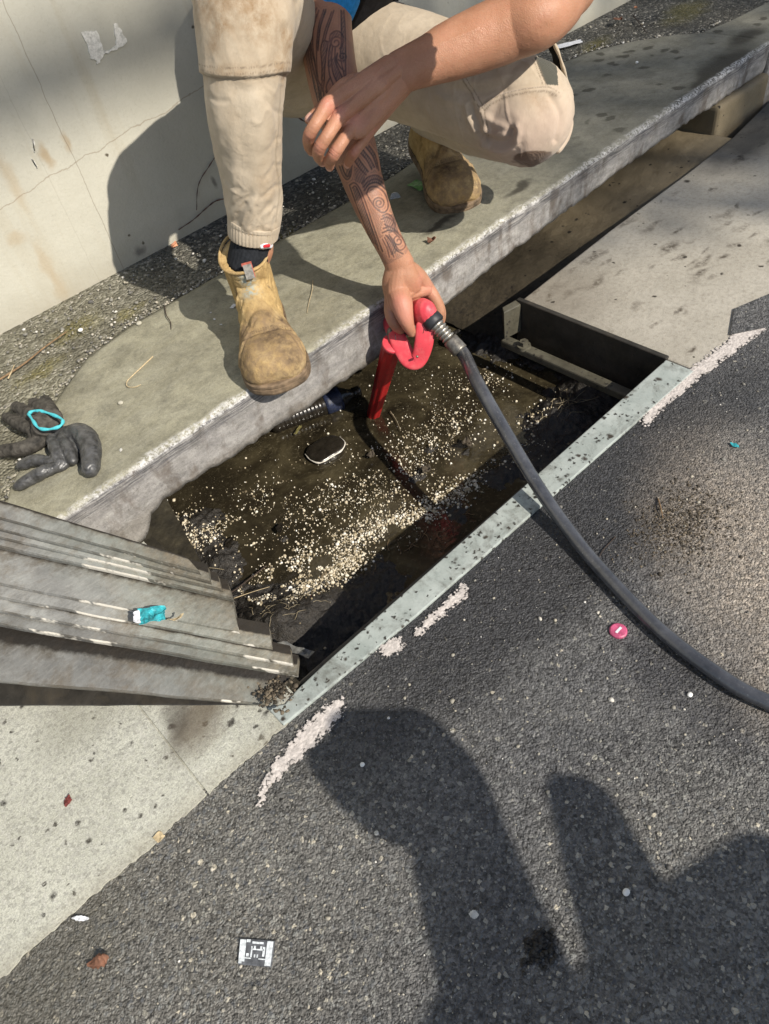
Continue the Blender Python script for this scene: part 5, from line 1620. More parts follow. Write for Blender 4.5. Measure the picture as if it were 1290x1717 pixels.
# left hand
wl = A((0.8595,0.968,0.5285))
kn = [A((0.7187,0.978,0.5286)), A((0.7312,0.966,0.5132)), A((0.7543,0.964,0.4922)), A((0.7855,0.97,0.4691))]
for k, r in zip(kn, (0.0118, 0.0120, 0.0116, 0.0105)):
    b = wl + (k - A((kn[0] + kn[3]) / 2)) * 0.45
    parts.append(tube([b, b * 0.5 + k * 0.5 + A((-0.002, -0.004, 0.003)), k], [0.018, 0.0145, r], 18, 5))
parts.append(tube([wl, (kn[0] + kn[1] + kn[2] + kn[3]) / 4], [(0.030, 0.021), (0.038, 0.0125)], 28, 6, up=vl))
parts.append(tube([wl * 0.75 + kn[0] * 0.25, A((0.7674,0.985,0.5366)), kn[0] * 0.9 + A((0.7496,1,0.5285)) * 0.1], [0.017, 0.0150, 0.011], 18, 5))
FL = [
    ([kn[0], (0.6829,0.97,0.5151), (0.6759,0.982,0.4982), (0.6822,0.998,0.4796), (0.6931,1.01,0.4622)], [0.0112, 0.0096, 0.0100, 0.0088, 0.0072]),
    ([kn[1], (0.6919,0.956,0.4986), (0.6787,0.966,0.4823), (0.6833,0.98,0.4661), (0.697,0.992,0.4482)], [0.0114, 0.0098, 0.0102, 0.0090, 0.0074]),
    ([kn[2], (0.712,0.95,0.4825), (0.6974,0.956,0.469), (0.6955,0.968,0.4564), (0.7005,0.98,0.4417)], [0.0110, 0.0096, 0.0102, 0.0090, 0.0074]),
    ([kn[3], (0.7535,0.96,0.4606), (0.7405,0.962,0.4531), (0.736,0.97,0.443), (0.7382,0.982,0.4302)], [0.0102, 0.0086, 0.0092, 0.0080, 0.0066]),
]
for p, r in FL:
    parts.append(tube(p, r, 18, 6))
TH = [(0.7869,0.995,0.534), (0.756,1.01,0.5206), (0.7296,1.02,0.508), (0.7115,1.024,0.5031)]
parts.append(tube(TH, [0.015, 0.0125, 0.0105, 0.0080], 18, 6))
# right hand closed round the grip
wr = A((0.7896,0.948,0.234))
parts.append(tube([wr, (0.7848,0.945,0.2069), (0.7874,0.95,0.1685)], [(0.027, 0.020), (0.036, 0.020), (0.035, 0.018)], 28, 6, up=vr))
parts.append(tube([wr, (0.8168,0.94,0.2021), (0.8397,0.938,0.1656)], [0.019, 0.0185, 0.0140], 18, 6))
parts.append(tube([wr, (0.7727,0.945,0.2007), (0.7614,0.935,0.1748)], [0.020, 0.0210, 0.0200], 18, 6))
parts.append(tube([(0.7823,0.945,0.2019), (0.8214,0.945,0.1703)], [0.022, 0.0185], 18, 3))
parts.append(tube([(0.7848,0.935,0.1827), (0.8062,0.932,0.1763), (0.8326,0.934,0.1668)], [0.0140, 0.0125, 0.0130], 16, 4))
parts.append(tube([(0.7693,0.94,0.1917), (0.7572,0.92,0.1799), (0.7501,0.908,0.1626), (0.7502,0.902,0.1428), (0.7549,0.9,0.1263)], [0.0205, 0.0205, 0.0165, 0.0118, 0.0085], 20, 6))
parts.append(tube([(0.7679,0.955,0.1745), (0.7502,0.945,0.1566), (0.7464,0.935,0.1375), (0.7547,0.932,0.1205)], [0.0175, 0.0145, 0.0120, 0.0090], 18, 6))
FR = [
    ([(0.8397,0.938,0.1656), (0.8432,0.922,0.1432), (0.8431,0.914,0.1168), (0.8422,0.92,0.089), (0.8357,0.934,0.0746)], [0.0140, 0.0122, 0.0112, 0.0100, 0.0085]),
    ([(0.8472,0.962,0.1641), (0.8676,0.95,0.123), (0.8722,0.942,0.0904), (0.8674,0.946,0.0632), (0.8572,0.958,0.0529)], [0.0140, 0.0122, 0.0112, 0.0100, 0.0085]),
    ([(0.8471,0.982,0.1627), (0.88,0.976,0.1072), (0.8881,0.97,0.0713), (0.8814,0.972,0.0468), (0.8689,0.982,0.0382)], [0.0135, 0.0118, 0.0108, 0.0098, 0.0080]),
]
for p, r in FR:
    parts.append(tube(p, r, 18, 6))
AV, AF = union(parts, 0.00115, 4, 0.5)

# knuckle creases, tendons, veins
AN = vnormals(AV, AF)
fl = Flat(vl)
P2 = fl(AV)
face_l = AN @ vl > 0.0
disp = np.zeros(len(AV))
flush = np.zeros(len(AV))
def near(c, r):
    return np.exp(-((AV - A(c)) ** 2).sum(1) / (r * r))
for k in kn:
    disp += 0.0030 * near(k + vl * 0.011, 0.010)
    flush += 0.9 * near(k + vl * 0.010, 0.013)
for p, r in FL:
    disp += 0.0019 * near(A(p[2]) + vl * 0.009, 0.0075)
    flush += 0.8 * near(A(p[2]) + vl * 0.008, 0.010)
    flush += 0.7 * near(p[4], 0.012)
for q in range(4):                                                   # tendons from wrist to knuckles
    d = seg_dist(P2, fl([wl * 0.7 + kn[q] * 0.3, kn[q]]))
    disp += np.where(face_l, 0.0013 * np.exp(-(d / 0.0042) ** 2), 0) * (near((wl + kn[1]) / 2, 0.08))
for a in ([(0.8272,0.97,0.5411), (0.8004,0.97,0.5243), (0.7716,0.97,0.521), (0.7494,0.97,0.5071)], [(0.8345,0.97,0.513), (0.8047,0.97,0.4966), (0.7754,0.97,0.4935)], [(0.8781,0.94,0.5495), (0.9251,0.92,0.5539), (0.9723,0.9,0.5559)]):
    d = seg_dist(P2, fl(a))
    disp += np.where(face_l, 0.0011 * np.exp(-(d / 0.0028) ** 2), 0) * near((A(a[0]) + A(a[-1])) / 2, 0.09)
for p, r in FL:                                                       # creases over the finger joints
    for f, w_ in ((2, 0.0), (2, 0.0022), (2, -0.0022), (3, 0.0)):
        t = norm(A(p[f]) - A(p[f - 1]))
        c = A(p[f]) + t * w_ * 1.4
        s = (AV - c) @ t
        disp -= 0.0009 * np.exp(-(s / 0.0010) ** 2) * near(c + vl * 0.008, 0.011)
for c, r, a in (((0.8276,0.925,0.1725), 0.013, 0.0020), ((0.8066,0.925,0.2022), 0.010, 0.0008), ((0.7458,0.91,0.1959), 0.012, 0.0010)):
    disp += a * near(c, r)
    flush += 0.9 * near(c, r * 1.3)
flush += 1.0 * near((0.7408,0.89,0.1746), 0.03) + 0.5 * near((0.7285,0.92,0.1829), 0.03)
vd = seg_dist(P2, fl([(0.7647,0.92,0.1784), (0.787,0.92,0.1804), (0.8075,0.92,0.1797)]))
disp -= np.where(face_l, 0.0016 * np.exp(-(vd / 0.003) ** 2), 0) * near((0.7911,0.925,0.1752), 0.03)
disp += 0.0006 * fbm(AV * 55, 3, 91)
nail = np.zeros(len(AV))
for p, r in FL:
    e = A(p[4]); t = norm(A(p[4]) - A(p[3])); nd = norm(vl - t * vl.dot(t))
    loc = (AV - e) @ t; lat = (AV - e) @ np.cross(t, nd); up_ = AN @ nd
    nail += ((loc > -0.006) & (loc < 0.006) & (np.abs(lat) < 0.0052) & (up_ > 0.5)).astype(float)
e = A(TH[-1]); t = norm(A(TH[-1]) - A(TH[-2])); nd = norm(A((-0.3, -0.25, 0.9)))
loc = (AV - e) @ t; lat = (AV - e) @ norm(np.cross(t, nd))
nail += ((loc > -0.006) & (loc < 0.009) & (np.abs(lat) < 0.0058) & (AN @ nd > 0.25)).astype(float)
AV = AV + AN * disp[:, None]

# --- tattoo: line work laid over the front of the right arm
ft = Flat(norm(A((-0.63, -0.70, 0.33))))
T2 = ft(AV)
RAc = crom(RA, 4)
dist_axis = np.full(len(AV), 9.0)
for a, b in zip(RAc[:-1], RAc[1:]):
    ab = b - a
    s = np.clip(((AV - a) @ ab) / ab.dot(ab), 0, 1)
    dist_axis = np.minimum(dist_axis, np.linalg.norm(AV - (a + s[:, None] * ab), axis=1))
on_arm = (dist_axis < 0.054)
wn_ = norm(A(RA[-1]) - A(RA[-2]))
on_arm &= ((AV - A((0.7838,0.957,0.2543))) @ wn_ < 0.004 + 0.002 * vnoise(AV * 60, 5))
# left forearm and hand are plain skin
lax = np.full(len(AV), 9.0)
for line in [LA] + [[wl, k] for k in kn] + [p for p, r in FL] + [TH]:
    Lc = crom(line, 4)
    for a, b in zip(Lc[:-1], Lc[1:]):
        ab = b - a
        s = np.clip(((AV - a) @ ab) / ab.dot(ab), 0, 1)
        lax = np.minimum(lax, np.linalg.norm(AV - (a + s[:, None] * ab), axis=1))
hand_r = np.where(np.arange(len(AV)) >= 0, lax, 9)
on_arm &= ~((lax < 0.0195) | ((lax < 0.05) & (AV[:, 0] > 0.86) & (AV[:, 1] < 1.03)) | (((AV - (wl + kn[1]) / 2) ** 2).sum(1) < 0.045 ** 2) & (dist_axis > 0.0435))
lines = [
    [(0.758,1.0736,0.6552),(0.7642,1.0627,0.6314),(0.7349,1.0445,0.6022),(0.7195,1.0264,0.5685),(0.7085,1.0082,0.5327),(0.7041,0.9882,0.4894)],
    [(0.7683,1.07,0.6451),(0.7653,1.0627,0.6311),(0.7419,1.0475,0.6062),(0.7287,1.03,0.5734),(0.7226,1.0155,0.5439),(0.7166,1.0009,0.5138)],
    [(0.7902,1.07,0.6393),(0.7625,1.0598,0.6259),(0.7452,1.0475,0.6052),(0.7355,1.0318,0.5752),(0.7203,1.0162,0.5463),(0.7077,1.0009,0.5169)],
    [(0.7923,1.0682,0.635),(0.7667,1.058,0.621),(0.7468,1.0445,0.5987),(0.7318,1.0249,0.5615)],
    [(0.8035,1.0682,0.632),(0.7773,1.0576,0.6173),(0.7517,1.0416,0.5911),(0.7299,1.0235,0.559),(0.7341,1.0191,0.5481)],
    [(0.808,1.0682,0.6308),(0.7817,1.0576,0.616),(0.756,1.0424,0.5913)],
    [(0.8181,1.0664,0.6243),(0.7901,1.0555,0.6091),(0.7728,1.0475,0.5972)],
    [(0.8237,1.0671,0.6243),(0.7946,1.0555,0.6078),(0.7803,1.0489,0.5981)],
    [(0.8388,1.0671,0.6202),(0.8149,1.0482,0.5864),(0.7993,1.0373,0.5673),(0.7906,1.0245,0.5419)],
    [(0.8446,1.0671,0.6186),(0.8232,1.0482,0.584),(0.8002,1.03,0.551),(0.782,1.0155,0.5243)],
    [(0.7981,1.0467,0.5882),(0.7993,1.0473,0.589),(0.8013,1.0477,0.5894),(0.8037,1.0479,0.5892),(0.806,1.0478,0.5882),(0.8075,1.0473,0.5867),(0.8077,1.0465,0.5849),(0.8063,1.0455,0.5831),(0.8035,1.0445,0.5819),(0.7996,1.0439,0.5816),(0.7956,1.0437,0.5824),(0.7922,1.0441,0.5842),(0.7904,1.045,0.5868),(0.7907,1.0464,0.5896),(0.7933,1.0479,0.5921),(0.7978,1.0492,0.5936),(0.8035,1.05,0.5937),(0.8091,1.0501,0.5923),(0.8135,1.0494,0.5895),(0.8156,1.048,0.5858),(0.8146,1.0461,0.582),(0.8106,1.0441,0.5789),(0.8041,1.0424,0.5772)],
    [(0.7886,1.0475,0.5926),(0.7966,1.0518,0.5995),(0.8122,1.054,0.5997),(0.8209,1.0518,0.5926),(0.8175,1.0475,0.5841),(0.8089,1.0427,0.5764)],
    [(0.7863,1.0475,0.5932),(0.7672,1.0373,0.5771),(0.7518,1.0282,0.5622),(0.7419,1.0216,0.5511),(0.7293,1.0155,0.5417)],
    [(0.7889,1.046,0.5893),(0.7728,1.0373,0.5754),(0.7606,1.0264,0.5555),(0.759,1.0191,0.54),(0.7514,1.01,0.5222)],
    [(0.7916,1.0445,0.5854),(0.7773,1.0355,0.5701),(0.7696,1.0271,0.5542),(0.7701,1.0205,0.5396)],
    [(0.7954,1.0431,0.5812),(0.7853,1.0355,0.5676),(0.784,1.0293,0.5545),(0.7856,1.0235,0.5411)],
    [(0.8052,1.0373,0.5656),(0.8048,1.0369,0.5648),(0.8037,1.0365,0.5643),(0.802,1.0362,0.5641),(0.8001,1.0361,0.5644),(0.7984,1.0362,0.5654),(0.7975,1.0367,0.5667),(0.7977,1.0374,0.5682),(0.7992,1.0382,0.5695),(0.8018,1.0389,0.5702),(0.805,1.0393,0.5701),(0.8082,1.0393,0.5691),(0.8105,1.0388,0.5674),(0.8114,1.0379,0.5651),(0.8104,1.0368,0.5628),(0.8076,1.0356,0.5611),(0.8034,1.0347,0.5604),(0.7987,1.0343,0.5609),(0.7945,1.0345,0.5627),(0.7918,1.0353,0.5654)],
    [(0.7952,1.0395,0.5733),(0.7883,1.0351,0.5659),(0.7894,1.0307,0.556),(0.7949,1.0278,0.5478)],
    [(0.784,1.0475,0.5939),(0.776,1.0482,0.5978),(0.7632,1.0427,0.59),(0.751,1.0318,0.5704),(0.7378,1.0227,0.5548)],
    [(0.7412,1.0227,0.5538),(0.7319,1.0191,0.5488),(0.7187,1.01,0.5333),(0.7213,1.0053,0.5219),(0.7368,1.0118,0.5312),(0.7421,1.0184,0.5439),(0.7568,1.0235,0.5503)],
    [(0.7371,1.0155,0.5391),(0.7377,1.0125,0.5325),(0.7298,1.0075,0.5238)],
    [(0.7288,1.0235,0.5593),(0.7315,1.0155,0.541),(0.7172,1.0064,0.5257)],
    [(0.6976,0.9664,0.4409),(0.6972,0.9609,0.428),(0.7037,0.958,0.4182),(0.7171,0.9609,0.4199),(0.7305,0.9682,0.4322)],
    [(0.7055,0.9671,0.4395),(0.7051,0.9616,0.4265),(0.7102,0.9602,0.4209),(0.7198,0.9638,0.4259)],
    [(0.7387,0.9725,0.4395),(0.7449,0.9664,0.422),(0.7541,0.9624,0.4084)],
    [(0.7489,0.9747,0.4409),(0.7556,0.9689,0.424),(0.762,0.9645,0.4106)],
    [(0.7591,0.9769,0.4422),(0.7681,0.9718,0.4263),(0.7715,0.966,0.4105)],
    [(0.7683,0.9784,0.4422),(0.7766,0.9725,0.4248),(0.7797,0.9675,0.4108)],
    [(0.7777,0.9798,0.4422),(0.7848,0.974,0.4252),(0.7838,0.9667,0.4074)],
    [(0.7853,0.9809,0.4419),(0.7908,0.9747,0.4246),(0.7856,0.9653,0.403)],
    [(0.7584,0.9442,0.3602),(0.7596,0.9441,0.3596),(0.7612,0.9443,0.3593),(0.7628,0.9447,0.3595),(0.764,0.9452,0.3604),(0.7643,0.9458,0.3618),(0.7635,0.9463,0.3634),(0.7616,0.9465,0.365),(0.7588,0.9465,0.366),(0.7558,0.9461,0.3663),(0.7531,0.9454,0.3656),(0.7514,0.9444,0.3639),(0.7512,0.9435,0.3615),(0.7527,0.9427,0.3589),(0.7559,0.9424,0.3565),(0.7601,0.9425,0.355),(0.7647,0.9432,0.3548),(0.7685,0.9443,0.356),(0.7708,0.9456,0.3585),(0.7708,0.9469,0.3619),(0.7685,0.9479,0.3656),(0.764,0.9484,0.3686),(0.7583,0.9481,0.3705),(0.7524,0.9472,0.3707),(0.7475,0.9458,0.369),(0.7447,0.944,0.3657),(0.7447,0.9424,0.3614),(0.7477,0.9411,0.3568),(0.7534,0.9405,0.3528)],
    [(0.7374,0.95,0.3842),(0.7508,0.9544,0.3897),(0.7668,0.9551,0.3848),(0.7782,0.9522,0.3725),(0.7803,0.9471,0.3583),(0.7747,0.942,0.3473),(0.7604,0.9391,0.3459),(0.7481,0.9413,0.3571),(0.7414,0.9456,0.3713),(0.7386,0.95,0.3837)],
    [(0.7365,0.9565,0.4011),(0.7559,0.9609,0.404),(0.7766,0.9624,0.3993),(0.788,0.9595,0.3872)],
    [(0.7359,0.9544,0.3958),(0.7567,0.9587,0.3982),(0.7757,0.9598,0.3932),(0.7883,0.9558,0.3777)],
    [(0.7354,0.9522,0.3906),(0.7537,0.9565,0.394),(0.7728,0.9576,0.3888),(0.7869,0.9529,0.3708)],
    [(0.7047,0.9544,0.4089),(0.7195,0.9565,0.4081),(0.7267,0.9529,0.3961),(0.7275,0.9427,0.3699),(0.7251,0.9318,0.3425),(0.7229,0.9191,0.3095),(0.7221,0.9129,0.293)],
    [(0.7098,0.9529,0.4032),(0.719,0.9544,0.4029),(0.7217,0.9493,0.389),(0.7201,0.9391,0.3637),(0.7172,0.926,0.3308),(0.7129,0.9136,0.2995)],
    [(0.7047,0.9544,0.4089),(0.7033,0.9445,0.385),(0.7028,0.93,0.3479),(0.7028,0.9155,0.3093)],
    [(0.7549,0.9369,0.3426),(0.7698,0.9384,0.3398),(0.778,0.9347,0.3264),(0.7654,0.9304,0.3203),(0.7531,0.9318,0.3298)],
    [(0.7493,0.9347,0.3393),(0.7668,0.9362,0.3353),(0.7777,0.9325,0.3206),(0.7681,0.9275,0.3111)],
    [(0.7465,0.9289,0.325),(0.7641,0.9304,0.3209),(0.7777,0.9267,0.3047)],
    [(0.74,0.926,0.3202),(0.7625,0.9282,0.3157),(0.7765,0.9238,0.2972)],
    [(0.7681,0.9216,0.2951),(0.7684,0.922,0.296),(0.7697,0.9225,0.2967),(0.7717,0.9228,0.2967),(0.7741,0.9229,0.2958),(0.7762,0.9227,0.2942),(0.7774,0.9222,0.2921),(0.7771,0.9213,0.29),(0.7752,0.9205,0.2884),(0.7718,0.9197,0.288),(0.7676,0.9193,0.2888),(0.7636,0.9194,0.291),(0.7608,0.9201,0.2942),(0.7601,0.9212,0.2976),(0.7617,0.9225,0.3006),(0.7657,0.9238,0.3023),(0.7713,0.9247,0.3022)],
    [(0.7566,0.9267,0.3145),(0.7707,0.9275,0.3099),(0.7819,0.9238,0.2947),(0.7831,0.9187,0.2798),(0.7655,0.9158,0.28),(0.7598,0.9195,0.2929),(0.7546,0.9253,0.3114)],
    [(0.7458,0.9245,0.3136),(0.7539,0.9209,0.2998),(0.7575,0.9158,0.2839),(0.7707,0.9136,0.2714)],
    [(0.734,0.9216,0.3111),(0.7364,0.9158,0.2941),(0.7337,0.91,0.2792)],
    [(0.7412,0.9231,0.3117),(0.7439,0.9165,0.2924),(0.7452,0.9107,0.2756)],
]
wid = 0.00145
d = np.full(len(AV), 9.0)
idx = np.where(on_arm)[0]
for ln in lines:
    L2 = ft(crom(ln, 5) if len(ln) < 12 else A(ln))
    dd = seg_dist(T2[idx], L2)
    d[idx] = np.minimum(d[idx], dd)
# companion outlines a little way off each line
ink = np.exp(-(d / wid) ** 2) + 0.22 * np.exp(-((d - 0.0042) / 0.0007) ** 2)
fills = [[(0.7098,0.9529,0.4032),(0.7204,0.9536,0.4005),(0.7227,0.9464,0.3813),(0.7211,0.9362,0.3558),(0.7202,0.9245,0.3255),(0.7184,0.9158,0.3028),(0.7052,0.9173,0.313),(0.7053,0.93,0.3468),(0.7057,0.9445,0.384)], [(0.7493,0.9253,0.3139),(0.7621,0.9231,0.3019),(0.7619,0.9151,0.2797),(0.7396,0.9115,0.2804),(0.7384,0.9173,0.2971)], [(0.7343,0.9675,0.4289),(0.7561,0.9638,0.4112),(0.7413,0.9565,0.3991),(0.7229,0.9573,0.4085)], [(0.7352,0.9565,0.4016),(0.7581,0.9616,0.405),(0.7817,0.9624,0.3972),(0.7918,0.9565,0.3781),(0.7859,0.9522,0.3693),(0.7728,0.9576,0.3888),(0.7507,0.9562,0.3943),(0.7369,0.9515,0.3881)], [(0.7549,0.9369,0.3426),(0.7829,0.9384,0.334),(0.7787,0.9275,0.3062),(0.7523,0.9275,0.3184)],
         [(0.769,1.0664,0.6376),(0.7854,1.0664,0.6331),(0.7483,1.0482,0.6058),(0.7239,1.0264,0.5671),(0.7132,1.01,0.5351),(0.7094,1.0155,0.5483),(0.7285,1.0373,0.5889)], [(0.7773,1.0355,0.5701),(0.7952,1.0395,0.5733),(0.7817,1.0293,0.5552),(0.7882,1.0227,0.5386),(0.7808,1.0155,0.5247),(0.7682,1.0191,0.537)], [(0.776,1.0482,0.5978),(0.7863,1.0475,0.5932),(0.7553,1.03,0.5651),(0.7389,1.0227,0.5545),(0.7511,1.0336,0.5742)], [(0.7469,1.07,0.6508),(0.7683,1.07,0.6451),(0.7375,1.0482,0.609),(0.7115,1.0227,0.5633),(0.7151,1.0336,0.5853)], [(0.7773,1.0576,0.6173),(0.8032,1.0671,0.6298),(0.8088,1.0671,0.6283),(0.7817,1.0576,0.616),(0.756,1.0424,0.5913),(0.7527,1.0424,0.5923)], [(0.7886,1.0475,0.5926),(0.801,1.0525,0.5998),(0.8135,1.0533,0.5978),(0.8176,1.0511,0.5919),(0.7995,1.0496,0.5941),(0.7857,1.0427,0.5833),(0.7689,1.03,0.5608),(0.7633,1.0318,0.5665)], [(0.7288,1.0235,0.5593),(0.7319,1.0191,0.5488),(0.7187,1.01,0.5333),(0.7213,1.0053,0.5219),(0.7099,1.0009,0.5161),(0.7132,1.01,0.5351)], [(0.8186,1.0518,0.5932),(0.8388,1.0671,0.6202),(0.8446,1.0671,0.6186),(0.7978,1.03,0.5518),(0.8016,1.0373,0.5666)], [(0.6976,0.9664,0.4409),(0.6972,0.9609,0.428),(0.7037,0.958,0.4182),(0.7171,0.9609,0.4199),(0.7305,0.9682,0.4322),(0.7253,0.9696,0.4378),(0.7051,0.9616,0.4265),(0.7073,0.9667,0.4379)], [(0.7489,0.9747,0.4409),(0.7556,0.9689,0.424),(0.762,0.9645,0.4106),(0.7541,0.9624,0.4084),(0.7449,0.9664,0.422),(0.7387,0.9725,0.4395)], [(0.7683,0.9784,0.4422),(0.7766,0.9725,0.4248),(0.7797,0.9675,0.4108),(0.7715,0.966,0.4105),(0.7681,0.9718,0.4263),(0.7591,0.9769,0.4422)], [(0.7853,0.9809,0.4419),(0.7908,0.9747,0.4246),(0.7856,0.9653,0.403),(0.7838,0.9667,0.4074),(0.7848,0.974,0.4252),(0.7777,0.9798,0.4422)]]
sh = np.zeros(len(AV))
for f in fills:
    ii = inside(T2[idx], ft(f))
    sh[idx] = np.maximum(sh[idx], ii * 1.0)
hatch = np.clip(0.5 + 1.2 * np.sin((T2[:, 0] * 0.8 + T2[:, 1] * 0.6) * 1700 + 3.5 * vnoise(AV * 60, 12)), 0, 1)
ink = np.clip(ink, 0, 1) * on_arm
shade_ink = sh * on_arm * (0.38 + 0.62 * hatch) + 0.07 * on_arm * (dist_axis < 0.05)
# fine patterned ground between the bands of the forearm
low_arm = np.clip((0.455 - AV[:, 2]) / 0.02, 0, 1)
wave = T2[:, 0] * 2100 + 9 * np.sin(T2[:, 1] * 190) + 3.0 * vnoise(AV * 50, 14)
fine = np.clip(0.42 + 0.75 * np.sin(wave), 0, 1)
gap_ = np.clip((d - 0.0034) / 0.0010, 0, 1)
shade_ink = np.maximum(shade_ink, on_arm * low_arm * gap_ * (0.26 + 0.46 * fine))
shade_ink = np.maximum(shade_ink, on_arm * (1 - low_arm) * gap_ * 0.20 * (0.5 + 0.5 * np.sign(vnoise(T2[:, [0, 1, 1]] * 38, 15))))
# the back of the arm carries the same ink, darker towards its outer edge
side = np.clip((ft(AV)[:, 0] - ft(A([RA[6]]))[0, 0]), -1, 1)

# --- torso, neck, head, legs (hidden under the clothes or outside the picture)
KR, KL = A((0.6866,1.085,0.6769)), A((1.1051,0.91,0.3897))
HR, HL = A((0.96, 1.40, 0.48)), A((1.05, 1.33, 0.47))
hd = A((0.865, 0.77, 0.765))
low = [tube([(1.0, 1.37, 0.46), (1.03, 1.30, 0.60), (1.04, 1.18, 0.75), (1.04, 1.13, 0.80)], [(0.07, 0.05), (0.10, 0.07), (0.13, 0.08), (0.11, 0.07)], 28, 5, up=(0, -1, 0.3)),
       tube([(1.04, 1.14, 0.80), (0.98, 0.92, 0.81), hd], [0.062, 0.056, 0.05], 20, 5),
       ball(hd, (0.078, 0.095, 0.088), 24), ball(hd + A((-0.02, -0.05, -0.055)), (0.05, 0.055, 0.045), 18),
       tube([hd + A((-0.02, -0.085, -0.01)), hd + A((-0.03, -0.115, -0.035))], [0.012, 0.014], 12, 3),
       ball(hd + A((0.075, 0.01, -0.01)), (0.012, 0.022, 0.032), 12), ball(hd + A((-0.080, 0.02, -0.01)), (0.012, 0.022, 0.032), 12),
       tube([hd + A((-0.045, -0.095, -0.060)), hd + A((-0.005, -0.105, -0.062))], [0.007, 0.007], 10, 3),
       tube([RA[0], (1.02, 1.19, 0.76)], [0.056, 0.06], 18, 3), tube([LA[0], (1.04, 1.17, 0.76)], [0.056, 0.06], 18, 3),
       tube([HR, KR], [0.045, 0.036], 18, 3), tube([KR, (0.6326,1.075,0.523), (0.6122,1.09,0.4046), (0.5979,1.11,0.3081)], [0.038, 0.036, 0.033, 0.032], 18, 5),
       tube([HL, KL + A((0.01, 0.04, -0.005))], [0.066, 0.056], 18, 5), tube([KL + A((0.01, 0.05, -0.01)), (1.19, 1.25, 0.29)], [0.052, 0.036], 18, 5)]
BV, BF = union(low, 0.005, 4)
nA = len(AV)
SV = np.concatenate([AV, BV])
SF = [list(f) for f in AF] + [[int(i) + nA for i in f] for f in BF]
pad = np.zeros(len(BV))
person = obj('person', (SV, SF), MAT['skin'], attrs={'flush': np.concatenate([np.clip(flush, 0, 1), pad]), 'nail': np.concatenate([np.clip(nail, 0, 1), pad]), 'ink': np.concatenate([ink, pad]), 'shade_ink': np.concatenate([np.clip(shade_ink, 0, 1), pad])})
tag(person, 'crouching person with a tattooed arm holding the red gun, in beige trousers and tan boots', 'person')

# --- cap, unseen: added with a long peak to shade the hands
cv, cf = union([ball(hd + A((0, 0.012, 0.022)), (0.090, 0.104, 0.085), 24), tube([hd + A((-0.01, -0.06, 0.030)), hd + A((-0.025, -0.15, 0.005)), hd + A((-0.035, -0.215, -0.022))], [(0.085, 0.010), (0.088, 0.007), (0.070, 0.006)], 24, 4, up=(0, -0.3, 1))], 0.005, 3)
cz = hd[2] + 0.005 + 0.0 * cv[:, 0]
obj('shade_cap', (cv, cf), MAT['shirt'], person)

# --- shirt
hemR = A((0.9034,1.18,0.6249))
shirt_parts = [tube([(1.055, 1.335, 0.580), (1.045, 1.28, 0.65), (1.05, 1.18, 0.75), (1.05, 1.13, 0.80)], [(0.155, 0.118), (0.165, 0.122), (0.175, 0.115), (0.12, 0.09)], 36, 5, up=(0, -1, 0.3)),
               tube([(1.02, 1.19, 0.765), RA[0], hemR], [0.080, 0.076, 0.064], 28, 5),
               tube([(1.05, 1.17, 0.765), LA[0], (1.2784,0.96,0.5828)], [0.080, 0.074, 0.066], 28, 5)]
hv, hf = union(shirt_parts, 0.0035, 3)
hv = hv + vnormals(hv, hf) * (0.004 * fbm(hv * A((14, 14, 9)), 3, 95))[:, None]
sh_o = obj('shirt', (hv, hf), MAT['shirt'], person)
t = norm(hemR - A(RA[0]))
obj('sleeve_band', tube([hemR - t * 0.030, hemR - t * 0.004, hemR + t * 0.012], [(0.0665, 0.0665), (0.0655, 0.0655), (0.0600, 0.0600)], 36, 4), MAT['blue'], person)

# --- trousers
tp_ = [
    ball((1.00, 1.40, 0.475), (0.175, 0.15, 0.115), 28),
    tube([HR, HR * 0.5 + KR * 0.5 + A((0.0, 0.0, 0.01)), KR + A((0.012, 0.012, 0.0))], [(0.105, 0.100), (0.092, 0.088), (0.078, 0.080)], 36, 6),
    tube([(0.6999,1.1,0.6777), (0.6757,1.078,0.6546), (0.657,1.07,0.6189), (0.6414,1.068,0.5802), (0.6268,1.074,0.5252), (0.6194,1.092,0.4314), (0.6147,1.102,0.3798), (0.6066,1.106,0.3523)],
         [(0.063, 0.068), (0.069, 0.074), (0.0660, 0.071), (0.0610, 0.067), (0.0570, 0.063), (0.0495, 0.057), (0.0475, 0.053), (0.0440, 0.048)], 64, 14, up=norm(A((-0.6, -0.75, 0.2)))),
    tube([HL, HL * 0.55 + KL * 0.45 + A((0.0, 0.0, 0.008)), KL + A((-0.004, 0.03, 0.012))], [(0.105, 0.100), (0.098, 0.094), (0.088, 0.086)], 56, 16),
    ball(KL + A((-0.003, 0.0, 0.002)), (0.0835, 0.086, 0.088), 64),
    tube([KL + A((0.004, 0.02, -0.018)), KL * 0.5 + A((1.19, 1.25, 0.31)) * 0.5 + A((0, 0, 0.0)), (1.185, 1.235, 0.325)], [(0.078, 0.070), (0.078, 0.072), (0.062, 0.058)], 36, 6),
    tube([(1.2608,0.945,0.3295), (1.2597,0.935,0.3192), (1.2362,0.925,0.3035), (1.2051,0.915,0.2919)], [0.009, 0.0125, 0.014, 0.010], 16, 5),
    tube([HR + A((0.05, -0.02, 0.02)), HL], [0.11, 0.11], 28, 4),
]
TV, TF = union(tp_, 0.0022, 9)
TN = vnormals(TV, TF)
cpos = A((0, 0, 0.92))
fs_ = Flat(norm(A((-0.70, -0.70, 0.40)) * 0 + (cpos - A((0.66, 1.12, 0.45)))))
fk_ = Flat(norm(cpos - KL))
S2, K2 = fs_(TV), fk_(TV)
fr_s = np.clip((TN @ fs_.d) * 4, 0, 1) * (TV[:, 0] < 0.80)
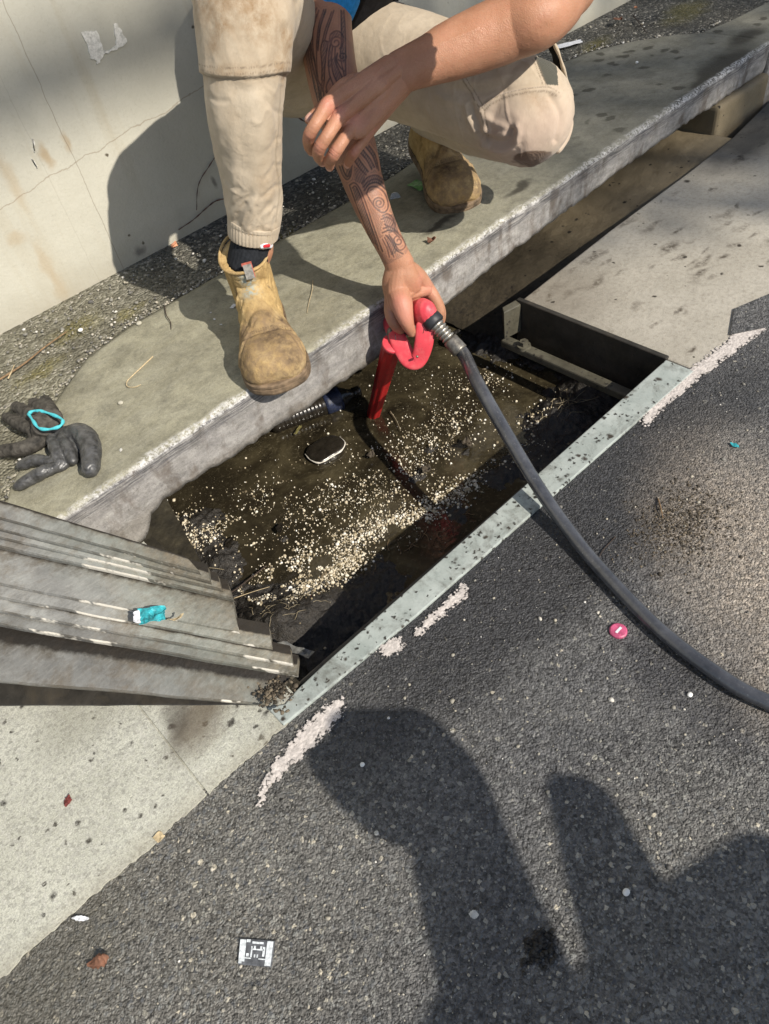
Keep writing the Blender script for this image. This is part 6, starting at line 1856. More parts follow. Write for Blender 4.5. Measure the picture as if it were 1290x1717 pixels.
fr_k = np.clip((TN @ fk_.d) * 4 + 0.4, 0, 1) * (TV[:, 0] > 0.86) * (TV[:, 1] < 1.22)
disp = np.zeros(len(TV))
seam = np.zeros(len(TV)); wet = np.zeros(len(TV)); panel = np.zeros(len(TV)); dirt = np.zeros(len(TV)); pink = np.zeros(len(TV))


def fold(F2, fr_, poly, wd, amp, fade=True):
    d = seg_dist(F2, poly)
    return amp * np.exp(-(d / wd) ** 2) * fr_


shin = [
    ([(0.7008,1.06,0.5537),(0.6768,1.06,0.5097),(0.6561,1.06,0.4621),(0.6405,1.06,0.3996),(0.6202,1.06,0.3615)], 0.007, -0.0040),
    ([(0.7114,1.06,0.5416),(0.687,1.06,0.4879),(0.6685,1.06,0.4381),(0.653,1.06,0.3735)], 0.008, 0.0025),
    ([(0.5513,1.06,0.3957),(0.571,1.06,0.4093),(0.5915,1.06,0.4254)], 0.0060, -0.0040),
    ([(0.5665,1.06,0.3764),(0.5843,1.06,0.3912),(0.5949,1.06,0.414)], 0.0060, 0.0035),
    ([(0.5898,1.06,0.3636),(0.6018,1.06,0.3835),(0.6212,1.06,0.3956)], 0.0060, -0.0040),
    ([(0.6096,1.06,0.361),(0.6225,1.06,0.3764)], 0.006, 0.0030),
    ([(0.5441,1.06,0.409),(0.5606,1.06,0.4336),(0.571,1.06,0.4675)], 0.007, 0.0030),
    ([(0.5442,1.06,0.4405),(0.5629,1.06,0.4707),(0.5729,1.06,0.5209)], 0.009, -0.0025),
    ([(0.6455,1.06,0.5635),(0.6473,1.06,0.5289),(0.64,1.06,0.4869)], 0.011, 0.0028),
    ([(0.6146,1.06,0.5655),(0.6059,1.06,0.5175),(0.5967,1.06,0.4665)], 0.012, -0.0025),
    ([(0.671,1.06,0.5634),(0.6751,1.06,0.5409),(0.6759,1.06,0.5144)], 0.008, -0.0030),
    ([(0.5785,1.06,0.5857),(0.5729,1.06,0.555),(0.566,1.06,0.5147)], 0.010, 0.0022),
    ([(0.6163,1.06,0.5732),(0.6399,1.06,0.5604),(0.6663,1.06,0.5566)], 0.008, -0.0022),
    ([(0.5464,1.06,0.3958),(0.5579,1.06,0.407),(0.5756,1.06,0.4153)], 0.0032, -0.0045), ([(0.5605,1.06,0.3874),(0.5727,1.06,0.4004),(0.5856,1.06,0.4089)], 0.0030, 0.0035), ([(0.5749,1.06,0.3789),(0.5893,1.06,0.3911),(0.5958,1.06,0.4025)], 0.0032, -0.0050),
    ([(0.5901,1.06,0.3719),(0.6012,1.06,0.3816),(0.616,1.06,0.3876)], 0.0030, 0.0038), ([(0.6063,1.06,0.3667),(0.6151,1.06,0.3775),(0.6301,1.06,0.3835)], 0.0032, -0.0045), ([(0.5474,1.06,0.4176),(0.5691,1.06,0.424),(0.5943,1.06,0.4193)], 0.0035, -0.0035),
    ([(0.6116,1.06,0.4119),(0.6334,1.06,0.4167),(0.6509,1.06,0.4155)], 0.0035, -0.0040), ([(0.6249,1.06,0.436),(0.6461,1.06,0.4469),(0.6606,1.06,0.4451)], 0.0035, -0.0035), ([(0.6458,1.06,0.4755),(0.6627,1.06,0.4821),(0.6749,1.06,0.4812)], 0.0035, -0.0030),
    ([(0.5497,1.06,0.4667),(0.5621,1.06,0.4503),(0.5753,1.06,0.441)], 0.0035, -0.0030), ([(0.6627,1.06,0.5391),(0.6734,1.06,0.5215),(0.6832,1.06,0.5145)], 0.0035, -0.0035), ([(0.5719,1.06,0.5799),(0.5824,1.06,0.5682),(0.5994,1.06,0.5607)], 0.0035, -0.0028),
    ([(0.7179,1.06,0.6136),(0.7023,1.06,0.5944),(0.6891,1.06,0.5758)], 0.009, -0.0030),
    ([(0.7334,1.06,0.6401),(0.7202,1.06,0.6207),(0.7239,1.06,0.596)], 0.008, 0.0028),
    ([(0.6942,1.06,0.6508),(0.6908,1.06,0.6215),(0.6748,1.06,0.5948)], 0.012, 0.0020),
    ([(0.6077,1.06,0.6746),(0.6029,1.06,0.6471),(0.5885,1.06,0.6215)], 0.010, -0.0022),
]
for p, wd, a in shin:
    disp += fold(S2, fr_s, fs_(crom(p, 5)), wd, a * (0.75 if wd > 0.004 else 0.42))
hem = fs_(crom([(0.5551,1.06,0.6258),(0.5687,1.06,0.6139),(0.5837,1.06,0.6014),(0.6105,1.06,0.5872),(0.6449,1.06,0.5744),(0.6788,1.06,0.5659),(0.7059,1.06,0.5621),(0.7337,1.06,0.5583)], 6))
hemb = np.interp(S2[:, 0], hem[:, 0] if hem[0, 0] < hem[-1, 0] else hem[::-1, 0], hem[:, 1] if hem[0, 0] < hem[-1, 0] else hem[::-1, 1])
above = np.clip((S2[:, 1] - hemb) / 0.0025, 0, 1) * (TV[:, 0] < 0.82) * np.clip((0.95 - TV[:, 0]) * 10, 0, 1)
near_hem = np.exp(-((S2[:, 1] - hemb) / 0.02) ** 2)
disp += above * (0.0035 + 0.0015 * near_hem) * (TV[:, 1] < 1.25)
for off in (0.006, 0.013):
    seam += np.exp(-((S2[:, 1] - hemb - off) / 0.0009) ** 2) * fr_s * (0.5 + 0.5 * np.sin(S2[:, 0] * 1900) > 0.25)
seam += np.exp(-((S2[:, 1] - hemb + 0.0015) / 0.0012) ** 2) * fr_s * 0.8
dsm = seg_dist(S2, fs_(crom([(0.6991,1.06,0.5559),(0.6811,1.06,0.5081),(0.6583,1.06,0.4613),(0.648,1.06,0.4066),(0.6256,1.06,0.3623)], 5)))
seam += 0.5 * np.exp(-(dsm / 0.0010) ** 2) * fr_s
dirt += fr_s * (np.exp(-seg_dist(S2, fs_([(0.6127,1.06,0.6872),(0.6766,1.06,0.663),(0.6794,1.06,0.64)])) ** 2 / 0.035 ** 2) * 0.9 + np.exp(-seg_dist(S2, fs_([(0.6233,1.06,0.6486),(0.6032,1.06,0.6321)])) ** 2 / 0.012 ** 2) * 0.6 + np.exp(-seg_dist(S2, fs_([(0.5724,1.06,0.6127),(0.6366,1.06,0.5828),(0.7014,1.06,0.5702)])) ** 2 / 0.012 ** 2) * 0.5)
dirt += fr_s * np.exp(-seg_dist(S2, fs_([(0.7219,1.06,0.6045),(0.7054,1.06,0.5606)])) ** 2 / 0.012 ** 2) * 0.7
dirt += fr_s * 0.45 * np.clip(fbm(TV * 16, 4, 67) * 2 - 0.1, 0, 1) + fr_s * 0.5 * np.exp(-seg_dist(S2, fs_([(0.5469,1.06,0.3707),(0.6022,1.06,0.3471)])) ** 2 / 0.018 ** 2)

knee = [
    (crom([(0.8779,0.83,0.4872),(0.9057,0.83,0.493),(0.9474,0.83,0.4884),(0.9993,0.83,0.4772),(1.0554,0.83,0.4605),(1.0924,0.83,0.4389)], 5), 0.0045, 0.0028),
    (crom([(0.8757,0.83,0.493),(0.9061,0.83,0.4988),(0.9477,0.83,0.4943),(0.9994,0.83,0.4834),(1.0568,0.83,0.4663)], 5), 0.003, -0.0022),
    (crom([(0.8378,0.83,0.5545),(0.86,0.83,0.5234),(0.881,0.83,0.4912),(0.8885,0.83,0.4669),(0.8933,0.83,0.4373)], 5), 0.004, 0.0022),
    (crom([(0.8891,0.83,0.4388),(0.9094,0.83,0.4219),(0.9351,0.83,0.4112),(0.9589,0.83,0.4108),(0.9683,0.83,0.4225)], 5), 0.0075, -0.0110),
    (crom([(0.884,0.83,0.4278),(0.9115,0.83,0.4098),(0.9434,0.83,0.3975),(0.9706,0.83,0.3968),(0.9832,0.83,0.4113),(0.9805,0.83,0.4256)], 5), 0.0065, 0.0060),
    (crom([(0.8959,0.83,0.4722),(0.9199,0.83,0.4529),(0.951,0.83,0.4363)], 5), 0.006, 0.0035),
    (crom([(0.886,0.83,0.4526),(0.9132,0.83,0.4372),(0.9418,0.83,0.4285)], 5), 0.006, 0.0040),
    (crom([(0.8578,0.83,0.5009),(0.8663,0.83,0.4792),(0.8776,0.83,0.4521)], 5), 0.006, -0.0050),
    (crom([(0.8427,0.83,0.5078),(0.8508,0.83,0.4847),(0.8646,0.83,0.4605)], 5), 0.006, 0.0045),
    (crom([(0.8167,0.83,0.5457),(0.878,0.83,0.5191),(0.9453,0.83,0.5037)], 5), 0.007, -0.0035),
    (crom([(0.8066,0.83,0.5629),(0.8793,0.83,0.5333),(0.9598,0.83,0.5158),(1.0172,0.83,0.5104)], 5), 0.009, 0.0030),
    (crom([(0.7577,0.83,0.5573),(0.8022,0.83,0.5306),(0.851,0.83,0.5116)], 5), 0.008, 0.0030),
    (crom([(1.0715,0.83,0.4441),(1.0936,0.83,0.4129),(1.0979,0.83,0.3919),(1.0857,0.83,0.3664)], 5), 0.005, -0.0045),
    (crom([(0.8831,0.83,0.417),(0.9397,0.83,0.3814),(1.001,0.83,0.349)], 5), 0.007, -0.0030),
    (crom([(0.9867,0.83,0.4364),(1.0016,0.83,0.4074),(1.0076,0.83,0.3808)], 5), 0.012, 0.0025),
    (crom([(1.0402,0.83,0.4455),(1.0582,0.83,0.411),(1.0492,0.83,0.38)], 5), 0.012, -0.0015),
]
for p, wd, a in knee:
    disp += fold(K2, fr_k, fk_(p), wd, a)
for p in (crom([(0.8848,0.83,0.4882),(0.9113,0.83,0.4937),(0.9517,0.83,0.4896),(1.0023,0.83,0.4789),(1.06,0.83,0.4616),(1.0924,0.83,0.4408)], 6), crom([(0.8884,0.83,0.4818),(0.9136,0.83,0.4869),(0.9529,0.83,0.4831),(1.0022,0.83,0.4727),(1.0571,0.83,0.4563),(1.086,0.83,0.4392)], 6), crom([(0.8331,0.83,0.5576),(0.8575,0.83,0.5242),(0.8821,0.83,0.4891),(0.8909,0.83,0.4616),(0.8959,0.83,0.4344)], 6), crom([(0.843,0.83,0.556),(0.8667,0.83,0.5244),(0.8904,0.83,0.4897),(0.8992,0.83,0.4604),(0.9016,0.83,0.4342)], 6), crom([(1.023,0.83,0.5195),(1.035,0.83,0.4988),(1.0506,0.83,0.4692)], 4), crom([(1.0318,0.83,0.5185),(1.044,0.83,0.496),(1.0583,0.83,0.4685)], 4)):
    d_ = seg_dist(K2, fk_(p))
    seam += np.exp(-(d_ / 0.0010) ** 2) * fr_k * (0.5 + 0.5 * np.sin((K2[:, 0] + K2[:, 1]) * 1700) > 0.2)
wn2 = 0.006 * fbm(TV * 70, 3, 97)
el = np.sqrt((((K2 - fk_(A([(1.022,0.83,0.3561)]))) / A((0.036, 0.0155))) ** 2).sum(1))
wet += np.clip((1.06 - el - wn2 * 30) * 8, 0, 1) * fr_k
panel += inside(K2, fk_([(1.0288,0.83,0.5211),(1.0554,0.83,0.5249),(1.0766,0.83,0.5202),(1.0873,0.83,0.4842),(1.0918,0.83,0.454),(1.0599,0.83,0.4662),(1.0441,0.83,0.4908)])) * fr_k
pink += fr_k * np.exp(-seg_dist(K2, fk_([(0.9423,0.83,0.4385),(1.0171,0.83,0.392),(1.0816,0.83,0.3879)])) ** 2 / 0.05 ** 2) * 0.9 + fr_k * np.exp(-seg_dist(K2, fk_([(0.9105,0.83,0.3939),(1.001,0.83,0.351)])) ** 2 / 0.025 ** 2) * 0.5
dirt += fr_k * np.exp(-seg_dist(K2, fk_([(1.0171,0.83,0.4624),(1.056,0.83,0.4354),(1.0516,0.83,0.4181)])) ** 2 / 0.014 ** 2) * 0.6 + fr_k * np.exp(-seg_dist(K2, fk_([(0.9016,0.83,0.4342),(0.9275,0.83,0.4347)])) ** 2 / 0.010 ** 2) * 0.9
# general slackness of the cloth
disp += 0.0014 * fbm(TV * A((16, 16, 10)), 4, 41) * (TV[:, 0] < 0.85) + 0.0020 * fbm(TV * A((14, 14, 18)), 4, 43) * (TV[:, 0] >= 0.85)
disp += 0.0005 * fbm(TV * 90, 3, 45)
rd_ = np.abs(fbm(TV * A((17, 17, 11)) + 3.0 * fbm(TV * 6, 2, 47)[:, None] * 0.4, 3, 46))
disp += 0.0011 * np.exp(-(rd_ / 0.05) ** 2) * (0.4 + 0.6 * (fbm(TV * 7, 2, 48) > 0))
TV = TV + TN * disp[:, None]
tr = obj('trousers', (TV, TF), MAT['trouser'], person, attrs={'seam': np.clip(seam, 0, 1), 'wet': wet, 'panel': panel, 'dirt': np.clip(dirt, 0, 1), 'pink': np.clip(pink, 0, 1)})
# right cuff, ribbed elastic
zero = lambda n: {k: np.zeros(n) for k in ('seam', 'wet', 'panel', 'dirt', 'pink')}
cu = [(0.6106,1.104,0.364), (0.6073,1.106,0.3542), (0.6037,1.107,0.3457), (0.6017,1.109,0.3361), (0.6004,1.109,0.3322)]
V, F = tube(cu, [(0.0450, 0.050), (0.0445, 0.0485), (0.0435, 0.0475), (0.0425, 0.0465), (0.0390, 0.043)], 210, 5, up=norm(A((-0.6, -0.75, 0.2))), caps=False, mod=lambda t, th: 1 + 0.022 * np.abs(np.sin(th * 21)) * (1 if t > 0.12 else t / 0.12) + 0.008 * np.sin(th * 3))
obj('cuff', (V, F), MAT['trouser'], tr, attrs=zero(len(V)))
V, F = tube([(1.187, 1.225, 0.330), (1.19, 1.24, 0.315), (1.192, 1.25, 0.30)], [(0.062, 0.058), (0.060, 0.056), (0.057, 0.053)], 160, 5, caps=False, mod=lambda t, th: 1 + 0.02 * np.abs(np.sin(th * 22)))
obj('cuff', (V, F), MAT['trouser'], tr, attrs=zero(len(V)))
# open side pocket on the left thigh
fl_p = crom([(1.1722,0.905,0.4846), (1.1816,0.9,0.4637), (1.1889,0.897,0.4428), (1.1997,0.895,0.4181), (1.2177,0.898,0.3896), (1.2294,0.903,0.3662), (1.2258,0.908,0.3561)], 6)
obj('pocket_flap', tube(fl_p, [(0.004, 0.0028)] * len(fl_p), 12, 1, mod=lambda t, th: 1 + 0.25 * np.sin(t * 22)), MAT['trouser'], tr, attrs=None)
pk = crom([(1.1802,0.915,0.4776), (1.1882,0.91,0.453), (1.1944,0.906,0.4283), (1.21,0.906,0.3972), (1.224,0.91,0.3692)], 6)
obj('pocket_lining', tube(pk, [(0.0065, 0.006)] * len(pk), 12, 1, mod=lambda t, th: 1 + 0.15 * np.sin(t * 31)), MAT['lining'], tr)


# --- boots
def boot(toe, direction, pitch, roll, ground_z, is_right):
    """built heel-to-toe along +x, sole at z = 0, then turned and set down"""
    L = 0.292
    xs = np.array([0.004, 0.02, 0.05, 0.09, 0.13, 0.17, 0.205, 0.235, 0.26, 0.278, 0.288])
    hw = np.array([0.026, 0.036, 0.041, 0.0405, 0.043, 0.051, 0.0575, 0.0590, 0.0545, 0.0440, 0.0290])
    hh = np.array([0.050, 0.070, 0.085, 0.095, 0.092, 0.080, 0.071, 0.0685, 0.0635, 0.0540, 0.0430])
    yo = np.array([0, 0, 0, 0, 0, 0.001, 0.002, 0.003, 0.003, 0.002, 0.001]) * (1 if is_right else -1)
    n = 40
    th = np.linspace(0, 2 * math.pi, n, endpoint=False)
    Q = crom(np.stack([xs, hw, hh, yo], 1), 4)
    V, F = [], []
    for x, w_, h_, y_ in Q:
        c, s = np.cos(th), np.sin(th)
        yy = w_ * np.sign(c) * np.abs(c) ** 0.75 + y_
        zz = np.where(s > 0, 0.018 + (h_ - 0.018) * np.abs(s) ** 0.85, 0.018 - 0.016 * np.abs(s) ** 0.4)
        V.append(np.stack([np.full(n, x), yy, zz], 1))
    m = len(Q)
    i, j = np.meshgrid(np.arange(m - 1), np.arange(n), indexing='ij')
    F = [list(q) for q in np.stack([i * n + j, i * n + (j + 1) % n, (i + 1) * n + (j + 1) % n, (i + 1) * n + j], -1).reshape(-1, 4)]
    F += [list(range(n))[::-1], list(range((m - 1) * n, m * n))]
    shaft = tube([(0.070, 0, 0.045), (0.074, 0, 0.085), (0.080, 0, 0.125), (0.088, 0, 0.158)], [(0.040, 0.064), (0.0405, 0.060), (0.0405, 0.054), (0.0425, 0.053)], 36, 6, up=(1, 0, 0), caps=False)
    inst = tube([(0.098, 0, 0.100), (0.135, 0, 0.078), (0.18, 0, 0.052)], [0.036, 0.034, 0.028], 24, 5)
    V, F = union([(np.concatenate(V), F), shaft, inst], 0.0022, 5)
    N = vnormals(V, F)
    d = np.zeros(len(V))
    top = np.clip(N[:, 2] * 3 + 0.8, 0, 1)
    for x0, a, w_ in ((0.158, -0.0026, 0.0045), (0.172, 0.0022, 0.005), (0.186, -0.0022, 0.004), (0.147, 0.0018, 0.005), (0.196, 0.0016, 0.004)):
        d += a * np.exp(-((V[:, 0] - x0 - 0.010 * np.sin(V[:, 1] * 45 + x0 * 90) - 0.9 * V[:, 1] ** 2 / 0.05) / w_) ** 2) * top * (V[:, 2] > 0.03)
    capx = 0.208 - 2.2 * V[:, 1] ** 2
    d += 0.0016 * np.clip((V[:, 0] - capx) / 0.004, 0, 1) * (V[:, 2] > 0.025)
    d += -0.0012 * np.exp(-((V[:, 0] - capx + 0.002) / 0.002) ** 2) * (V[:, 2] > 0.03)
    sgn = -1 if is_right else 1
    # elastic side panel, a deep crease down either flank
    sx = np.abs(V[:, 1]) > 0.028
    d += -0.0035 * np.exp(-((V[:, 0] - 0.118 - 0.15 * (V[:, 2] - 0.10)) / 0.006) ** 2) * (V[:, 2] > 0.05) * (V[:, 2] < 0.15) * sx
    d += 0.0030 * np.exp(-((V[:, 0] - 0.130 - 0.15 * (V[:, 2] - 0.10)) / 0.006) ** 2) * (V[:, 2] > 0.05) * (V[:, 2] < 0.14) * sx
    d += 0.0026 * fbm(V * 28, 4, 51) + 0.0011 * fbm(V * 95, 4, 53)
    rg_ = np.abs(fbm(V * A((48, 22, 30)), 3, 58))
    d -= 0.0016 * np.exp(-(rg_ / 0.06) ** 2) * (V[:, 0] > 0.09) * (V[:, 0] < 0.215) * (V[:, 2] > 0.03)
    V = V + N * d[:, None]
    V[:, 2] = np.maximum(V[:, 2], 0.0)
    worn = np.clip((V[:, 0] - 0.150) / 0.03, 0, 1) * 0.9
    nz = fbm(V * 40, 3, 57)
    dark = np.exp(-(((V[:, 0] - 0.225) / 0.022) ** 2 + ((V[:, 1] * sgn + 0.012) / 0.030) ** 2 + ((V[:, 2] - 0.066) / 0.02) ** 2)) * 1.0
    dark += 0.6 * np.exp(-((V[:, 0] - 0.176 + 0.01 * nz) / 0.008) ** 2) * top * (V[:, 2] > 0.045)
    dark += 0.35 * np.clip((0.030 - V[:, 2]) / 0.01, 0, 1)
    dark += 0.7 * np.clip(fbm(V * A((24, 24, 24)), 4, 63) * 2.2 - 0.25, 0, 1) * (V[:, 0] > 0.15) + 0.45 * np.clip(fbm(V * 30, 4, 65) * 2.2 - 0.5, 0, 1)
    dark += 0.8 * np.exp(-((V[:, 0] - capx) / 0.003) ** 2) * (V[:, 2] > 0.03)
    dark += 0.8 * np.exp(-((V[:, 0] - 0.118 - 0.15 * (V[:, 2] - 0.10)) / 0.004) ** 2) * (V[:, 2] > 0.05) * sx
    for off in (0.006, 0.010):
        dark += 0.8 * np.exp(-((V[:, 0] - capx + off) / 0.0011) ** 2) * (V[:, 2] > 0.03) * (np.sin(V[:, 1] * 1500) > -0.2)
    blue = np.exp(-(((V[:, 0] - 0.138) / 0.010) ** 2 + ((V[:, 1] * sgn - 0.004) / 0.014) ** 2)) * (V[:, 2] > 0.075) * (1 if is_right else 0)
    # turn and set down
    cp, sp_ = math.cos(pitch), math.sin(pitch)
    ca, sa = direction[0], direction[1]
    ll = math.hypot(ca, sa)
    ca, sa = ca / ll, sa / ll
    toe = A(toe)

    def place(P):
        P = A(P) - A((0.262, 0, 0))
        x = P[:, 0] * cp + P[:, 2] * sp_
        z = -P[:, 0] * sp_ + P[:, 2] * cp
        y = P[:, 1]
        X = x * ca - y * sa
        Y = x * sa + y * ca
        return np.stack([X, Y, z], 1) + A((toe[0] - 0.030 * ca, toe[1] - 0.030 * sa, ground_z))

    b = obj('boot', (place(V), F), MAT['boot'], person, attrs={'worn': worn, 'dark': np.clip(dark, 0, 1), 'blue': blue})
    # welt and sole
    sq = []
    for x, w_, h_, y_ in Q:
        w2 = w_ + 0.0030
        sq.append((x, w2, y_))
    sq = A(sq)
    up_ = np.stack([sq[:, 0] * 1.012 - 0.001, sq[:, 1] + sq[:, 2]], 1)
    dn_ = np.stack([sq[::-1, 0] * 1.012 - 0.001, -sq[::-1, 1] + sq[::-1, 2]], 1)
    tipx = np.array([[0.2975, 0.012], [0.2985, 0.0], [0.2975, -0.012]])
    O = np.concatenate([up_, tipx, dn_])
    rows = [(0.0, 0.985), (0.004, 1.0), (0.011, 1.0), (0.012, 0.985), (0.0135, 0.985), (0.0145, 1.0), (0.019, 1.0), (0.021, 0.975)]
    n2 = len(O)
    cx = O.mean(0)
    W = np.concatenate([np.concatenate([cx + (O - cx) * s, np.full((n2, 1), z)], 1) for z, s in rows])
    FF = []
    for r_ in range(len(rows) - 1):
        for k in range(n2):
            k2 = (k + 1) % n2
            FF.append([r_ * n2 + k, r_ * n2 + k2, (r_ + 1) * n2 + k2, (r_ + 1) * n2 + k][::-1])
    FF += [list(range(n2)), [(len(rows) - 1) * n2 + k for k in range(n2)][::-1]]
    obj('sole', (place(W), FF), MAT['sole'], b, smooth=False)
    # rolled collar edge
    tt = np.linspace(0, 2 * math.pi, 49)
    col_ = np.stack([0.088 + 0.0530 * np.cos(tt), 0.0425 * np.sin(tt), 0.161 - 0.012 * np.cos(tt) + 0.008 * np.abs(np.sin(tt)) ** 2 * -1 + 0.004], 1)
    V2, F2 = tube(col_, 0.0028, 8, 1, caps=False)
    obj('collar', (place(V2), F2), MAT['boot'], b, attrs={'worn': np.full(len(V2), 0.2), 'dark': np.zeros(len(V2)), 'blue': np.zeros(len(V2))})
    return b, place


bR, placeR = boot((0.472,0.9402,0.15), (-0.50, -0.866), 0.0, 0, 0.1502, True)
V, F = box((0.136, -0.0075, 0.142), (0.1395, 0.0075, 0.166))
V = V + A((0.0, 0.004, 0)) 
obj('pull_tab', (placeR(V - A((-0.006, 0, 0)) + np.outer(V[:, 2] - 0.147, A((-0.25, 0, 0)))), F), MAT['tab'], bR, smooth=False)
V, F = joined([box((0.135, -0.0088, 0.163), (0.139, 0.0088, 0.1668)), box((0.135, 0.0066, 0.142), (0.139, 0.0088, 0.163))])
obj('tab_trim', (placeR(V + A((0.0055, 0.004, 0.001)) + np.outer(V[:, 2] - 0.147, A((-0.25, 0, 0)))), F), MAT['tabred'], bR, smooth=False)
bL, placeL = boot((1.1302,1.1103,0.15), (-0.45, -0.89), 0.20, 0, 0.1502, False)
# right sock
top_s = A((0.6029,1.109,0.3355))
bot_s = placeR(A([(0.084, 0, 0.135)]))[0]
V, F = tube([top_s, top_s * 0.5 + bot_s * 0.5, bot_s], [(0.036, 0.041), (0.036, 0.043), (0.036, 0.045)], 120, 6, up=norm(A((-0.6, -0.75, 0.2))), caps=False, mod=lambda t, th: 1 + 0.012 * np.sin(th * 30))
sk = obj('sock', (V, F), MAT['sock'], person)
c = A((0.598,1.068,0.3326))
tv = crom([(0.5866,1.064,0.3348), (0.5948,1.062,0.3325), (0.6079,1.067,0.3249)], 4)
obj('sock_mark', tube(tv, [(0.0012, 0.0045)] * len(tv), 10, 1), MAT['paper'], sk)
tv = crom([(0.59,1.062,0.3337), (0.5951,1.0605,0.3328), (0.6008,1.0625,0.3296)], 4)
obj('sock_emblem', tube(tv, [(0.0012, 0.0030)] * len(tv), 10, 1), MAT['redwhite'], sk)
top_s = A((1.19, 1.245, 0.310))
bot_s = placeL(A([(0.084, 0, 0.135)]))[0]
V, F = tube([top_s, top_s * 0.5 + bot_s * 0.5, bot_s], [0.042, 0.042, 0.040], 40, 6, caps=False)
obj('sock', (V, F), MAT['sock'], person)


# ------------------------------------------------------------------ unseen things placed outside the picture to shade it
SUN_DIR = A(sd)


def lift(p, s):
    return A(p) + SUN_DIR * s


MAT['bark'] = plain('tree_bark', (0.09, 0.07, 0.05), 0.9, 0.4, 20, 0.5)
MAT['shade_foliage'] = plain('shade_tree_leaves', (0.06, 0.09, 0.03), 0.7, 0.4, 8)
tree = empty('shade_tree', (4.6, -11.2, 0.0), 'leafy tree added out of view to shade the far end of the kerb', 'tree')  # unseen tree added for its shade, crown outlined after the shadow edge
limbs = [tube([(4.6, -11.2, 0), (4.5, -11.2, 3), (4.3, -11.1, 6.5), (4.2, -11.0, 9.5), (4.3, -11.0, 12)], [0.26, 0.21, 0.17, 0.11, 0.05], 16, 5),
         tube([(4.3, -11.1, 6.8), (3.6, -11.0, 8.6), (3.2, -10.9, 9.9)], [0.10, 0.07, 0.04], 12, 5),
         tube([(4.25, -11.05, 8.4), (3.3, -10.95, 10.05), (2.5, -10.9, 10.36), (1.2, -10.9, 10.40)], [0.09, 0.075, 0.06, 0.04], 12, 5)]
obj('shade_tree_trunk', joined(limbs), MAT['bark'], tree)
rt = np.random.default_rng(5)
lv, lf = [], []
edge_x = lambda zz: np.interp(zz, [0.30, 0.45, 0.72, 0.85, 1.10, 1.45, 1.7], [1.95, 1.72, 1.36, 1.36, 1.42, 1.38, 1.3])
cnt = 0
while cnt < 3000:
    xx, zz = rt.uniform(1.2, 4.6), rt.uniform(0.40, 3.6)
    if zz < 1.7 and xx < edge_x(zz) + abs(rt.normal(0, 0.10)):
        continue
    if zz >= 1.7 and xx < 1.3 + (zz - 1.7) * 0.35 + abs(rt.normal(0, 0.15)):
        continue
    p = lift((xx, 0, zz), 14.0 + rt.normal(0, 0.7))
    u_, v_ = norm(rt.normal(0, 1, 3)), norm(rt.normal(0, 1, 3))
    w_ = 0.085
    k = len(lv)
    lv += [p - u_ * w_, p + v_ * w_ * 0.5, p + u_ * w_, p - v_ * w_ * 0.5]
    lf.append([k, k + 1, k + 2, k + 3])
    cnt += 1
for k in range(330):                                              # leaves along the added low branch, placed to shade the upper wall
    xx, zz = rt.uniform(0.30, 1.5), 1.82 + rt.normal(0, 0.035)
    p = lift((xx, 0, zz), 14.0 + rt.normal(0, 0.3))
    u_, v_ = norm(rt.normal(0, 1, 3)), norm(rt.normal(0, 1, 3))
    q = len(lv)
    lv += [p - u_ * 0.05, p + v_ * 0.025, p + u_ * 0.05, p - v_ * 0.025]
    lf.append([q, q + 1, q + 2, q + 3])
obj('shade_tree_crown', (A(lv), lf), MAT['shade_foliage'], tree, smooth=False)

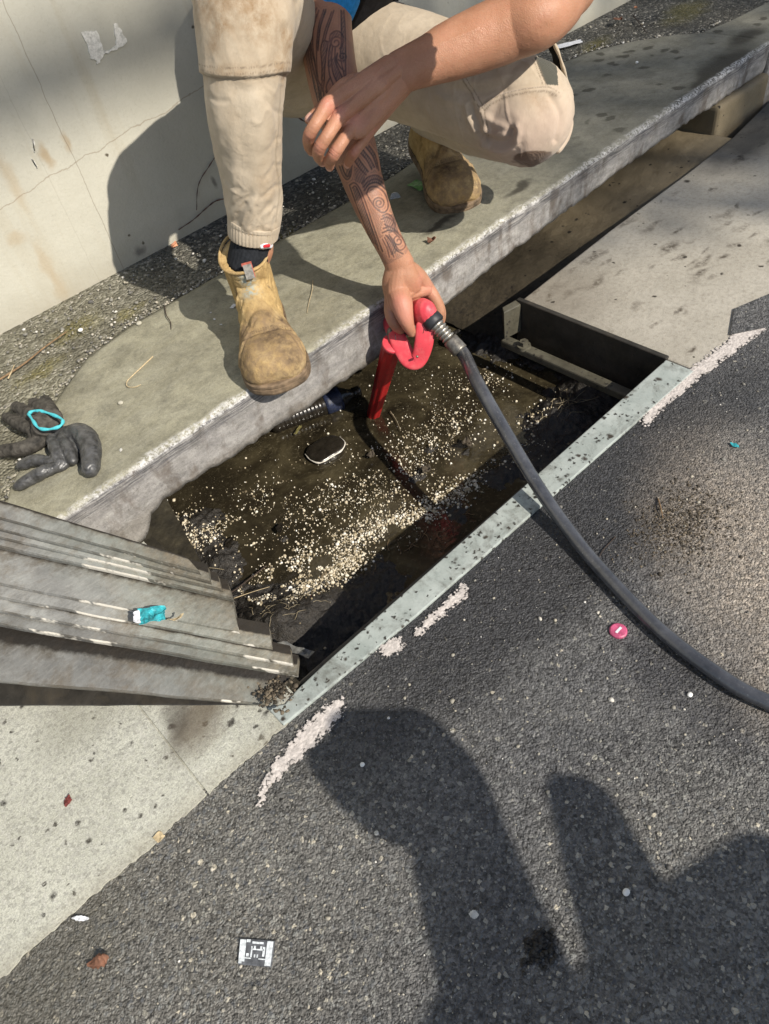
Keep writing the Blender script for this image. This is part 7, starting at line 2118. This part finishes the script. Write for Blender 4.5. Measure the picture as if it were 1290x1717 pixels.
# unseen onlooker behind the viewpoint, limbs shaped to cast the road shadow
MAT['shade_jacket'] = plain('unseen_onlooker_jacket', (0.03, 0.035, 0.05), 0.9, 0.3, 60)
on = empty('person', (0.75, -1.3, 0.0), 'onlooker added out of view to cast the shadow on the road at bottom right', 'person')
h0 = lift((0.17,0.3874,0), 1.25)
parts = [ball(h0, (0.044, 0.052, 0.040), 20), tube([lift((0.1693,0.4531,0), 1.25), lift((0.2334,0.3838,0), 1.25)], 0.026, 14, 3), tube([lift((0.2316,0.382,0), 1.25), lift((0.2258,0.3106,0), 1.25)], 0.030, 14, 3),
         tube([lift((0.1207,0.4281,0), 1.25), lift((0.1381,0.342,0), 1.25), lift((0.1827,0.3115,0), 1.25)], [0.030, 0.045, 0.050], 14, 5),
         tube([lift((0.2096,0.3164,0), 1.26), lift((0.1641,0.2381,0), 1.28), lift((0.1178,0.1506,0), 1.32), lift((0.0764,0.0703,0), 1.36), lift((0.0475,-0.011,0), 1.40), (0.62, -1.18, 0.55)], [0.044, 0.050, 0.057, 0.062, 0.075, 0.14], 20, 6),
         tube([lift((0.3113,0.1817,0), 1.20), lift((0.2839,0.1338,0), 1.21), lift((0.244,0.0657,0), 1.23), lift((0.2083,-0.0087,0), 1.26), lift((0.1811,-0.0774,0), 1.32), (0.72, -1.15, 0.6)], [0.030, 0.036, 0.045, 0.055, 0.06, 0.10], 20, 6, caps=False),
         tube([lift((0.3938,-0.0168,0), 1.15), lift((0.3049,-0.0284,0), 1.18), lift((0.245,-0.0592,0), 1.2), lift((0.2127,-0.1077,0), 1.25), (0.75, -1.2, 0.5)], [0.026, 0.050, 0.065, 0.10, 0.15], 20, 6),
         tube([(0.62, -1.18, 0.55), (0.62, -1.35, 0.35), (0.70, -1.30, 0.2)], [0.15, 0.16, 0.13], 20, 5),
         tube([(0.62, -1.32, 0.35), (0.50, -1.00, 0.42), (0.50, -1.10, 0.08), (0.48, -0.98, 0.045)], [0.09, 0.07, 0.05, 0.04], 16, 5),
         tube([(0.76, -1.30, 0.33), (0.86, -1.00, 0.40), (0.88, -1.12, 0.08), (0.88, -1.0, 0.045)], [0.09, 0.07, 0.05, 0.04], 16, 5)]
pv, pf = union(parts, 0.008, 4)
obj('unseen_onlooker_clothing', (pv, pf), MAT['shade_jacket'], on)
